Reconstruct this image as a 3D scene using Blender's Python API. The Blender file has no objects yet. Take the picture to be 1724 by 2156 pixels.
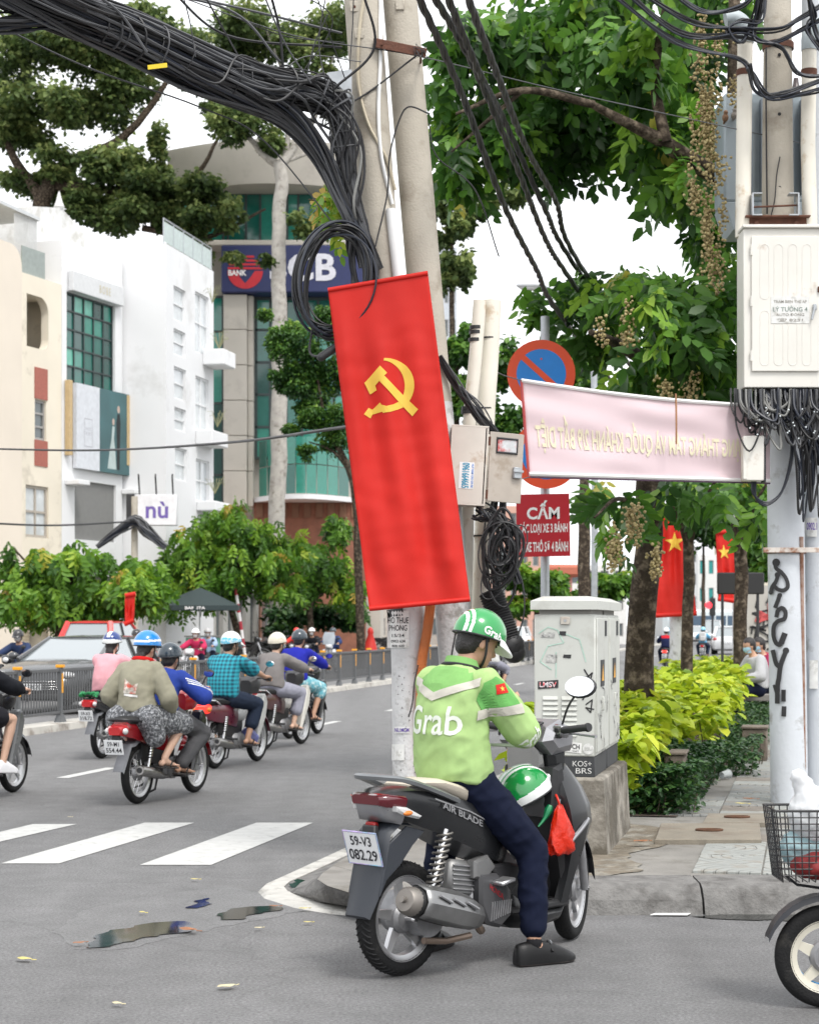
import bpy, bmesh, math, random
import numpy as np
from mathutils import Vector, Matrix, noise as mnoise
from mathutils.bvhtree import BVHTree
# ------------------------------------------------------------------ camera, sky, sun, exposure
sc = bpy.context.scene
col = sc.collection
FPX, UC, VH, HC = 3903.0, 862.0, 1315.0, 1.6          # focal length in photo pixels (1724 wide), centre, horizon, eye height
cam = bpy.data.objects.new('camera', bpy.data.cameras.new('camera'))
col.objects.link(cam)
cam.location = (0, 0, HC)
cam.rotation_euler = (math.pi / 2, 0, 0)
cd = cam.data
cd.sensor_fit = 'VERTICAL'; cd.sensor_height = 36.0
cd.lens = 36.0 * FPX / 2156.0
cd.shift_y = (VH - 1078.0) / 2156.0
cd.clip_start = 0.1; cd.clip_end = 4000
cd.dof.use_dof = True; cd.dof.focus_distance = 10.0; cd.dof.aperture_fstop = 6.3
sc.camera = cam
SUN_EL, SUN_AZ = math.radians(58), math.radians(152)    # azimuth clockwise from +Y: behind the camera, over its right shoulder
w = bpy.data.worlds.new('World'); sc.world = w; w.use_nodes = True
wn = w.node_tree.nodes; wl = w.node_tree.links
bg = wn['Background']
sky = wn.new('ShaderNodeTexSky'); sky.sky_type = 'NISHITA'; sky.sun_disc = False
sky.sun_elevation = SUN_EL; sky.sun_rotation = SUN_AZ
sky.air_density = 1.0; sky.dust_density = 4.0; sky.ozone_density = 1.0
hsv = wn.new('ShaderNodeHueSaturation'); hsv.inputs['Saturation'].default_value = 0.12
wl.new(sky.outputs[0], hsv.inputs['Color'])
mixw = wn.new('ShaderNodeMix'); mixw.data_type = 'RGBA'; mixw.inputs[0].default_value = 0.55
wl.new(hsv.outputs[0], mixw.inputs[6]); mixw.inputs[7].default_value = (11.0, 11.2, 11.5, 1)   # even white cloud cover
wl.new(mixw.outputs[2], bg.inputs[0]); bg.inputs[1].default_value = 0.15
sun = bpy.data.objects.new('sun', bpy.data.lights.new('sun', 'SUN')); col.objects.link(sun)
sun.data.energy = 1.5; sun.data.angle = math.radians(14); sun.data.color = (1, .96, .9)
sun.rotation_euler = (math.pi / 2 - SUN_EL, 0, math.pi - SUN_AZ)
sc.render.engine = 'CYCLES'
sc.view_settings.view_transform = 'Standard'; sc.view_settings.look = 'None'
sc.view_settings.gamma = 1.0; sc.view_settings.use_curve_mapping = False
sc.view_settings.exposure = 0.5
sc.cycles.use_denoising = True
sc.cycles.max_bounces = 6; sc.cycles.transparent_max_bounces = 8
sc.cycles.caustics_reflective = False; sc.cycles.caustics_refractive = False
# ------------------------------------------------------------------ places
V = Vector
rnd = random.Random(7)
def P(u, v, Y):
 """a direction in the photograph (1724 px wide) at a known distance"""
 return V(((u - UC) * Y / FPX, Y, HC - (v - VH) * Y / FPX))
def G(u, v, z=0.0):
 """the point of the level z seen at that direction"""
 return P(u, v, (HC - z) * FPX / (v - VH))
RA = math.radians(12.1)
RD = V((math.sin(RA), math.cos(RA), 0)); RN = V((-math.cos(RA), math.sin(RA), 0))
K0 = V((-.87, 11.25, 0))
ROADROT = math.pi / 2 - RA
def R(s, t, z=0.0):
 """street coordinates: s metres along the street from the corner, t metres across it to the far side"""
 p = K0 + RD * s + RN * t
 return V((p.x, p.y, z))
def on_line(u, t, z=0.0):
 """where the line at t across the street crosses picture column u"""
 a = (u - UC) / FPX
 b = K0 + RN * t
 s = (a * b.y - b.x) / (RD.x - a * RD.y)
 return R(s, t, z)
# ------------------------------------------------------------------ materials
def srgb(h):
 if isinstance(h, str):
  h = h.lstrip('#'); c = [int(h[i:i + 2], 16) / 255 for i in (0, 2, 4)]
  return tuple((x / 12.92 if x <= .04045 else ((x + .055) / 1.055) ** 2.4) for x in c)
 return tuple(h)
MATS = {}
def mat(name, colr, rough=.6, metal=0.0, var=.12, scale=6.0, bump=0.0, bscale=60.0, coat=0.0, spec=.5, col2=None, c2amt=.5, c2scale=3.0, trans=0.0, emit=0.0):
 if name in MATS: return MATS[name]
 c = srgb(colr)
 m = bpy.data.materials.new(name); m.use_nodes = True
 nt = m.node_tree; nd = nt.nodes; lk = nt.links; b = nd['Principled BSDF']
 b.inputs['Roughness'].default_value = rough; b.inputs['Metallic'].default_value = metal
 b.inputs['Specular IOR Level'].default_value = spec
 if coat: b.inputs['Coat Weight'].default_value = coat; b.inputs['Coat Roughness'].default_value = .06
 tc = nd.new('ShaderNodeTexCoord')
 n1 = nd.new('ShaderNodeTexNoise'); n1.inputs['Scale'].default_value = scale; n1.inputs['Detail'].default_value = 5
 lk.new(tc.outputs['Object'], n1.inputs['Vector'])
 rp = nd.new('ShaderNodeMapRange'); rp.inputs[1].default_value = .25; rp.inputs[2].default_value = .75
 rp.inputs[3].default_value = 1 - var; rp.inputs[4].default_value = 1 + var * .6
 lk.new(n1.outputs[0], rp.inputs[0])
 mx = nd.new('ShaderNodeVectorMath'); mx.operation = 'MULTIPLY'
 src = None
 if col2 is not None:
  n2 = nd.new('ShaderNodeTexNoise'); n2.inputs['Scale'].default_value = c2scale; n2.inputs['Detail'].default_value = 7; n2.inputs['Roughness'].default_value = .65
  lk.new(tc.outputs['Object'], n2.inputs['Vector'])
  r2 = nd.new('ShaderNodeMapRange'); r2.inputs[1].default_value = .62 - c2amt * .3; r2.inputs[2].default_value = .72 - c2amt * .2
  lk.new(n2.outputs[0], r2.inputs[0])
  mm = nd.new('ShaderNodeMix'); mm.data_type = 'RGBA'; mm.inputs[6].default_value = (*c, 1); mm.inputs[7].default_value = (*srgb(col2), 1)
  lk.new(r2.outputs[0], mm.inputs[0]); src = mm.outputs[2]
 if src is None:
  rgb = nd.new('ShaderNodeRGB'); rgb.outputs[0].default_value = (*c, 1); src = rgb.outputs[0]
 lk.new(src, mx.inputs[0]); lk.new(rp.outputs[0], mx.inputs[1]); lk.new(mx.outputs[0], b.inputs['Base Color'])
 rr = nd.new('ShaderNodeMapRange'); rr.inputs[3].default_value = max(0, rough - .1); rr.inputs[4].default_value = min(1, rough + .1)
 lk.new(n1.outputs[0], rr.inputs[0]); lk.new(rr.outputs[0], b.inputs['Roughness'])
 if bump:
  n3 = nd.new('ShaderNodeTexNoise'); n3.inputs['Scale'].default_value = bscale; n3.inputs['Detail'].default_value = 4
  lk.new(tc.outputs['Object'], n3.inputs['Vector'])
  bp = nd.new('ShaderNodeBump'); bp.inputs['Strength'].default_value = bump; bp.inputs['Distance'].default_value = .02
  lk.new(n3.outputs[0], bp.inputs['Height']); lk.new(bp.outputs[0], b.inputs['Normal'])
 if trans:
  out = nd['Material Output']; tr = nd.new('ShaderNodeBsdfTranslucent'); ms = nd.new('ShaderNodeMixShader'); ms.inputs[0].default_value = trans
  lk.new(mx.outputs[0], tr.inputs[0]); lk.new(b.outputs[0], ms.inputs[1]); lk.new(tr.outputs[0], ms.inputs[2]); lk.new(ms.outputs[0], out.inputs[0])
 if emit:
  b.inputs['Emission Color'].default_value = (*c, 1); b.inputs['Emission Strength'].default_value = emit
 MATS[name] = m
 return m
def leafmat(name, stops, rough=.45, trans=.35, alter=.0):
 """foliage: every leaf takes its own hue from the face attribute 'tone' (0..1)"""
 if name in MATS: return MATS[name]
 m = bpy.data.materials.new(name); m.use_nodes = True
 nt = m.node_tree; nd = nt.nodes; lk = nt.links; b = nd['Principled BSDF']
 at = nd.new('ShaderNodeAttribute'); at.attribute_name = 'tone'
 oi = nd.new('ShaderNodeObjectInfo')
 ad = nd.new('ShaderNodeMath'); ad.operation = 'MULTIPLY_ADD'; ad.inputs[1].default_value = alter
 lk.new(oi.outputs['Random'], ad.inputs[0]); lk.new(at.outputs['Fac'], ad.inputs[2])
 cr = nd.new('ShaderNodeValToRGB'); e = cr.color_ramp.elements
 while len(e) < len(stops): e.new(.5)
 for i, (p, c) in enumerate(stops): e[i].position = p; e[i].color = (*srgb(c), 1)
 lk.new(ad.outputs[0], cr.inputs[0]); lk.new(cr.outputs[0], b.inputs['Base Color'])
 b.inputs['Roughness'].default_value = rough; b.inputs['Specular IOR Level'].default_value = .35
 tr = nd.new('ShaderNodeBsdfTranslucent'); ms = nd.new('ShaderNodeMixShader'); ms.inputs[0].default_value = trans
 lk.new(cr.outputs[0], tr.inputs[0]); lk.new(b.outputs[0], ms.inputs[1]); lk.new(tr.outputs[0], ms.inputs[2])
 lk.new(ms.outputs[0], nd['Material Output'].inputs[0])
 MATS[name] = m
 return m
# ------------------------------------------------------------------ mesh builder
def frame_of(d):
 d = V(d).normalized(); a = V((0, 0, 1)) if abs(d.z) < .95 else V((1, 0, 0))
 x = d.cross(a).normalized(); y = d.cross(x).normalized()
 return x, y
class MB:
 def __init__(s): s.v = []; s.f = []; s.m = []; s.mi = 0
 def add(s, vs, fs, mi=None):
  o = len(s.v); s.v.extend(tuple(p) for p in vs)
  for f in fs: s.f.append(tuple(i + o for i in f)); s.m.append(s.mi if mi is None else mi)
  return s
 def box(s, c, d, rot=None, b=0.0, mi=None):
  hx, hy, hz = d[0] / 2, d[1] / 2, d[2] / 2
  b = min(b, hx * .9, hy * .9, hz * .9)
  c = V(c)
  if b <= 0:
   vs = [V((x, y, z)) for x in (-hx, hx) for y in (-hy, hy) for z in (-hz, hz)]
   fs = [(0, 1, 3, 2), (4, 6, 7, 5), (0, 4, 5, 1), (2, 3, 7, 6), (0, 2, 6, 4), (1, 5, 7, 3)]
  else:
   vs = []; ix = {}
   for sx in (-1, 1):
    for sy in (-1, 1):
     for sz in (-1, 1):
      for a in range(3):
       q = [sx * (hx - b), sy * (hy - b), sz * (hz - b)]
       q[a] = (sx * hx, sy * hy, sz * hz)[a]
       ix[(sx, sy, sz, a)] = len(vs); vs.append(V(q))
   fs = []
   for sg in (-1, 1):
    fs.append([ix[(sg, y, z, 0)] for y, z in ((-1, -1), (1, -1), (1, 1), (-1, 1))][::sg])
    fs.append([ix[(x, sg, z, 1)] for x, z in ((-1, -1), (-1, 1), (1, 1), (1, -1))][::sg])
    fs.append([ix[(x, y, sg, 2)] for x, y in ((-1, -1), (1, -1), (1, 1), (-1, 1))][::sg])
   for p in (-1, 1):
    for q in (-1, 1):
     fs.append([ix[(p, q, -1, 0)], ix[(p, q, 1, 0)], ix[(p, q, 1, 1)], ix[(p, q, -1, 1)]][::-1 if p * q > 0 else 1][::-1])
     fs.append([ix[(p, -1, q, 0)], ix[(p, 1, q, 0)], ix[(p, 1, q, 2)], ix[(p, -1, q, 2)]][::1 if p * q > 0 else -1][::-1])
     fs.append([ix[(-1, p, q, 1)], ix[(1, p, q, 1)], ix[(1, p, q, 2)], ix[(-1, p, q, 2)]][::-1 if p * q > 0 else 1][::-1])
   for sx in (-1, 1):
    for sy in (-1, 1):
     for sz in (-1, 1):
      t = [ix[(sx, sy, sz, a)] for a in range(3)]
      fs.append(t if sx * sy * sz > 0 else t[::-1])
  if rot is not None: vs = [rot @ p for p in vs]
  return s.add([p + c for p in vs], fs, mi)
 def cyl(s, p0, p1, r0, r1=None, n=12, caps=True, mi=None):
  return s.tube([p0, p1], [r0, r0 if r1 is None else r1], n, caps, mi)
 def tube(s, pts, r, n=8, caps=True, mi=None, closed=False, sq=None):
  pts = [V(p) for p in pts]; k = len(pts)
  if not isinstance(r, (list, tuple)): r = [r] * k
  vs = []; x = None
  for i, p in enumerate(pts):
   if closed: d = pts[(i + 1) % k] - pts[i - 1]
   else: d = pts[min(i + 1, k - 1)] - pts[max(i - 1, 0)]
   if d.length < 1e-9: d = V((0, 0, 1))
   d.normalize()
   if x is None: x, y = frame_of(d)
   else:
    x = x - d * x.dot(d)
    if x.length < 1e-6: x, _ = frame_of(d)
    x.normalize()
   y = d.cross(x)
   for j in range(n):
    a = 2 * math.pi * j / n
    vs.append(p + (x * math.cos(a) + y * math.sin(a)) * r[i])
  fs = []
  for i in range(k if closed else k - 1):
   for j in range(n):
    a = i * n + j; b_ = i * n + (j + 1) % n; i2 = ((i + 1) % k) * n
    fs.append((a, b_, i2 + (j + 1) % n, i2 + j))
  if caps and not closed:
   fs.append(tuple(range(n))[::-1]); fs.append(tuple(range((k - 1) * n, k * n)))
  return s.add(vs, fs, mi)
 def lathe(s, prof, c, axis, n=24, mi=None, closed=False, mis=None):
  c = V(c); axis = V(axis).normalized(); x, y = frame_of(axis)
  vs = []; k = len(prof)
  for (r, h) in prof:
   for j in range(n):
    a = 2 * math.pi * j / n
    vs.append(c + axis * h + (x * math.cos(a) + y * math.sin(a)) * max(r, 1e-4))
  o = len(s.v)
  s.v.extend(tuple(p) for p in vs)
  for i in range(k if closed else k - 1):
   i2 = (i + 1) % k
   for j in range(n):
    s.f.append((o + i * n + j, o + i * n + (j + 1) % n, o + i2 * n + (j + 1) % n, o + i2 * n + j))
    s.m.append(mis[i] if mis else (s.mi if mi is None else mi))
  return s
 def ell(s, c, r, rot=None, n=14, m=9, mi=None):
  c = V(c); vs = []; fs = []
  if not isinstance(r, (tuple, list)): r = (r, r, r)
  for i in range(m + 1):
   t = math.pi * i / m
   for j in range(n):
    a = 2 * math.pi * j / n
    p = V((r[0] * math.sin(t) * math.cos(a), r[1] * math.sin(t) * math.sin(a), r[2] * math.cos(t)))
    vs.append((rot @ p if rot is not None else p) + c)
  for i in range(m):
   for j in range(n):
    a, b_ = i * n + j, i * n + (j + 1) % n
    fs.append((a, a + n, b_ + n, b_))
  return s.add(vs, fs, mi)
 def capsule(s, a, ra, b, rb, n=12):
  s.ell(a, ra, n=n, m=8); s.ell(b, rb, n=n, m=8); s.tube([a, b], [ra, rb], n)
  return s
 def chain(s, pts, rs, n=12):
  for i in range(len(pts) - 1): s.capsule(pts[i], rs[i], pts[i + 1], rs[i + 1], n)
  return s
 def loft(s, rings, caps=True, mi=None, closed_ring=True):
  n = len(rings[0]); vs = [p for r in rings for p in r]; fs = []
  for i in range(len(rings) - 1):
   for j in range(n if closed_ring else n - 1):
    a = i * n + j; b_ = i * n + (j + 1) % n
    fs.append((a, b_, b_ + n, a + n))
  if caps:
   fs.append(tuple(range(n))[::-1]); fs.append(tuple(range((len(rings) - 1) * n, len(rings) * n)))
  return s.add(vs, fs, mi)
 def prism(s, poly, o, ax, ay, az, h, b=0.0, mi=None):
  """polygon (list of 2-D points) in the plane o + x*ax + y*ay, extruded by h along az, edges chamfered by b"""
  o, ax, ay, az = V(o), V(ax), V(ay), V(az)
  cx = sum(p[0] for p in poly) / len(poly); cy = sum(p[1] for p in poly) / len(poly)
  def ring(hh, ins):
   out = []
   k = len(poly)
   for i in range(k):
    p = V(poly[i]); q = V(poly[i - 1]); r_ = V(poly[(i + 1) % k])
    e1 = (p - q); e2 = (r_ - p)
    e1 = e1.normalized() if e1.length > 1e-9 else V((1, 0)); e2 = e2.normalized() if e2.length > 1e-9 else V((1, 0))
    n1 = V((-e1.y, e1.x)); n2 = V((-e2.y, e2.x)); nn = n1 + n2
    if nn.length < 1e-6: nn = n1
    nn = nn.normalized(); kk = min(1 / max(nn.dot(n1), .4), 2)
    p2 = p + nn * ins * kk * sgn
    out.append(o + ax * p2.x + ay * p2.y + az * hh)
   return out
  area = sum(poly[i - 1][0] * poly[i][1] - poly[i][0] * poly[i - 1][1] for i in range(len(poly)))
  sgn = 1 if area > 0 else -1
  hs = [(0, 0), (h, 0)] if b <= 0 else [(0, b), (math.copysign(b, h), 0), (h - math.copysign(b, h), 0), (h, b)]
  return s.loft([ring(a, i) for a, i in hs], mi=mi)
 def xform(s, M):
  s.v = [tuple(M @ V(p)) for p in s.v]; return s
 def mesh(s, name, mats, smooth=40):
  me = bpy.data.meshes.new(name); me.from_pydata(s.v, [], s.f)
  for m in (mats if isinstance(mats, (list, tuple)) else [mats]): me.materials.append(m)
  if any(s.m): me.polygons.foreach_set('material_index', s.m)
  bm = bmesh.new(); bm.from_mesh(me); bmesh.ops.recalc_face_normals(bm, faces=bm.faces); bm.to_mesh(me); bm.free()
  if smooth:
   me.shade_smooth(); me.set_sharp_from_angle(angle=math.radians(smooth))
  me.update()
  return me
 def build(s, name, mats, parent=None, smooth=40):
  return link(name, s.mesh(name, mats, smooth), parent)
def link(name, me, parent=None):
 o = bpy.data.objects.new(name, me); col.objects.link(o)
 if parent is not None: o.parent = parent
 return o
def tag(o, label=None, cat=None, group=None, kind=None):
 if label: o['label'] = label
 if cat: o['category'] = cat
 if group: o['group'] = group
 if kind: o['kind'] = kind
 return o
def thing(name, label, cat, loc=(0, 0, 0), rz=0.0, group=None):
 o = bpy.data.objects.new(name, None); col.objects.link(o); o.empty_display_size = .1
 o.location = loc; o.rotation_euler = (0, 0, rz)
 return tag(o, label, cat, group)
def copy_tree(o, parent=None):
 c = o.copy(); col.objects.link(c); c.parent = parent
 for ch in list(o.children): copy_tree(ch, c)
 return c
def bez(pts, n=24):
 """smooth curve through points (Catmull-Rom)"""
 pts = [V(p) for p in pts]; out = []
 if len(pts) == 2: return [pts[0].lerp(pts[1], i / n) for i in range(n + 1)]
 q = [pts[0] * 2 - pts[1]] + pts + [pts[-1] * 2 - pts[-2]]
 seg = max(2, n // (len(pts) - 1))
 for i in range(1, len(q) - 2):
  for j in range(seg):
   t = j / seg
   out.append(.5 * ((2 * q[i]) + (q[i + 1] - q[i - 1]) * t + (2 * q[i - 1] - 5 * q[i] + 4 * q[i + 1] - q[i + 2]) * t * t + (3 * q[i] - q[i - 1] - 3 * q[i + 1] + q[i + 2]) * t ** 3))
 out.append(pts[-1])
 return out
def sag(a, b, d, n=16):
 a, b = V(a), V(b)
 return [a.lerp(b, i / n) - V((0, 0, d * 4 * (i / n) * (1 - i / n))) for i in range(n + 1)]
# ------------------------------------------------------------------ flat print: text and shapes laid on a surface
_txt = {}
def text_geo(s, bold=0.0, maxlen=0.0, space=1.0):
 key = (s, bold, maxlen, space)
 if key in _txt: return _txt[key]
 cu = bpy.data.curves.new('t', 'FONT'); cu.body = s; cu.offset = bold; cu.resolution_u = 3; cu.fill_mode = 'FRONT'; cu.space_character = space
 ob = bpy.data.objects.new('t', cu); col.objects.link(ob)
 dg = bpy.context.evaluated_depsgraph_get()
 me = bpy.data.meshes.new_from_object(ob.evaluated_get(dg))
 bpy.data.objects.remove(ob); bpy.data.curves.remove(cu)
 bm = bmesh.new(); bm.from_mesh(me); bpy.data.meshes.remove(me)
 bmesh.ops.triangulate(bm, faces=bm.faces)
 bmesh.ops.remove_doubles(bm, verts=bm.verts, dist=1e-4)
 if maxlen:
  for _ in range(6):
   es = [e for e in bm.edges if e.calc_length() > maxlen]
   if not es: break
   bmesh.ops.subdivide_edges(bm, edges=es, cuts=1); bmesh.ops.triangulate(bm, faces=bm.faces)
 bm.verts.ensure_lookup_table()
 vs = np.array([v.co[:2] for v in bm.verts]) if len(bm.verts) else np.zeros((1, 2)); fs = [tuple(v.index for v in f.verts) for f in bm.faces]
 bm.free()
 lo, hi = vs.min(0), vs.max(0)
 vs = (vs - (lo + hi) / 2) / np.maximum(hi - lo, 1e-6)
 asp = (hi[0] - lo[0]) / max(hi[1] - lo[1], 1e-6)
 _txt[key] = (vs, fs, asp)
 return _txt[key]
def text_on(name, s, mt, parent, fn, w, h=None, bold=0.0, maxlen=0.0, space=1.0, flip=False):
 """fn(x, y) -> point; x in +-w/2, y in +-h/2"""
 vs, fs, asp = text_geo(s, bold, maxlen, space)
 if h is None: h = w / asp
 pts = [fn((-1 if flip else 1) * p[0] * w, p[1] * h) for p in vs]
 me = bpy.data.meshes.new(name); me.from_pydata([tuple(p) for p in pts], [], fs); me.materials.append(mt); me.update()
 return link(name, me, parent)
def planar(o, ax, ay):
 o, ax, ay = V(o), V(ax).normalized(), V(ay).normalized()
 return lambda x, y: o + ax * x + ay * y
def poly_on(name, polys, mt, parent, fn, maxlen=0.0):
 """list of 2-D polygons filled and laid on a surface by fn(x, y)"""
 bm = bmesh.new()
 for pl in polys:
  bm.faces.new([bm.verts.new((p[0], p[1], 0)) for p in pl])
 bmesh.ops.triangulate(bm, faces=bm.faces)
 if maxlen:
  for _ in range(6):
   es = [e for e in bm.edges if e.calc_length() > maxlen]
   if not es: break
   bmesh.ops.subdivide_edges(bm, edges=es, cuts=1); bmesh.ops.triangulate(bm, faces=bm.faces)
 bm.verts.ensure_lookup_table()
 vs = [tuple(fn(v.co.x, v.co.y)) for v in bm.verts]; fs = [tuple(v.index for v in f.verts) for f in bm.faces]; bm.free()
 me = bpy.data.meshes.new(name); me.from_pydata(vs, [], fs); me.materials.append(mt); me.update()
 return link(name, me, parent)
def stroke(pts, wd):
 """a thick line as a list of quads, for painted marks"""
 out = []
 for a, b in zip(pts[:-1], pts[1:]):
  a, b = V(a), V(b); d = (b - a)
  if d.length < 1e-6: continue
  d = d.normalized(); n = V((-d.y, d.x)) * wd / 2; a = a - d * wd * .3; b = b + d * wd * .3
  out.append([a + n, a - n, b - n, b + n])
 return out
def arc(cx, cy, r, a0, a1, n=16, ry=None):
 return [(cx + r * math.cos(math.radians(a0 + (a1 - a0) * i / n)), cy + (ry or r) * math.sin(math.radians(a0 + (a1 - a0) * i / n))) for i in range(n + 1)]
def remeshed(mb, voxel, smooth=3, wrinkle=0.0, wfreq=9.0, seed=0.0):
 """one continuous skin over overlapping volumes"""
 me = bpy.data.meshes.new('tmp'); me.from_pydata(mb.v, [], mb.f)
 ob = bpy.data.objects.new('tmp', me); col.objects.link(ob)
 r = ob.modifiers.new('r', 'REMESH'); r.mode = 'VOXEL'; r.voxel_size = voxel; r.use_smooth_shade = True
 if smooth:
  sm = ob.modifiers.new('s', 'SMOOTH'); sm.factor = .5; sm.iterations = smooth
 dg = bpy.context.evaluated_depsgraph_get()
 out = bpy.data.meshes.new_from_object(ob.evaluated_get(dg))
 bpy.data.objects.remove(ob); bpy.data.meshes.remove(me)
 if wrinkle:
  n = len(out.vertices); co = np.empty(n * 3); nn = np.empty(n * 3)
  out.vertices.foreach_get('co', co); out.vertex_normals.foreach_get('vector', nn)
  co = co.reshape(-1, 3); nn = nn.reshape(-1, 3)
  d = np.empty(n)
  for i in range(n):
   x, y, z = co[i]
   q = V((x * wfreq + seed, y * wfreq * .8, z * wfreq * 1.5))
   a = mnoise.noise(q); b = mnoise.noise(V((x * wfreq * 2.3, (y + z) * wfreq * 2.6, seed + x * 4)))
   d[i] = (1 - 2.2 * abs(a)) * .7 + b * .5
  co += nn * (d * wrinkle)[:, None]
  out.vertices.foreach_set('co', co.ravel())
 out.shade_smooth()
 out.update()
 return out
# ------------------------------------------------------------------ ground, road, pavements
def asphalt():
 m = bpy.data.materials.new('asphalt'); m.use_nodes = True
 nt = m.node_tree; nd = nt.nodes; lk = nt.links; b = nd['Principled BSDF']
 tc = nd.new('ShaderNodeTexCoord')
 def noi(scale, det=4, rough=.5, vec=None):
  n = nd.new('ShaderNodeTexNoise'); n.inputs['Scale'].default_value = scale; n.inputs['Detail'].default_value = det; n.inputs['Roughness'].default_value = rough
  lk.new(vec or tc.outputs['Object'], n.inputs['Vector']); return n.outputs[0]
 def mr(x, a, b_, c, d):
  n = nd.new('ShaderNodeMapRange'); n.inputs[1].default_value = a; n.inputs[2].default_value = b_; n.inputs[3].default_value = c; n.inputs[4].default_value = d
  lk.new(x, n.inputs[0]); return n.outputs[0]
 def mul(x, y):
  n = nd.new('ShaderNodeMath'); n.operation = 'MULTIPLY'; lk.new(x, n.inputs[0]); lk.new(y, n.inputs[1]); return n.outputs[0]
 fine = mr(noi(62, 4, .8), .3, .7, .5, 1.5)
 mid = mr(noi(4, 5, .6), .3, .7, .88, 1.1)
 # worn wheel tracks run along the street
 mp = nd.new('ShaderNodeMapping'); mp.inputs['Rotation'].default_value = (0, 0, RA); mp.inputs['Scale'].default_value = (1.1, .06, 1)
 lk.new(tc.outputs['Object'], mp.inputs['Vector'])
 big = mr(noi(1.0, 4, .6, mp.outputs[0]), .3, .7, .86, 1.12)
 vo = nd.new('ShaderNodeTexVoronoi'); vo.feature = 'DISTANCE_TO_EDGE'; vo.inputs['Scale'].default_value = .33
 ds = nd.new('ShaderNodeVectorMath'); ds.operation = 'MULTIPLY_ADD'
 nz = nd.new('ShaderNodeTexNoise'); nz.inputs['Scale'].default_value = 1.7; nz.inputs['Detail'].default_value = 6; lk.new(tc.outputs['Object'], nz.inputs['Vector'])
 lk.new(nz.outputs[1], ds.inputs[0]); ds.inputs[1].default_value = (.9, .9, 0); lk.new(tc.outputs['Object'], ds.inputs[2])
 lk.new(ds.outputs[0], vo.inputs['Vector'])
 crack = mr(vo.outputs['Distance'], .0, .005, .87, 1.0)
 val = mul(mul(fine, mid), mul(big, crack))
 mx = nd.new('ShaderNodeVectorMath'); mx.operation = 'SCALE'; mx.inputs[0].default_value = (.178, .177, .178)
 lk.new(val, mx.inputs['Scale']); lk.new(mx.outputs[0], b.inputs['Base Color'])
 b.inputs['Roughness'].default_value = .82; b.inputs['Specular IOR Level'].default_value = .35
 bp = nd.new('ShaderNodeBump'); bp.inputs['Strength'].default_value = .9; bp.inputs['Distance'].default_value = .012
 lk.new(noi(140, 3, .7), bp.inputs['Height']); lk.new(bp.outputs[0], b.inputs['Normal'])
 return m
M_ASPH = asphalt()
def tilemat(name, c, rings=True):
 """paver with a moulded pattern of curved grooves"""
 m = mat(name, c, .85, var=.22, scale=5, col2=(.22, .2, .17), c2amt=.35, c2scale=6)
 nt = m.node_tree; nd = nt.nodes; lk = nt.links; b = nd['Principled BSDF']
 tc = nd.new('ShaderNodeTexCoord'); wv = nd.new('ShaderNodeTexWave'); wv.wave_type = 'RINGS'; wv.rings_direction = 'Z'
 wv.inputs['Scale'].default_value = 4.6; wv.inputs['Distortion'].default_value = 2.2; wv.inputs['Detail'].default_value = 1.0; wv.inputs['Detail Scale'].default_value = 1.1
 mp = nd.new('ShaderNodeMapping'); mp.inputs['Location'].default_value = (.2, .2, 0); lk.new(tc.outputs['Object'], mp.inputs['Vector']); lk.new(mp.outputs[0], wv.inputs['Vector'])
 r = nd.new('ShaderNodeMapRange'); r.inputs[1].default_value = .0; r.inputs[2].default_value = .16; lk.new(wv.outputs['Fac'], r.inputs[0])
 bp = nd.new('ShaderNodeBump'); bp.inputs['Strength'].default_value = .9; bp.inputs['Distance'].default_value = .012
 lk.new(r.outputs[0], bp.inputs['Height']); lk.new(bp.outputs[0], b.inputs['Normal'])
 return m
M_TILE = tilemat('paver_grey', (.215, .22, .213)); M_TILE2 = tilemat('paver_light', (.29, .3, .285)); M_TILE3 = tilemat('paver_brown', (.19, .168, .145))
M_CONC = mat('concrete', (.21, .2, .183), .88, var=.22, scale=5, bump=.3, bscale=40, col2=(.14, .13, .11), c2amt=.25, c2scale=2.2)
M_KERB = mat('kerb_concrete', (.17, .165, .158), .9, var=.3, scale=14, bump=.6, bscale=60, col2=(.1, .095, .09), c2amt=.45, c2scale=5)
M_WPAINT = mat('white_road_paint', (.49, .49, .475), .75, var=.14, scale=10, col2=(.3, .3, .29), c2amt=.12, c2scale=9, bump=.2, bscale=90)
M_WKERB = mat('white_kerb_paint', (.46, .45, .42), .8, var=.2, scale=9, col2=(.25, .24, .22), c2amt=.35, c2scale=6, bump=.3, bscale=50)
M_DIRT = mat('dirt', (.16, .135, .1), .95, var=.4, scale=12, bump=.8, bscale=30, col2=(.26, .245, .21), c2amt=.5, c2scale=5)
M_SOIL = mat('soil', (.07, .05, .038), .95, var=.4, scale=14, bump=.8, bscale=25)
def sheet(name, pts, m, kind='structure', parent=None):
 me = bpy.data.meshes.new(name); me.from_pydata([tuple(p) for p in pts], [], [tuple(range(len(pts)))]); me.materials.append(m)
 bm = bmesh.new(); bm.from_mesh(me); bmesh.ops.recalc_face_normals(bm, faces=bm.faces)
 if bm.faces[:] and bm.faces[0].normal.z < 0: bmesh.ops.reverse_faces(bm, faces=bm.faces)
 bm.to_mesh(me); bm.free()
 o = link(name, me, parent)
 if kind: o['kind'] = kind
 return o
sheet('ground', [(-900, -60, -.02), (900, -60, -.02), (900, 2200, -.02), (-900, 2200, -.02)], mat('ground_plain', (.2, .2, .19), .9))
sheet('road', [(-60, -30, 0), (60, -30, 0), (160, 420, 0), (-20, 420, 0)], M_ASPH)
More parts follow.
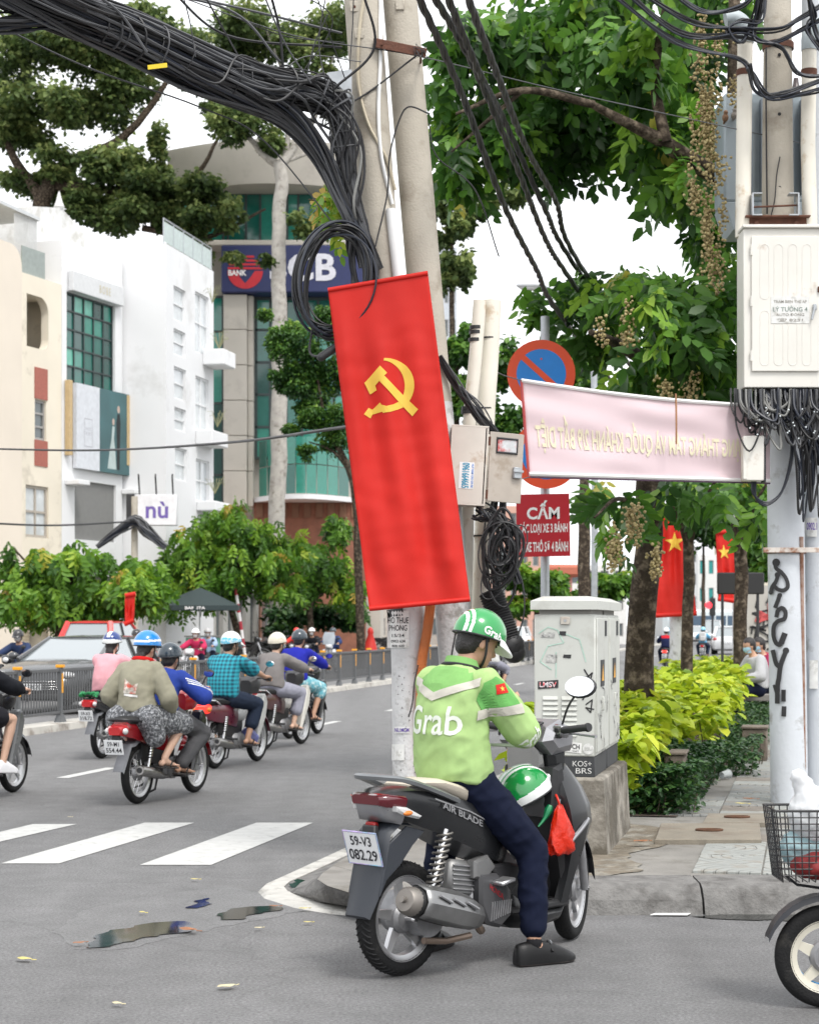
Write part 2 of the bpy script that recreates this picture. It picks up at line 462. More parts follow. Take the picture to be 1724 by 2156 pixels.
# zebra stripes and lane dashes
def marking(name, pts, label=None):
 o = sheet(name, [(p.x, p.y, .004) for p in pts], M_WPAINT)
 return o
for a in ([(295, 1822), (445, 1822), (660, 1733), (540, 1733)], [(2, 1819), (125, 1819), (410, 1733), (305, 1733)],
          [(-140, 1786), (-55, 1786), (162, 1736), (70, 1736)], [(-560, 1800), (-440, 1800), (-150, 1738), (-245, 1738)]):
 marking('zebra_stripe', [G(u, v) for u, v in a])
for s0 in [7.3 + 5.1 * i for i in range(18)]:
 marking('lane_dash', [R(s0, 4.3), R(s0 + 1.4, 4.3), R(s0 + 1.4, 4.44), R(s0, 4.44)])
for s0 in np.arange(14, 110, 6.5): marking('lane_dash', [R(s0, 12.2), R(s0 + 1.9, 12.2), R(s0 + 1.9, 12.34), R(s0, 12.34)])
# near pavement: white kerb round the corner, ramp, paved top
outer = [G(*p) for p in ((800, 1752), (700, 1800), (600, 1846), (556, 1866), (543, 1878), (556, 1892), (620, 1912), (700, 1925), (772, 1931))]
inner = [G(*p) for p in ((812, 1772), (730, 1806), (652, 1843), (610, 1861), (598, 1872), (606, 1882), (655, 1900), (720, 1911), (782, 1918))]
slab = [G(*p, .148) for p in ((830, 1775), (770, 1790), (715, 1815), (680, 1838), (668, 1852), (690, 1866), (735, 1880), (775, 1888), (830, 1893))]
far_o = [R(90, 0), R(40, 0), R(20, 0), R(8, 0)]; far_i = [R(90, -.22), R(40, -.22), R(20, -.22), R(8, -.22)]; far_s = [R(a, -.5, .148) for a in (90, 40, 20, 8)]
OUT = far_o + outer; INN = far_i + inner; SLB = far_s + slab
pav = bpy.data.objects.new('pavement', None); col.objects.link(pav); pav['kind'] = 'structure'
mb = MB(); rings = [[(p.x, p.y, 0) for p in OUT], [(p.x, p.y, .016) for p in [o.lerp(i, .12) for o, i in zip(OUT, INN)]], [(p.x, p.y, .017) for p in INN], [(p.x, p.y, .005) for p in INN]]
mb.loft(rings, caps=False, closed_ring=False)
mb.build('white_kerb', M_WKERB, pav, 30)
mb = MB(); mb.loft([[(p.x, p.y, .012) for p in INN], [(p.x, p.y, .05) for p in [i.lerp(s_, .55) for i, s_ in zip(INN, SLB)]], [tuple(p) for p in SLB]], caps=False, closed_ring=False)
mb.build('ramp', M_KERB, pav)
top = [V((p.x, p.y, .15)) for p in SLB] + [V((.62, 10.62, .15)), V((9.5, 10.62, .15)), V((30, 60, .15)), V((45, 100, .15))]
sheet('pavement_top', top, M_CONC, None, pav)
mb = MB(); p0, p1 = V((slab[-1].x, 10.2, 0)), V((.62, 10.2, 0))
mb.add([(slab[-1].x, slab[-1].y, .132), (p0.x, 10.24, .0), (p1.x, 10.24, 0), (.62, 10.62, .132)], [(0, 1, 2, 3)])
mb.build('ramp', M_KERB, pav)
x = .62; k = 0
while x < 9:
 L = (1.0, 1.45, 1.2, 1.35)[k % 4]
 prof = [(10.2, -.01), (10.24, .08), (10.30, .135), (10.36, .155), (10.66, .16), (10.66, -.01)]
 mb = MB(); j = .006
 r0 = [(x + j, y + rnd.uniform(-.006, .006), z) for y, z in prof]; r1 = [(x + L / 2, y + rnd.uniform(-.006, .006), z + rnd.uniform(-.004, .003)) for y, z in prof]; r2 = [(x + L - j, y + rnd.uniform(-.006, .006), z) for y, z in prof]
 mb.loft([r0, r1, r2]); mb.build('kerb_stone', M_KERB, pav, 25)
 x += L; k += 1
# broken slabs at the corner
for uvs, tz in (((((700, 1822), (745, 1795), (800, 1775), (830, 1790), (800, 1818), (752, 1838))), .15), (((690, 1850), (745, 1842), (830, 1822), (840, 1850), (800, 1880), (740, 1872)), .145)):
 mb = MB(); pts = [G(u, v, tz) for u, v in uvs]
 o0 = pts[0]; mb.prism([(p.x, p.y) for p in pts], (0, 0, tz - .05), (1, 0, 0), (0, 1, 0), (0, 0, 1), .05 + rnd.uniform(0, .012), .006)
 mb.build('broken_slab', M_CONC, pav, 30)
# pavers of the footpath
tile_me = []
for q in range(3):
 mb = MB(); mb.box((0, 0, -.015), (.392, .392, .05), b=.004); tile_me.append(mb.mesh('paver', (M_TILE, M_TILE2, M_TILE3)[q], 30))
ts = .4; cnt = 0
s = -1.3
for i in range(46):
 for j in range(9):
  t = -1.75 - j * ts - .2; ss = s + i * ts
  p = R(ss, t, 0)
  if p.y < 10.88: continue
  edge = 1.42 + .2144 * (p.y - 10.5) if p.y < 14 else 2.3 + .27 * (p.y - 15)
  if p.x < edge or p.y > 27: continue
  if 12.85 < p.y < 13.75 and 1.75 < p.x < 2.95: continue        # inspection covers
  q = 1 if rnd.random() < .25 else (2 if rnd.random() < .18 + .03 * max(0, p.y - 14) else 0)
  if p.y < 12.4: q = 1 if p.x < 2.45 else 0
  o = link('paver', tile_me[q], pav); o.location = (p.x, p.y, .152 + rnd.uniform(-.004, .004))
  o.rotation_euler = (rnd.uniform(-.008, .008), rnd.uniform(-.008, .008), -RA + rnd.choice((0, 1, 2, 3)) * math.pi / 2); cnt += 1
M_COVER = mat('cover_concrete', (.22, .195, .155), .9, var=.25, scale=6, bump=.3, bscale=50, col2=(.16, .13, .1), c2amt=.4, c2scale=3)
for (u0, u1, v0, v1, lab) in ((1378, 1602, 1738, 1772, 'concrete inspection cover with an iron lifting ring on the footpath'), (1478, 1624, 1717, 1736, 'smaller brown concrete inspection cover behind the ringed cover')):
 a, b, c, d = G(u0, v1, .17), G(u1, v1, .17), G(u1 - 4, v0, .17), G(u0 + 12, v0, .17)
 t = thing('inspection_cover', lab, 'manhole cover', ((a + c) / 2) * 1)
 mb = MB(); cc = V(((a + c) / 2)); mb.prism([(p.x - cc.x, p.y - cc.y) for p in (a, b, c, d)], (0, 0, -.045), (1, 0, 0), (0, 1, 0), (0, 0, 1), .062, .006)
 mb.build('lid', M_COVER, t, 30)
 mb = MB(); ring = [V((.09 * math.cos(q), .05 * math.sin(q), .024)) for q in np.linspace(0, 6.283, 14)[:-1]]
 mb.tube(ring, .008, 6, closed=True); mb.build('lifting_ring', mat('rust', (.12, .06, .035), .85, .3, var=.4, scale=20), t)
 t.location.z = .17
# dirt beside the cabinet plinth
sheet('dirt_patch', [V((q.x + .06 * mnoise.noise(q * 7), q.y + .08 * mnoise.noise(q * 6 + V((3, 0, 0))), .155)) for q in bez([V(p) for p in ((.66, 10.68, 0), (1.1, 10.7, 0), (1.36, 10.95, 0), (1.4, 11.7, 0), (1.85, 12.4, 0), (1.9, 13.0, 0), (1.3, 13.6, 0), (.6, 12.4, 0), (.45, 11.2, 0), (.66, 10.68, 0))], 60)[:-1]], M_DIRT)
# planted bed
bed = [R(3.2, -.85, .16), R(3.2, -2.25, .16), R(6, -2.35, .16), R(16, -2.6, .16), R(30, -2.8, .16), R(30, -.85, .16)]
sheet('planting_bed', bed, M_SOIL)
# median strip and far side
mb = MB()
for t0, t1, z in ((7.75, 8.28, .1),):
 mb.loft([[R(s, t0, 0), R(s, t0 + .02, z), R(s, t1 - .02, z), R(s, t1, 0)] for s in (-12, 20, 60, 150)], closed_ring=False)
tag(mb.build('median_kerb', mat('median_kerb', (.48, .46, .42), .85, var=.2, scale=3, col2=(.25, .22, .19), c2amt=.3, c2scale=2, bump=.2, bscale=30)), kind='structure')
M_FARPAV = mat('far_pavement', (.3, .28, .25), .9, var=.2, scale=2)
mb = MB(); mb.loft([[R(s, 16.5, 0), R(s, 16.52, .12), R(s, 20.6, .12), R(s, 70, .12)] for s in (-40, 40, 250)], caps=False, closed_ring=False)
tag(mb.build('far_pavement', M_FARPAV), kind='structure')
# puddles and wet stains in the road
M_WATER = mat('puddle_water', (.012, .014, .013), .02, var=.0, spec=.6)
M_WET = M_ASPH.copy(); M_WET.name = 'damp_asphalt'; M_WET.node_tree.nodes['Principled BSDF'].inputs['Roughness'].default_value = .5
def puddle(name, uv, m, z, kind='structure'):
 pts = [G(u, v) for u, v in uv]; q = bez(pts + [pts[0]], 60)[:-1]
 q = [V((p.x + mnoise.noise(p * 9) * .05 + mnoise.noise(p * 31) * .02, p.y + mnoise.noise(p * 7 + V((5, 0, 0))) * .09, z)) for p in q]
 return sheet(name, q, m, kind)
puddle('wet_patch', [(120, 1955), (190, 1915), (330, 1885), (480, 1870), (545, 1880), (640, 1905), (600, 1925), (470, 1950), (370, 1975), (230, 2005), (150, 1990)], M_WET, .0012)
for uv in ([(194, 1978), (235, 1962), (330, 1944), (410, 1948), (395, 1962), (330, 1972), (255, 1988), (196, 2000)], [(462, 1926), (500, 1915), (560, 1910), (604, 1914), (560, 1922), (500, 1936), (464, 1938)],
           [(400, 1908), (432, 1893), (440, 1898), (410, 1916)]):
 puddle('puddle', uv, M_WATER, .006)
puddle('puddle', [(1455, 1931), (1540, 1926), (1650, 1924), (1720, 1930), (1640, 1938), (1540, 1938)], M_WATER, .005)
puddle('puddle', [(608, 1872), (630, 1864), (648, 1872), (630, 1882)], M_WATER, .035)
# fallen leaves and scraps
M_FALL = [mat('fallen_yellow', (.55, .47, .16), .7, var=.25, scale=30), mat('fallen_brown', (.3, .13, .06), .75, var=.3, scale=30), mat('fallen_pale', (.6, .53, .33), .7, var=.25, scale=30)]
def fallen(u, v, L, q, lab, z=0.004, grp=None):
 p = G(u, v, z); mb = MB(); rows = []
 n = 7
 for i in range(n):
  a = i / (n - 1); wd = .26 * L * math.sin(math.pi * min(.98, max(.03, a)) ** .85) + .002
  h = .012 + .1 * L * (a - .5) ** 2 + .02 * L * math.sin(a * 9)
  rows.append([(L * (a - .5), -wd, h + .15 * wd), (L * (a - .5), 0, h), (L * (a - .5), wd, h + .2 * wd)])
 mb.loft(rows, caps=False, closed_ring=False)
 mb.tube([(L * .5, 0, .012), (L * .75, .01, .012)], .0025, 5)
 o = mb.build('fallen_leaf', M_FALL[q]); o.location = (p.x, p.y, z); o.rotation_euler = (0, 0, rnd.uniform(-.7, .7))
 return tag(o, lab, 'leaf', grp)
fallen(52, 2024, .085, 0, 'yellow leaf lying on dry asphalt beside the puddles')
fallen(478, 2082, .09, 2, 'pale tan leaf alone on the open asphalt')
fallen(168, 1990, .07, 1, 'small tan leaf at the tip of the long puddle', .008)
fallen(396, 1962, .12, 1, 'curled reddish brown leaf lying in the long puddle', .01)
fallen(578, 1912, .06, 1, 'brown leaf at the end of the thin puddle', .008)
for (u, v, q) in ((148, 1723, 2), (648, 1946, 0), (640, 1917, 0), (247, 2118, 2), (300, 1925, 0), (545, 1958, 2), (410, 1855, 0)):
 fallen(u, v, rnd.uniform(.04, .065), q, 'tiny yellowish leaf scrap on the asphalt', .006, 'leaf scraps on the road')
for (u, v, q) in ((1577, 1685, 1), (1560, 1695, 0), (1530, 1590, 1), (1400, 1700, 1), (1350, 1775, 1)):
 fallen(u, v, rnd.uniform(.08, .13), q, 'dry brown leaf lying on the footpath', .178, 'leaves on the footpath')
p = G(1405, 1928); mb = MB(); mb.prism([(-.1, -.03), (.1, -.04), (.13, .02), (-.06, .03)], (0, 0, 0), (1, 0, 0), (0, 1, 0), (0, 0, 1), .004); o = mb.build('paper_scrap', mat('scrap_paper', (.7, .7, .68), .8)); o.location = (p.x, p.y, .008); tag(o, 'white paper scrap in the gutter below the kerb', 'litter')
p = G(1530, 1640, .16); t = thing('plastic_cup', 'clear plastic cup lying on the soil by the low border plants', 'cup', (p.x - .02, p.y, .2), .7)
mb = MB(); mb.lathe([(.03, -.05), (.032, -.05), (.042, .05), (.039, .05), (.029, -.045)], (0, 0, .0), (1, 0, .1), 18); mb.build('cup_wall', mat('clear_plastic', (.6, .63, .63), .2, var=.1, trans=.5), t)
mb = MB(); mb.lathe([(.042, .048), (.047, .05), (.042, .054)], (0, 0, 0), (1, 0, .1), 18); mb.build('rim', mat('clear_plastic', (.6, .63, .63)), t)
# ------------------------------------------------------------------ poles, cables, flags, signs, cabinets
M_POLE = mat('pole_concrete', (.45, .41, .345), .9, var=.14, scale=4, bump=.25, bscale=70, col2=(.33, .29, .235), c2amt=.35, c2scale=3.5)
M_POLEW = mat('pole_limewash', (.55, .55, .55), .9, var=.16, scale=5, bump=.35, bscale=30, col2=(.28, .27, .25), c2amt=.3, c2scale=7)
M_POLEP = mat('pole_pale_paint', (.56, .585, .62), .7, var=.1, scale=4, bump=.15, bscale=30, col2=(.33, .33, .33), c2amt=.14, c2scale=4)
M_PVC = mat('pvc_cream', (.72, .68, .59), .5, var=.12, scale=3, col2=(.5, .38, .25), c2amt=.15, c2scale=4)
M_PVCW = mat('pvc_white', (.76, .76, .75), .45, var=.06)
M_PVCG = mat('pvc_grey', (.4, .45, .47), .5)
M_BLK = mat('cable_black', (.02, .02, .022), .5, var=.2)
M_BLK2 = mat('cable_grey', (.07, .072, .078), .55, var=.2)
M_BLK3 = mat('cable_pale', (.2, .2, .19), .6, var=.2)
M_BLKB = mat('cable_blueblack', (.016, .02, .032), .42)
M_RUST = mat('rusty_steel', (.13, .055, .035), .85, .2, var=.35, scale=20, bump=.3, bscale=60)
M_STEEL = mat('galvanised', (.42, .44, .46), .45, .7, var=.18, scale=14)
M_BLACKP = mat('black_plastic', (.022, .022, .024), .5, var=.2)
M_MARK = mat('marker_black', (.02, .02, .022), .7, var=.3, scale=30)
CAB = [M_BLK, M_BLK2, M_BLK, M_BLKB, M_BLK2]
def pole_thing(name, label, pts, rs, mats, cut, n=28):
 t = thing(name, label, 'utility pole')
 q = bez(pts, 30); k = len(q)
 rr = [float(np.interp(i / (k - 1), np.linspace(0, 1, len(rs)), rs)) for i in range(k)]
 ci = min(range(k), key=lambda i: abs(q[i].z - cut))
 mb = MB(); mb.tube(q[:ci + 1], rr[:ci + 1], n); mb.build('pole_base', mats[0], t)
 mb = MB(); mb.tube(q[ci:], [r - .0025 for r in rr[ci:]], n); mb.build('shaft', mats[1], t)
 return t, q, rr
YA, YB = 12.6, 12.75
poleA, qA, rA = pole_thing('utility_pole', 'concrete pole with torn posters, carrying the thick cable bundle', [P(864, 1775, YA), P(857, 1290, YA), P(822, 800, YA), P(763, 0, YA), P(712, -700, YA)], [.118, .118, .122, .126, .124], (M_POLEW, M_POLE), 2.4)
poleB, qB, rB = pole_thing('utility_pole', 'leaning concrete pole close behind the flag, with white painted foot', [P(990, 1768, YB), P(953, 1290, YB), P(915, 850, YB), P(842, 0, YB), P(782, -700, YB)], [.125, .122, .122, .12, .118], (M_POLEW, M_POLE), 3.1)
# bolt pads on pole heads
def on_pole(u, v, Yc, uc, r):
 """front surface of an upright pole whose axis crosses row v at column uc"""
 dx = max(-r * .98, min(r * .98, (u - uc) * Yc / FPX))
 return P(u, v, Yc - math.sqrt(r * r - dx * dx) - .003)
axA = lambda v: float(np.interp(v, [-700, 0, 800, 1290, 1775], [712, 763, 822, 857, 864]))
axB = lambda v: float(np.interp(v, [-700, 0, 850, 1290, 1768], [782, 842, 915, 953, 990]))
for (v, du) in ((14, -18), (70, -12)):
 mb = MB(); mb.box(on_pole(axA(v) + du, v, YA, axA(v), .125), (.06, .012, .07), b=.004); mb.build('bolt_pad', M_POLE, poleA)
 mb = MB(); mb.cyl(on_pole(axA(v) + du, v, YA, axA(v), .135), on_pole(axA(v) + du, v, YA, axA(v), .115), .01, n=10); mb.build('bolt', M_RUST, poleA)
mb = MB(); mb.box(on_pole(842, 10, YB, axB(10), .12), (.06, .012, .07), b=.004); mb.build('bolt_pad', M_POLE, poleB)
# pasted notices on the pole foot
def mapA(u, v): return on_pole(u, v, YA, axA(v), .119)
M_PAPER = mat('poster_paper', (.68, .68, .66), .85, var=.15, scale=20, col2=(.45, .44, .41), c2amt=.3, c2scale=12)
def notice(parent, cu, cv, w_, h_, fn, m=M_PAPER, name='pasted_notice', ang=0.0):
 ca, sa = math.cos(ang), math.sin(ang)
 o = poly_on(name, [[(-w_ / 2, -h_ / 2), (w_ / 2, -h_ / 2), (w_ / 2, h_ / 2), (-w_ / 2, h_ / 2)]], m, parent, lambda x, y: fn(cu + x * ca - y * sa, cv - (x * sa + y * ca)), w_ / 5)
 return o
def raised(fn, d=.002): return lambda u, v: fn(u, v) + V((0, -d, 0))
notice(poleA, 838, 1325, 46, 78, mapA)
nf = raised(mapA)
for i, (txt, w_, h_) in enumerate((('HO THUE', 44, 13), ('PHONG', 38, 12), ('15/34', 26, 7), ('0903 634', 30, 6), ('800 020', 26, 5))):
 text_on('lettering', txt, M_MARK, poleA, lambda x, y, cv=(1306, 1322, 1338, 1350, 1360)[i]: nf(838 + x, cv - y), w_, h_, .012, .08)
notice(poleA, 846, 1537, 32, 14, mapA, name='pasted_notice'); text_on('lettering', 'NU:MGM', mat('violet_ink', (.12, .07, .3), .8), poleA, lambda x, y: nf(846 + x, 1537 - y), 30, 9, .02, .1)
notice(poleA, 838, 1584, 26, 34, mapA); notice(poleA, 832, 1290, 34, 16, mapA, M_BLACKP, ang=.15)
mb = MB()
for q in range(60):
 v = rnd.uniform(1380, 1650); u = axA(v) + rnd.uniform(-24, 30); p = nf(u, v); mb.add([p, p + V((.012 * rnd.random() + .003, 0, .002)), p + V((.004, 0, .012 * rnd.random() + .004))], [(0, 1, 2)])
mb.build('scuff', mat('scuff_dark', (.2, .2, .2), .9), poleA, 0)
# --- thick bundle of telephone cables
def bundle(name, label, paths, n, rad, group=None, mats=CAB, rr=(.006, .0105), jit=.5, fray=.0, nseg=40, sides=5):
 t = thing(name, label, 'cable bundle', group=group)
 for i in range(n):
  path = paths[i % len(paths)]
  a = rnd.uniform(0, 6.283); q = math.sqrt(rnd.random()); ph = rnd.uniform(0, 6.28); f = rnd.uniform(1, 3.5)
  pts = bez([p[0] for p in path], nseg); k = len(pts)
  rad_i = [float(np.interp(j / (k - 1), np.linspace(0, 1, len(path)), [p[1] for p in path])) for j in range(k)]
  out = []
  droop = rnd.uniform(-.02, .05) if rnd.random() < .3 else 0
  for j, p in enumerate(pts):
   d = (pts[min(j + 1, k - 1)] - pts[max(j - 1, 0)]).normalized(); x_, y_ = frame_of(d)
   tt = j / (k - 1); aa = a + math.sin(tt * f * 3 + ph) * jit
   w_ = rad_i[j] * q * (1 + .22 * math.sin(tt * 11 + ph))
   out.append(p + (x_ * math.cos(aa) + y_ * math.sin(aa)) * w_ * rad + V((0, 0, -droop * math.sin(math.pi * tt))))
  mb = MB(); mb.tube(out, rnd.uniform(*rr), sides); mb.build('cable', rnd.choice(mats), t, 60)
 return t
up = [(P(-160, -130, 10.4), .13), (P(110, 10, 10.9), .125), (P(250, 62, 11.3), .12), (P(400, 128, 11.7), .12), (P(530, 172, 12.0), .115), (P(650, 190, 12.3), .1), (P(716, 235, 12.4), .075), (P(735, 380, 12.42), .05), (P(755, 480, 12.42), .05), (P(775, 560, 12.44), .05)]
lo = [(P(-160, -130, 10.4), .13), (P(110, 15, 10.9), .12), (P(250, 75, 11.3), .11), (P(400, 150, 11.7), .11), (P(520, 200, 12.0), .1), (P(610, 252, 12.2), .08), (P(680, 340, 12.35), .06), (P(728, 430, 12.4), .05), (P(757, 490, 12.42), .045), (P(792, 570, 12.44), .04)]
bt = bundle('cable_bundle', 'huge tangled bundle of black cables sagging to the concrete pole', [up, lo, up, lo, up], 190, 1.0, rr=(.0065, .0115), nseg=44)
# lashings and loose loops round the bundle belong to it
cen = bez([p[0] for p in up], 60)
for q in range(15):
 i = rnd.randrange(8, 40); c = cen[i]; d = (cen[i + 1] - cen[i - 1]).normalized(); x_, y_ = frame_of(d)
 r_ = rnd.uniform(.115, .15) * (1 if i < 36 else .7); sk = rnd.uniform(-.35, .35)
 ring = [c + V((0, 0, -.015)) + (x_ * math.cos(a) + y_ * math.sin(a)) * r_ + d * (sk * r_ * math.cos(a + q)) for a in np.linspace(0, 6.283, 17)[:-1]]
 mb = MB(); mb.tube(ring, rnd.choice((.004, .006, .008)), 5, closed=True); mb.build('lashing', rnd.choice((M_BLK, M_BLK2)), bt)
for q in range(46):
 i0 = rnd.randrange(2, 34); i1 = min(48, i0 + rnd.randrange(10, 24)); off = [V((rnd.uniform(-.13, .13), rnd.uniform(-.14, .06), rnd.uniform(-.16, .13))) for _ in range(4)]; ks = [i0, i0 + (i1 - i0) // 3, i0 + 2 * (i1 - i0) // 3, i1]
 mb = MB(); mb.tube(bez([cen[k] + o * (1 if j % 3 else .5) for j, (k, o) in enumerate(zip(ks, off))], 24), rnd.uniform(.005, .011), 5); mb.build('stray_cable', rnd.choice((M_BLK, M_BLK2, M_BLK2, M_BLK3, M_BLK)), bt, 60)
tagm = MB(); a = P(338, 141, 11.45); tagm.box(a + V((0, -.13, -.035)), (.12, .004, .028), Matrix.Rotation(-.12, 3, 'Y'), b=.001)
tagm.build('cable_tag', mat('yellow_tag', (.75, .55, .02), .5), bt)
bundle('cable_bundle', 'thin flat run of black cables joining the huge bundle', [[(P(-120, 62, 10.6), .06), (P(20, 46, 10.8), .055), (P(100, 36, 10.9), .05), (P(200, 38, 11.1), .03), (P(300, 80, 11.35), .02)]], 26, 1.0)
# loose single cables sweeping into the pole head
strays = [((548, -30), (600, 90), (655, 175), 12.0), ((565, -30), (588, 60), (597, 150), 12.1), ((690, -30), (672, 90), (690, 190), 12.3), ((745, -30), (742, 60), (735, 150), 12.5), ((660, -30), (700, 90), (728, 170), 12.35), ((760, -30), (788, 100), (700, 190), 12.3), ((690, 30), (660, 100), (640, 190), 12.2), ((420, -30), (470, 60), (520, 150), 11.9),
          ((350, -30), (480, 75), (720, 100), 12.4), ((340, -20), (560, 30), (720, 70), 12.4), ((230, -30), (480, 20), (590, 130), 12.1), ((600, -30), (700, 40), (640, 150), 12.4), ((480, 30), (600, 76), (725, 90), 12.4), ((560, 190), (640, 120), (760, 130), 12.4), ((380, -30), (400, 45), (412, 120), 11.5), ((170, -30), (250, 25), (310, 110), 11.2)]
for q, (a, b, c, Y) in enumerate(strays):
 mb = MB(); mb.tube(bez([P(*a, Y - .3), P(*b, Y - .1), P(*c, Y)], 22), rnd.choice((.004, .006, .009)), 5)
 tag(mb.build('loose_cable', rnd.choice((M_BLK, M_BLK2))), 'loose black cable dropping into the big bundle near the pole head', 'cable', 'loose cables at the pole head')
def single(name, pts, r, m, label, group=None, n=30, sides=6, cat='cable'):
 mb = MB(); mb.tube(bez(pts, n), r, sides); return tag(mb.build(name, m, None, 60), label, cat, group)
single('thin_wire', [P(-60, 25, 11), P(180, 140, 11.5), P(420, 225, 12), P(560, 300, 12.4), P(740, 520, 12.5)], .005, M_BLK2, 'thin rope sagging under the huge cable bundle')
single('overhead_wire', [P(370, -10, 12), P(620, 75, 12.3), P(880, 118, 12.6), P(1200, 195, 13.4), P(1724, 310, 15.6), P(1900, 350, 16.3)], .004, M_BLK2, 'long thin wire strung from the rusty bracket over to the far pole')
single('overhead_wire', [P(620, 235, 12.3), P(740, 215, 12.45), P(880, 115, 12.5)], .007, M_BLK, 'black cable looping from the bundle across both poles to the rusty bracket')
single('street_wire', [P(-60, 944, 24), P(200, 948, 21), P(480, 932, 17), P(735, 898, 13)], .013, M_BLK, 'black cable spanning the street towards the flag pole')
single('pole_cable', [on_pole(u, v, YA, axA(v), .135) for u, v in ((800, -20), (801, 120), (797, 230), (803, 330), (826, 430))], .014, M_PVCW, 'white conduit running down the seam between the two poles')
single('pole_cable', [on_pole(u, v, YA, axA(v), .132) for u, v in ((770, -20), (757, 60), (754, 170), (775, 260), (812, 330), (832, 400))], .012, mat('cable_beige', (.5, .44, .33), .7), 'beige cable curving down the posters pole')
mb = MB(); mb.cyl(on_pole(822, 440, YA, axA(440), .15) , on_pole(838, 590, YA, axA(590), .15), .034, n=16); tag(mb.build('conduit_sleeve', M_PVCW), 'short white plastic sleeve above the flag top', 'pipe')
single('pole_cable', [P(905, 240, 12.4), P(860, 225, 12.4), P(838, 260, 12.4), P(820, 330, 12.42), P(815, 410, 12.42), P(790, 520, 12.4)], .006, M_BLK, 'thin black cable curling across the face of the leaning pole')
single('pole_cable', [P(903, 260, 12.5), P(920, 330, 12.5), P(1000, 400, 12.6), P(1050, 540, 13)], .005, M_BLK, 'thin wire hanging from the leaning pole into the leaves')
# brackets
br = thing('cross_arm', 'rusty steel angle bracket bolted across the pole tops', 'bracket')
mb = MB(); c = P(842, 95, 12.48); rt = Matrix.Rotation(.2, 3, 'Y')
mb.box(c, (.36, .06, .012), rt, .002); mb.box(c + V((0, -.03, -.028)), (.36, .01, .06), rt, .002); mb.build('angle_iron', M_RUST, br)
for q in (-.12, .14):
 mb = MB(); mb.cyl(c + V((q, -.05, -.03 - q * .2)), c + V((q, .2, -.03 - q * .2)), .008, n=8); mb.build('bolt', M_RUST, br)
mb = MB(); mb.tube([P(885, 110, 12.45) + V((rnd.uniform(-.05, .05), rnd.uniform(-.04, .02), rnd.uniform(-.05, .05))) for _ in range(26)], .003, 5); mb.build('wire_knot', M_BLK2, br)
cp = thing('cable_clamp', 'grey galvanised plate with holes clamping the bundle to the pole', 'bracket')
mb = MB(); c = P(700, 190, 12.42); outl = [(-.11, -.1), (-.11, .06), (-.06, .1), (.1, .12), (.1, -.16), (.05, -.16), (.05, -.02), (-.05, -.02)]
mb.prism(outl, c + V((.03, 0, .02)), (1, 0, 0), (0, 0, 1), (0, 1, 0), .01, .001); mb.build('clamp_plate', M_STEEL, cp)
mb = MB(); mb.box(P(728, 250, 12.5), (.03, .03, .62), Matrix.Rotation(-.06, 3, 'Y'), .003); mb.build('clamp_bar', M_STEEL, cp)
# coil of spare cable
ct = thing('cable_coil', 'big coil of spare black cable hung beside the red flag', 'cable coil')
for q in range(17):
 c = P(705 + rnd.uniform(-9, 9), 592 + rnd.uniform(-9, 9), 12.3 + rnd.uniform(-.06, .06)); ra = rnd.uniform(.2, .27); rb = rnd.uniform(.3, .39); sk = rnd.uniform(-.12, .12); tilt = -.26
 ring = []
 for a in np.linspace(0, 6.283, 41)[:-1]:
  x_, z_ = ra * math.cos(a), rb * math.sin(a)
  if x_ < 0 and z_ < 0: x_ *= 1.0
  ring.append(c + V((x_ * math.cos(tilt) - z_ * math.sin(tilt) * .6, sk * math.cos(a), x_ * math.sin(tilt) * .5 + z_)))
 mb = MB(); mb.tube(ring, rnd.uniform(.006, .0105), 6, closed=True); mb.build('loop', rnd.choice((M_BLK, M_BLK, M_BLKB)), ct, 60)
mb = MB(); mb.tube(bez([P(658, 690, 12.3), P(652, 740, 12.3), P(672, 750, 12.25), P(700, 735, 12.3)], 16), .008, 6); mb.build('loop', M_BLK, ct)
mb = MB(); mb.capsule(P(676, 752, 12.25), .028, P(712, 728, 12.25), .028); mb.build('splice_case', M_BLACKP, ct)
bundle('cable_drop', 'black cables hanging tied together down the pole above the flag', [[(P(745, 440, 12.42), .06), (P(765, 500, 12.4), .055), (P(785, 570, 12.42), .05), (P(800, 640, 12.45), .04)], [(P(745, 470, 12.42), .05), (P(740, 540, 12.42), .02), (P(748, 600, 12.42), .02)]], 26, 1.0, rr=(.006, .01), nseg=16)
# slender lead from pole foot
hose = thing('corrugated_hose', 'orange corrugated hose running down between the two poles', 'hose')
path = bez([P(906, 1272, 12.5), P(899, 1330, 12.48), P(888, 1400, 12.46), P(886, 1520, 12.46), P(896, 1650, 12.46), P(905, 1760, 12.5)], 150); mb = MB()
pp = []; rr_ = []
for i in range(len(path) - 1):
 for q in range(4):
  pp.append(path[i].lerp(path[i + 1], q / 4)); rr_.append(.036 if q in (0, 1) else .029)
mb.tube(pp, rr_, 12); mb.build('hose_wall', mat('orange_hose', (.62, .21, .06), .55, var=.2, scale=8), hose, 20)
single('hose_tie', [P(880, 1400, 12.4), P(872, 1440, 12.4), P(868, 1480, 12.4), P(860, 1510, 12.4)], .005, M_BLK, 'thin black wire dangling beside the orange hose')
single('pole_cable', [on_pole(u, v, YB, axB(v), .13) for u, v in ((975, 1290), (960, 1330), (945, 1420), (935, 1520))], .005, M_BLK, 'thin black wire on the white pole foot')
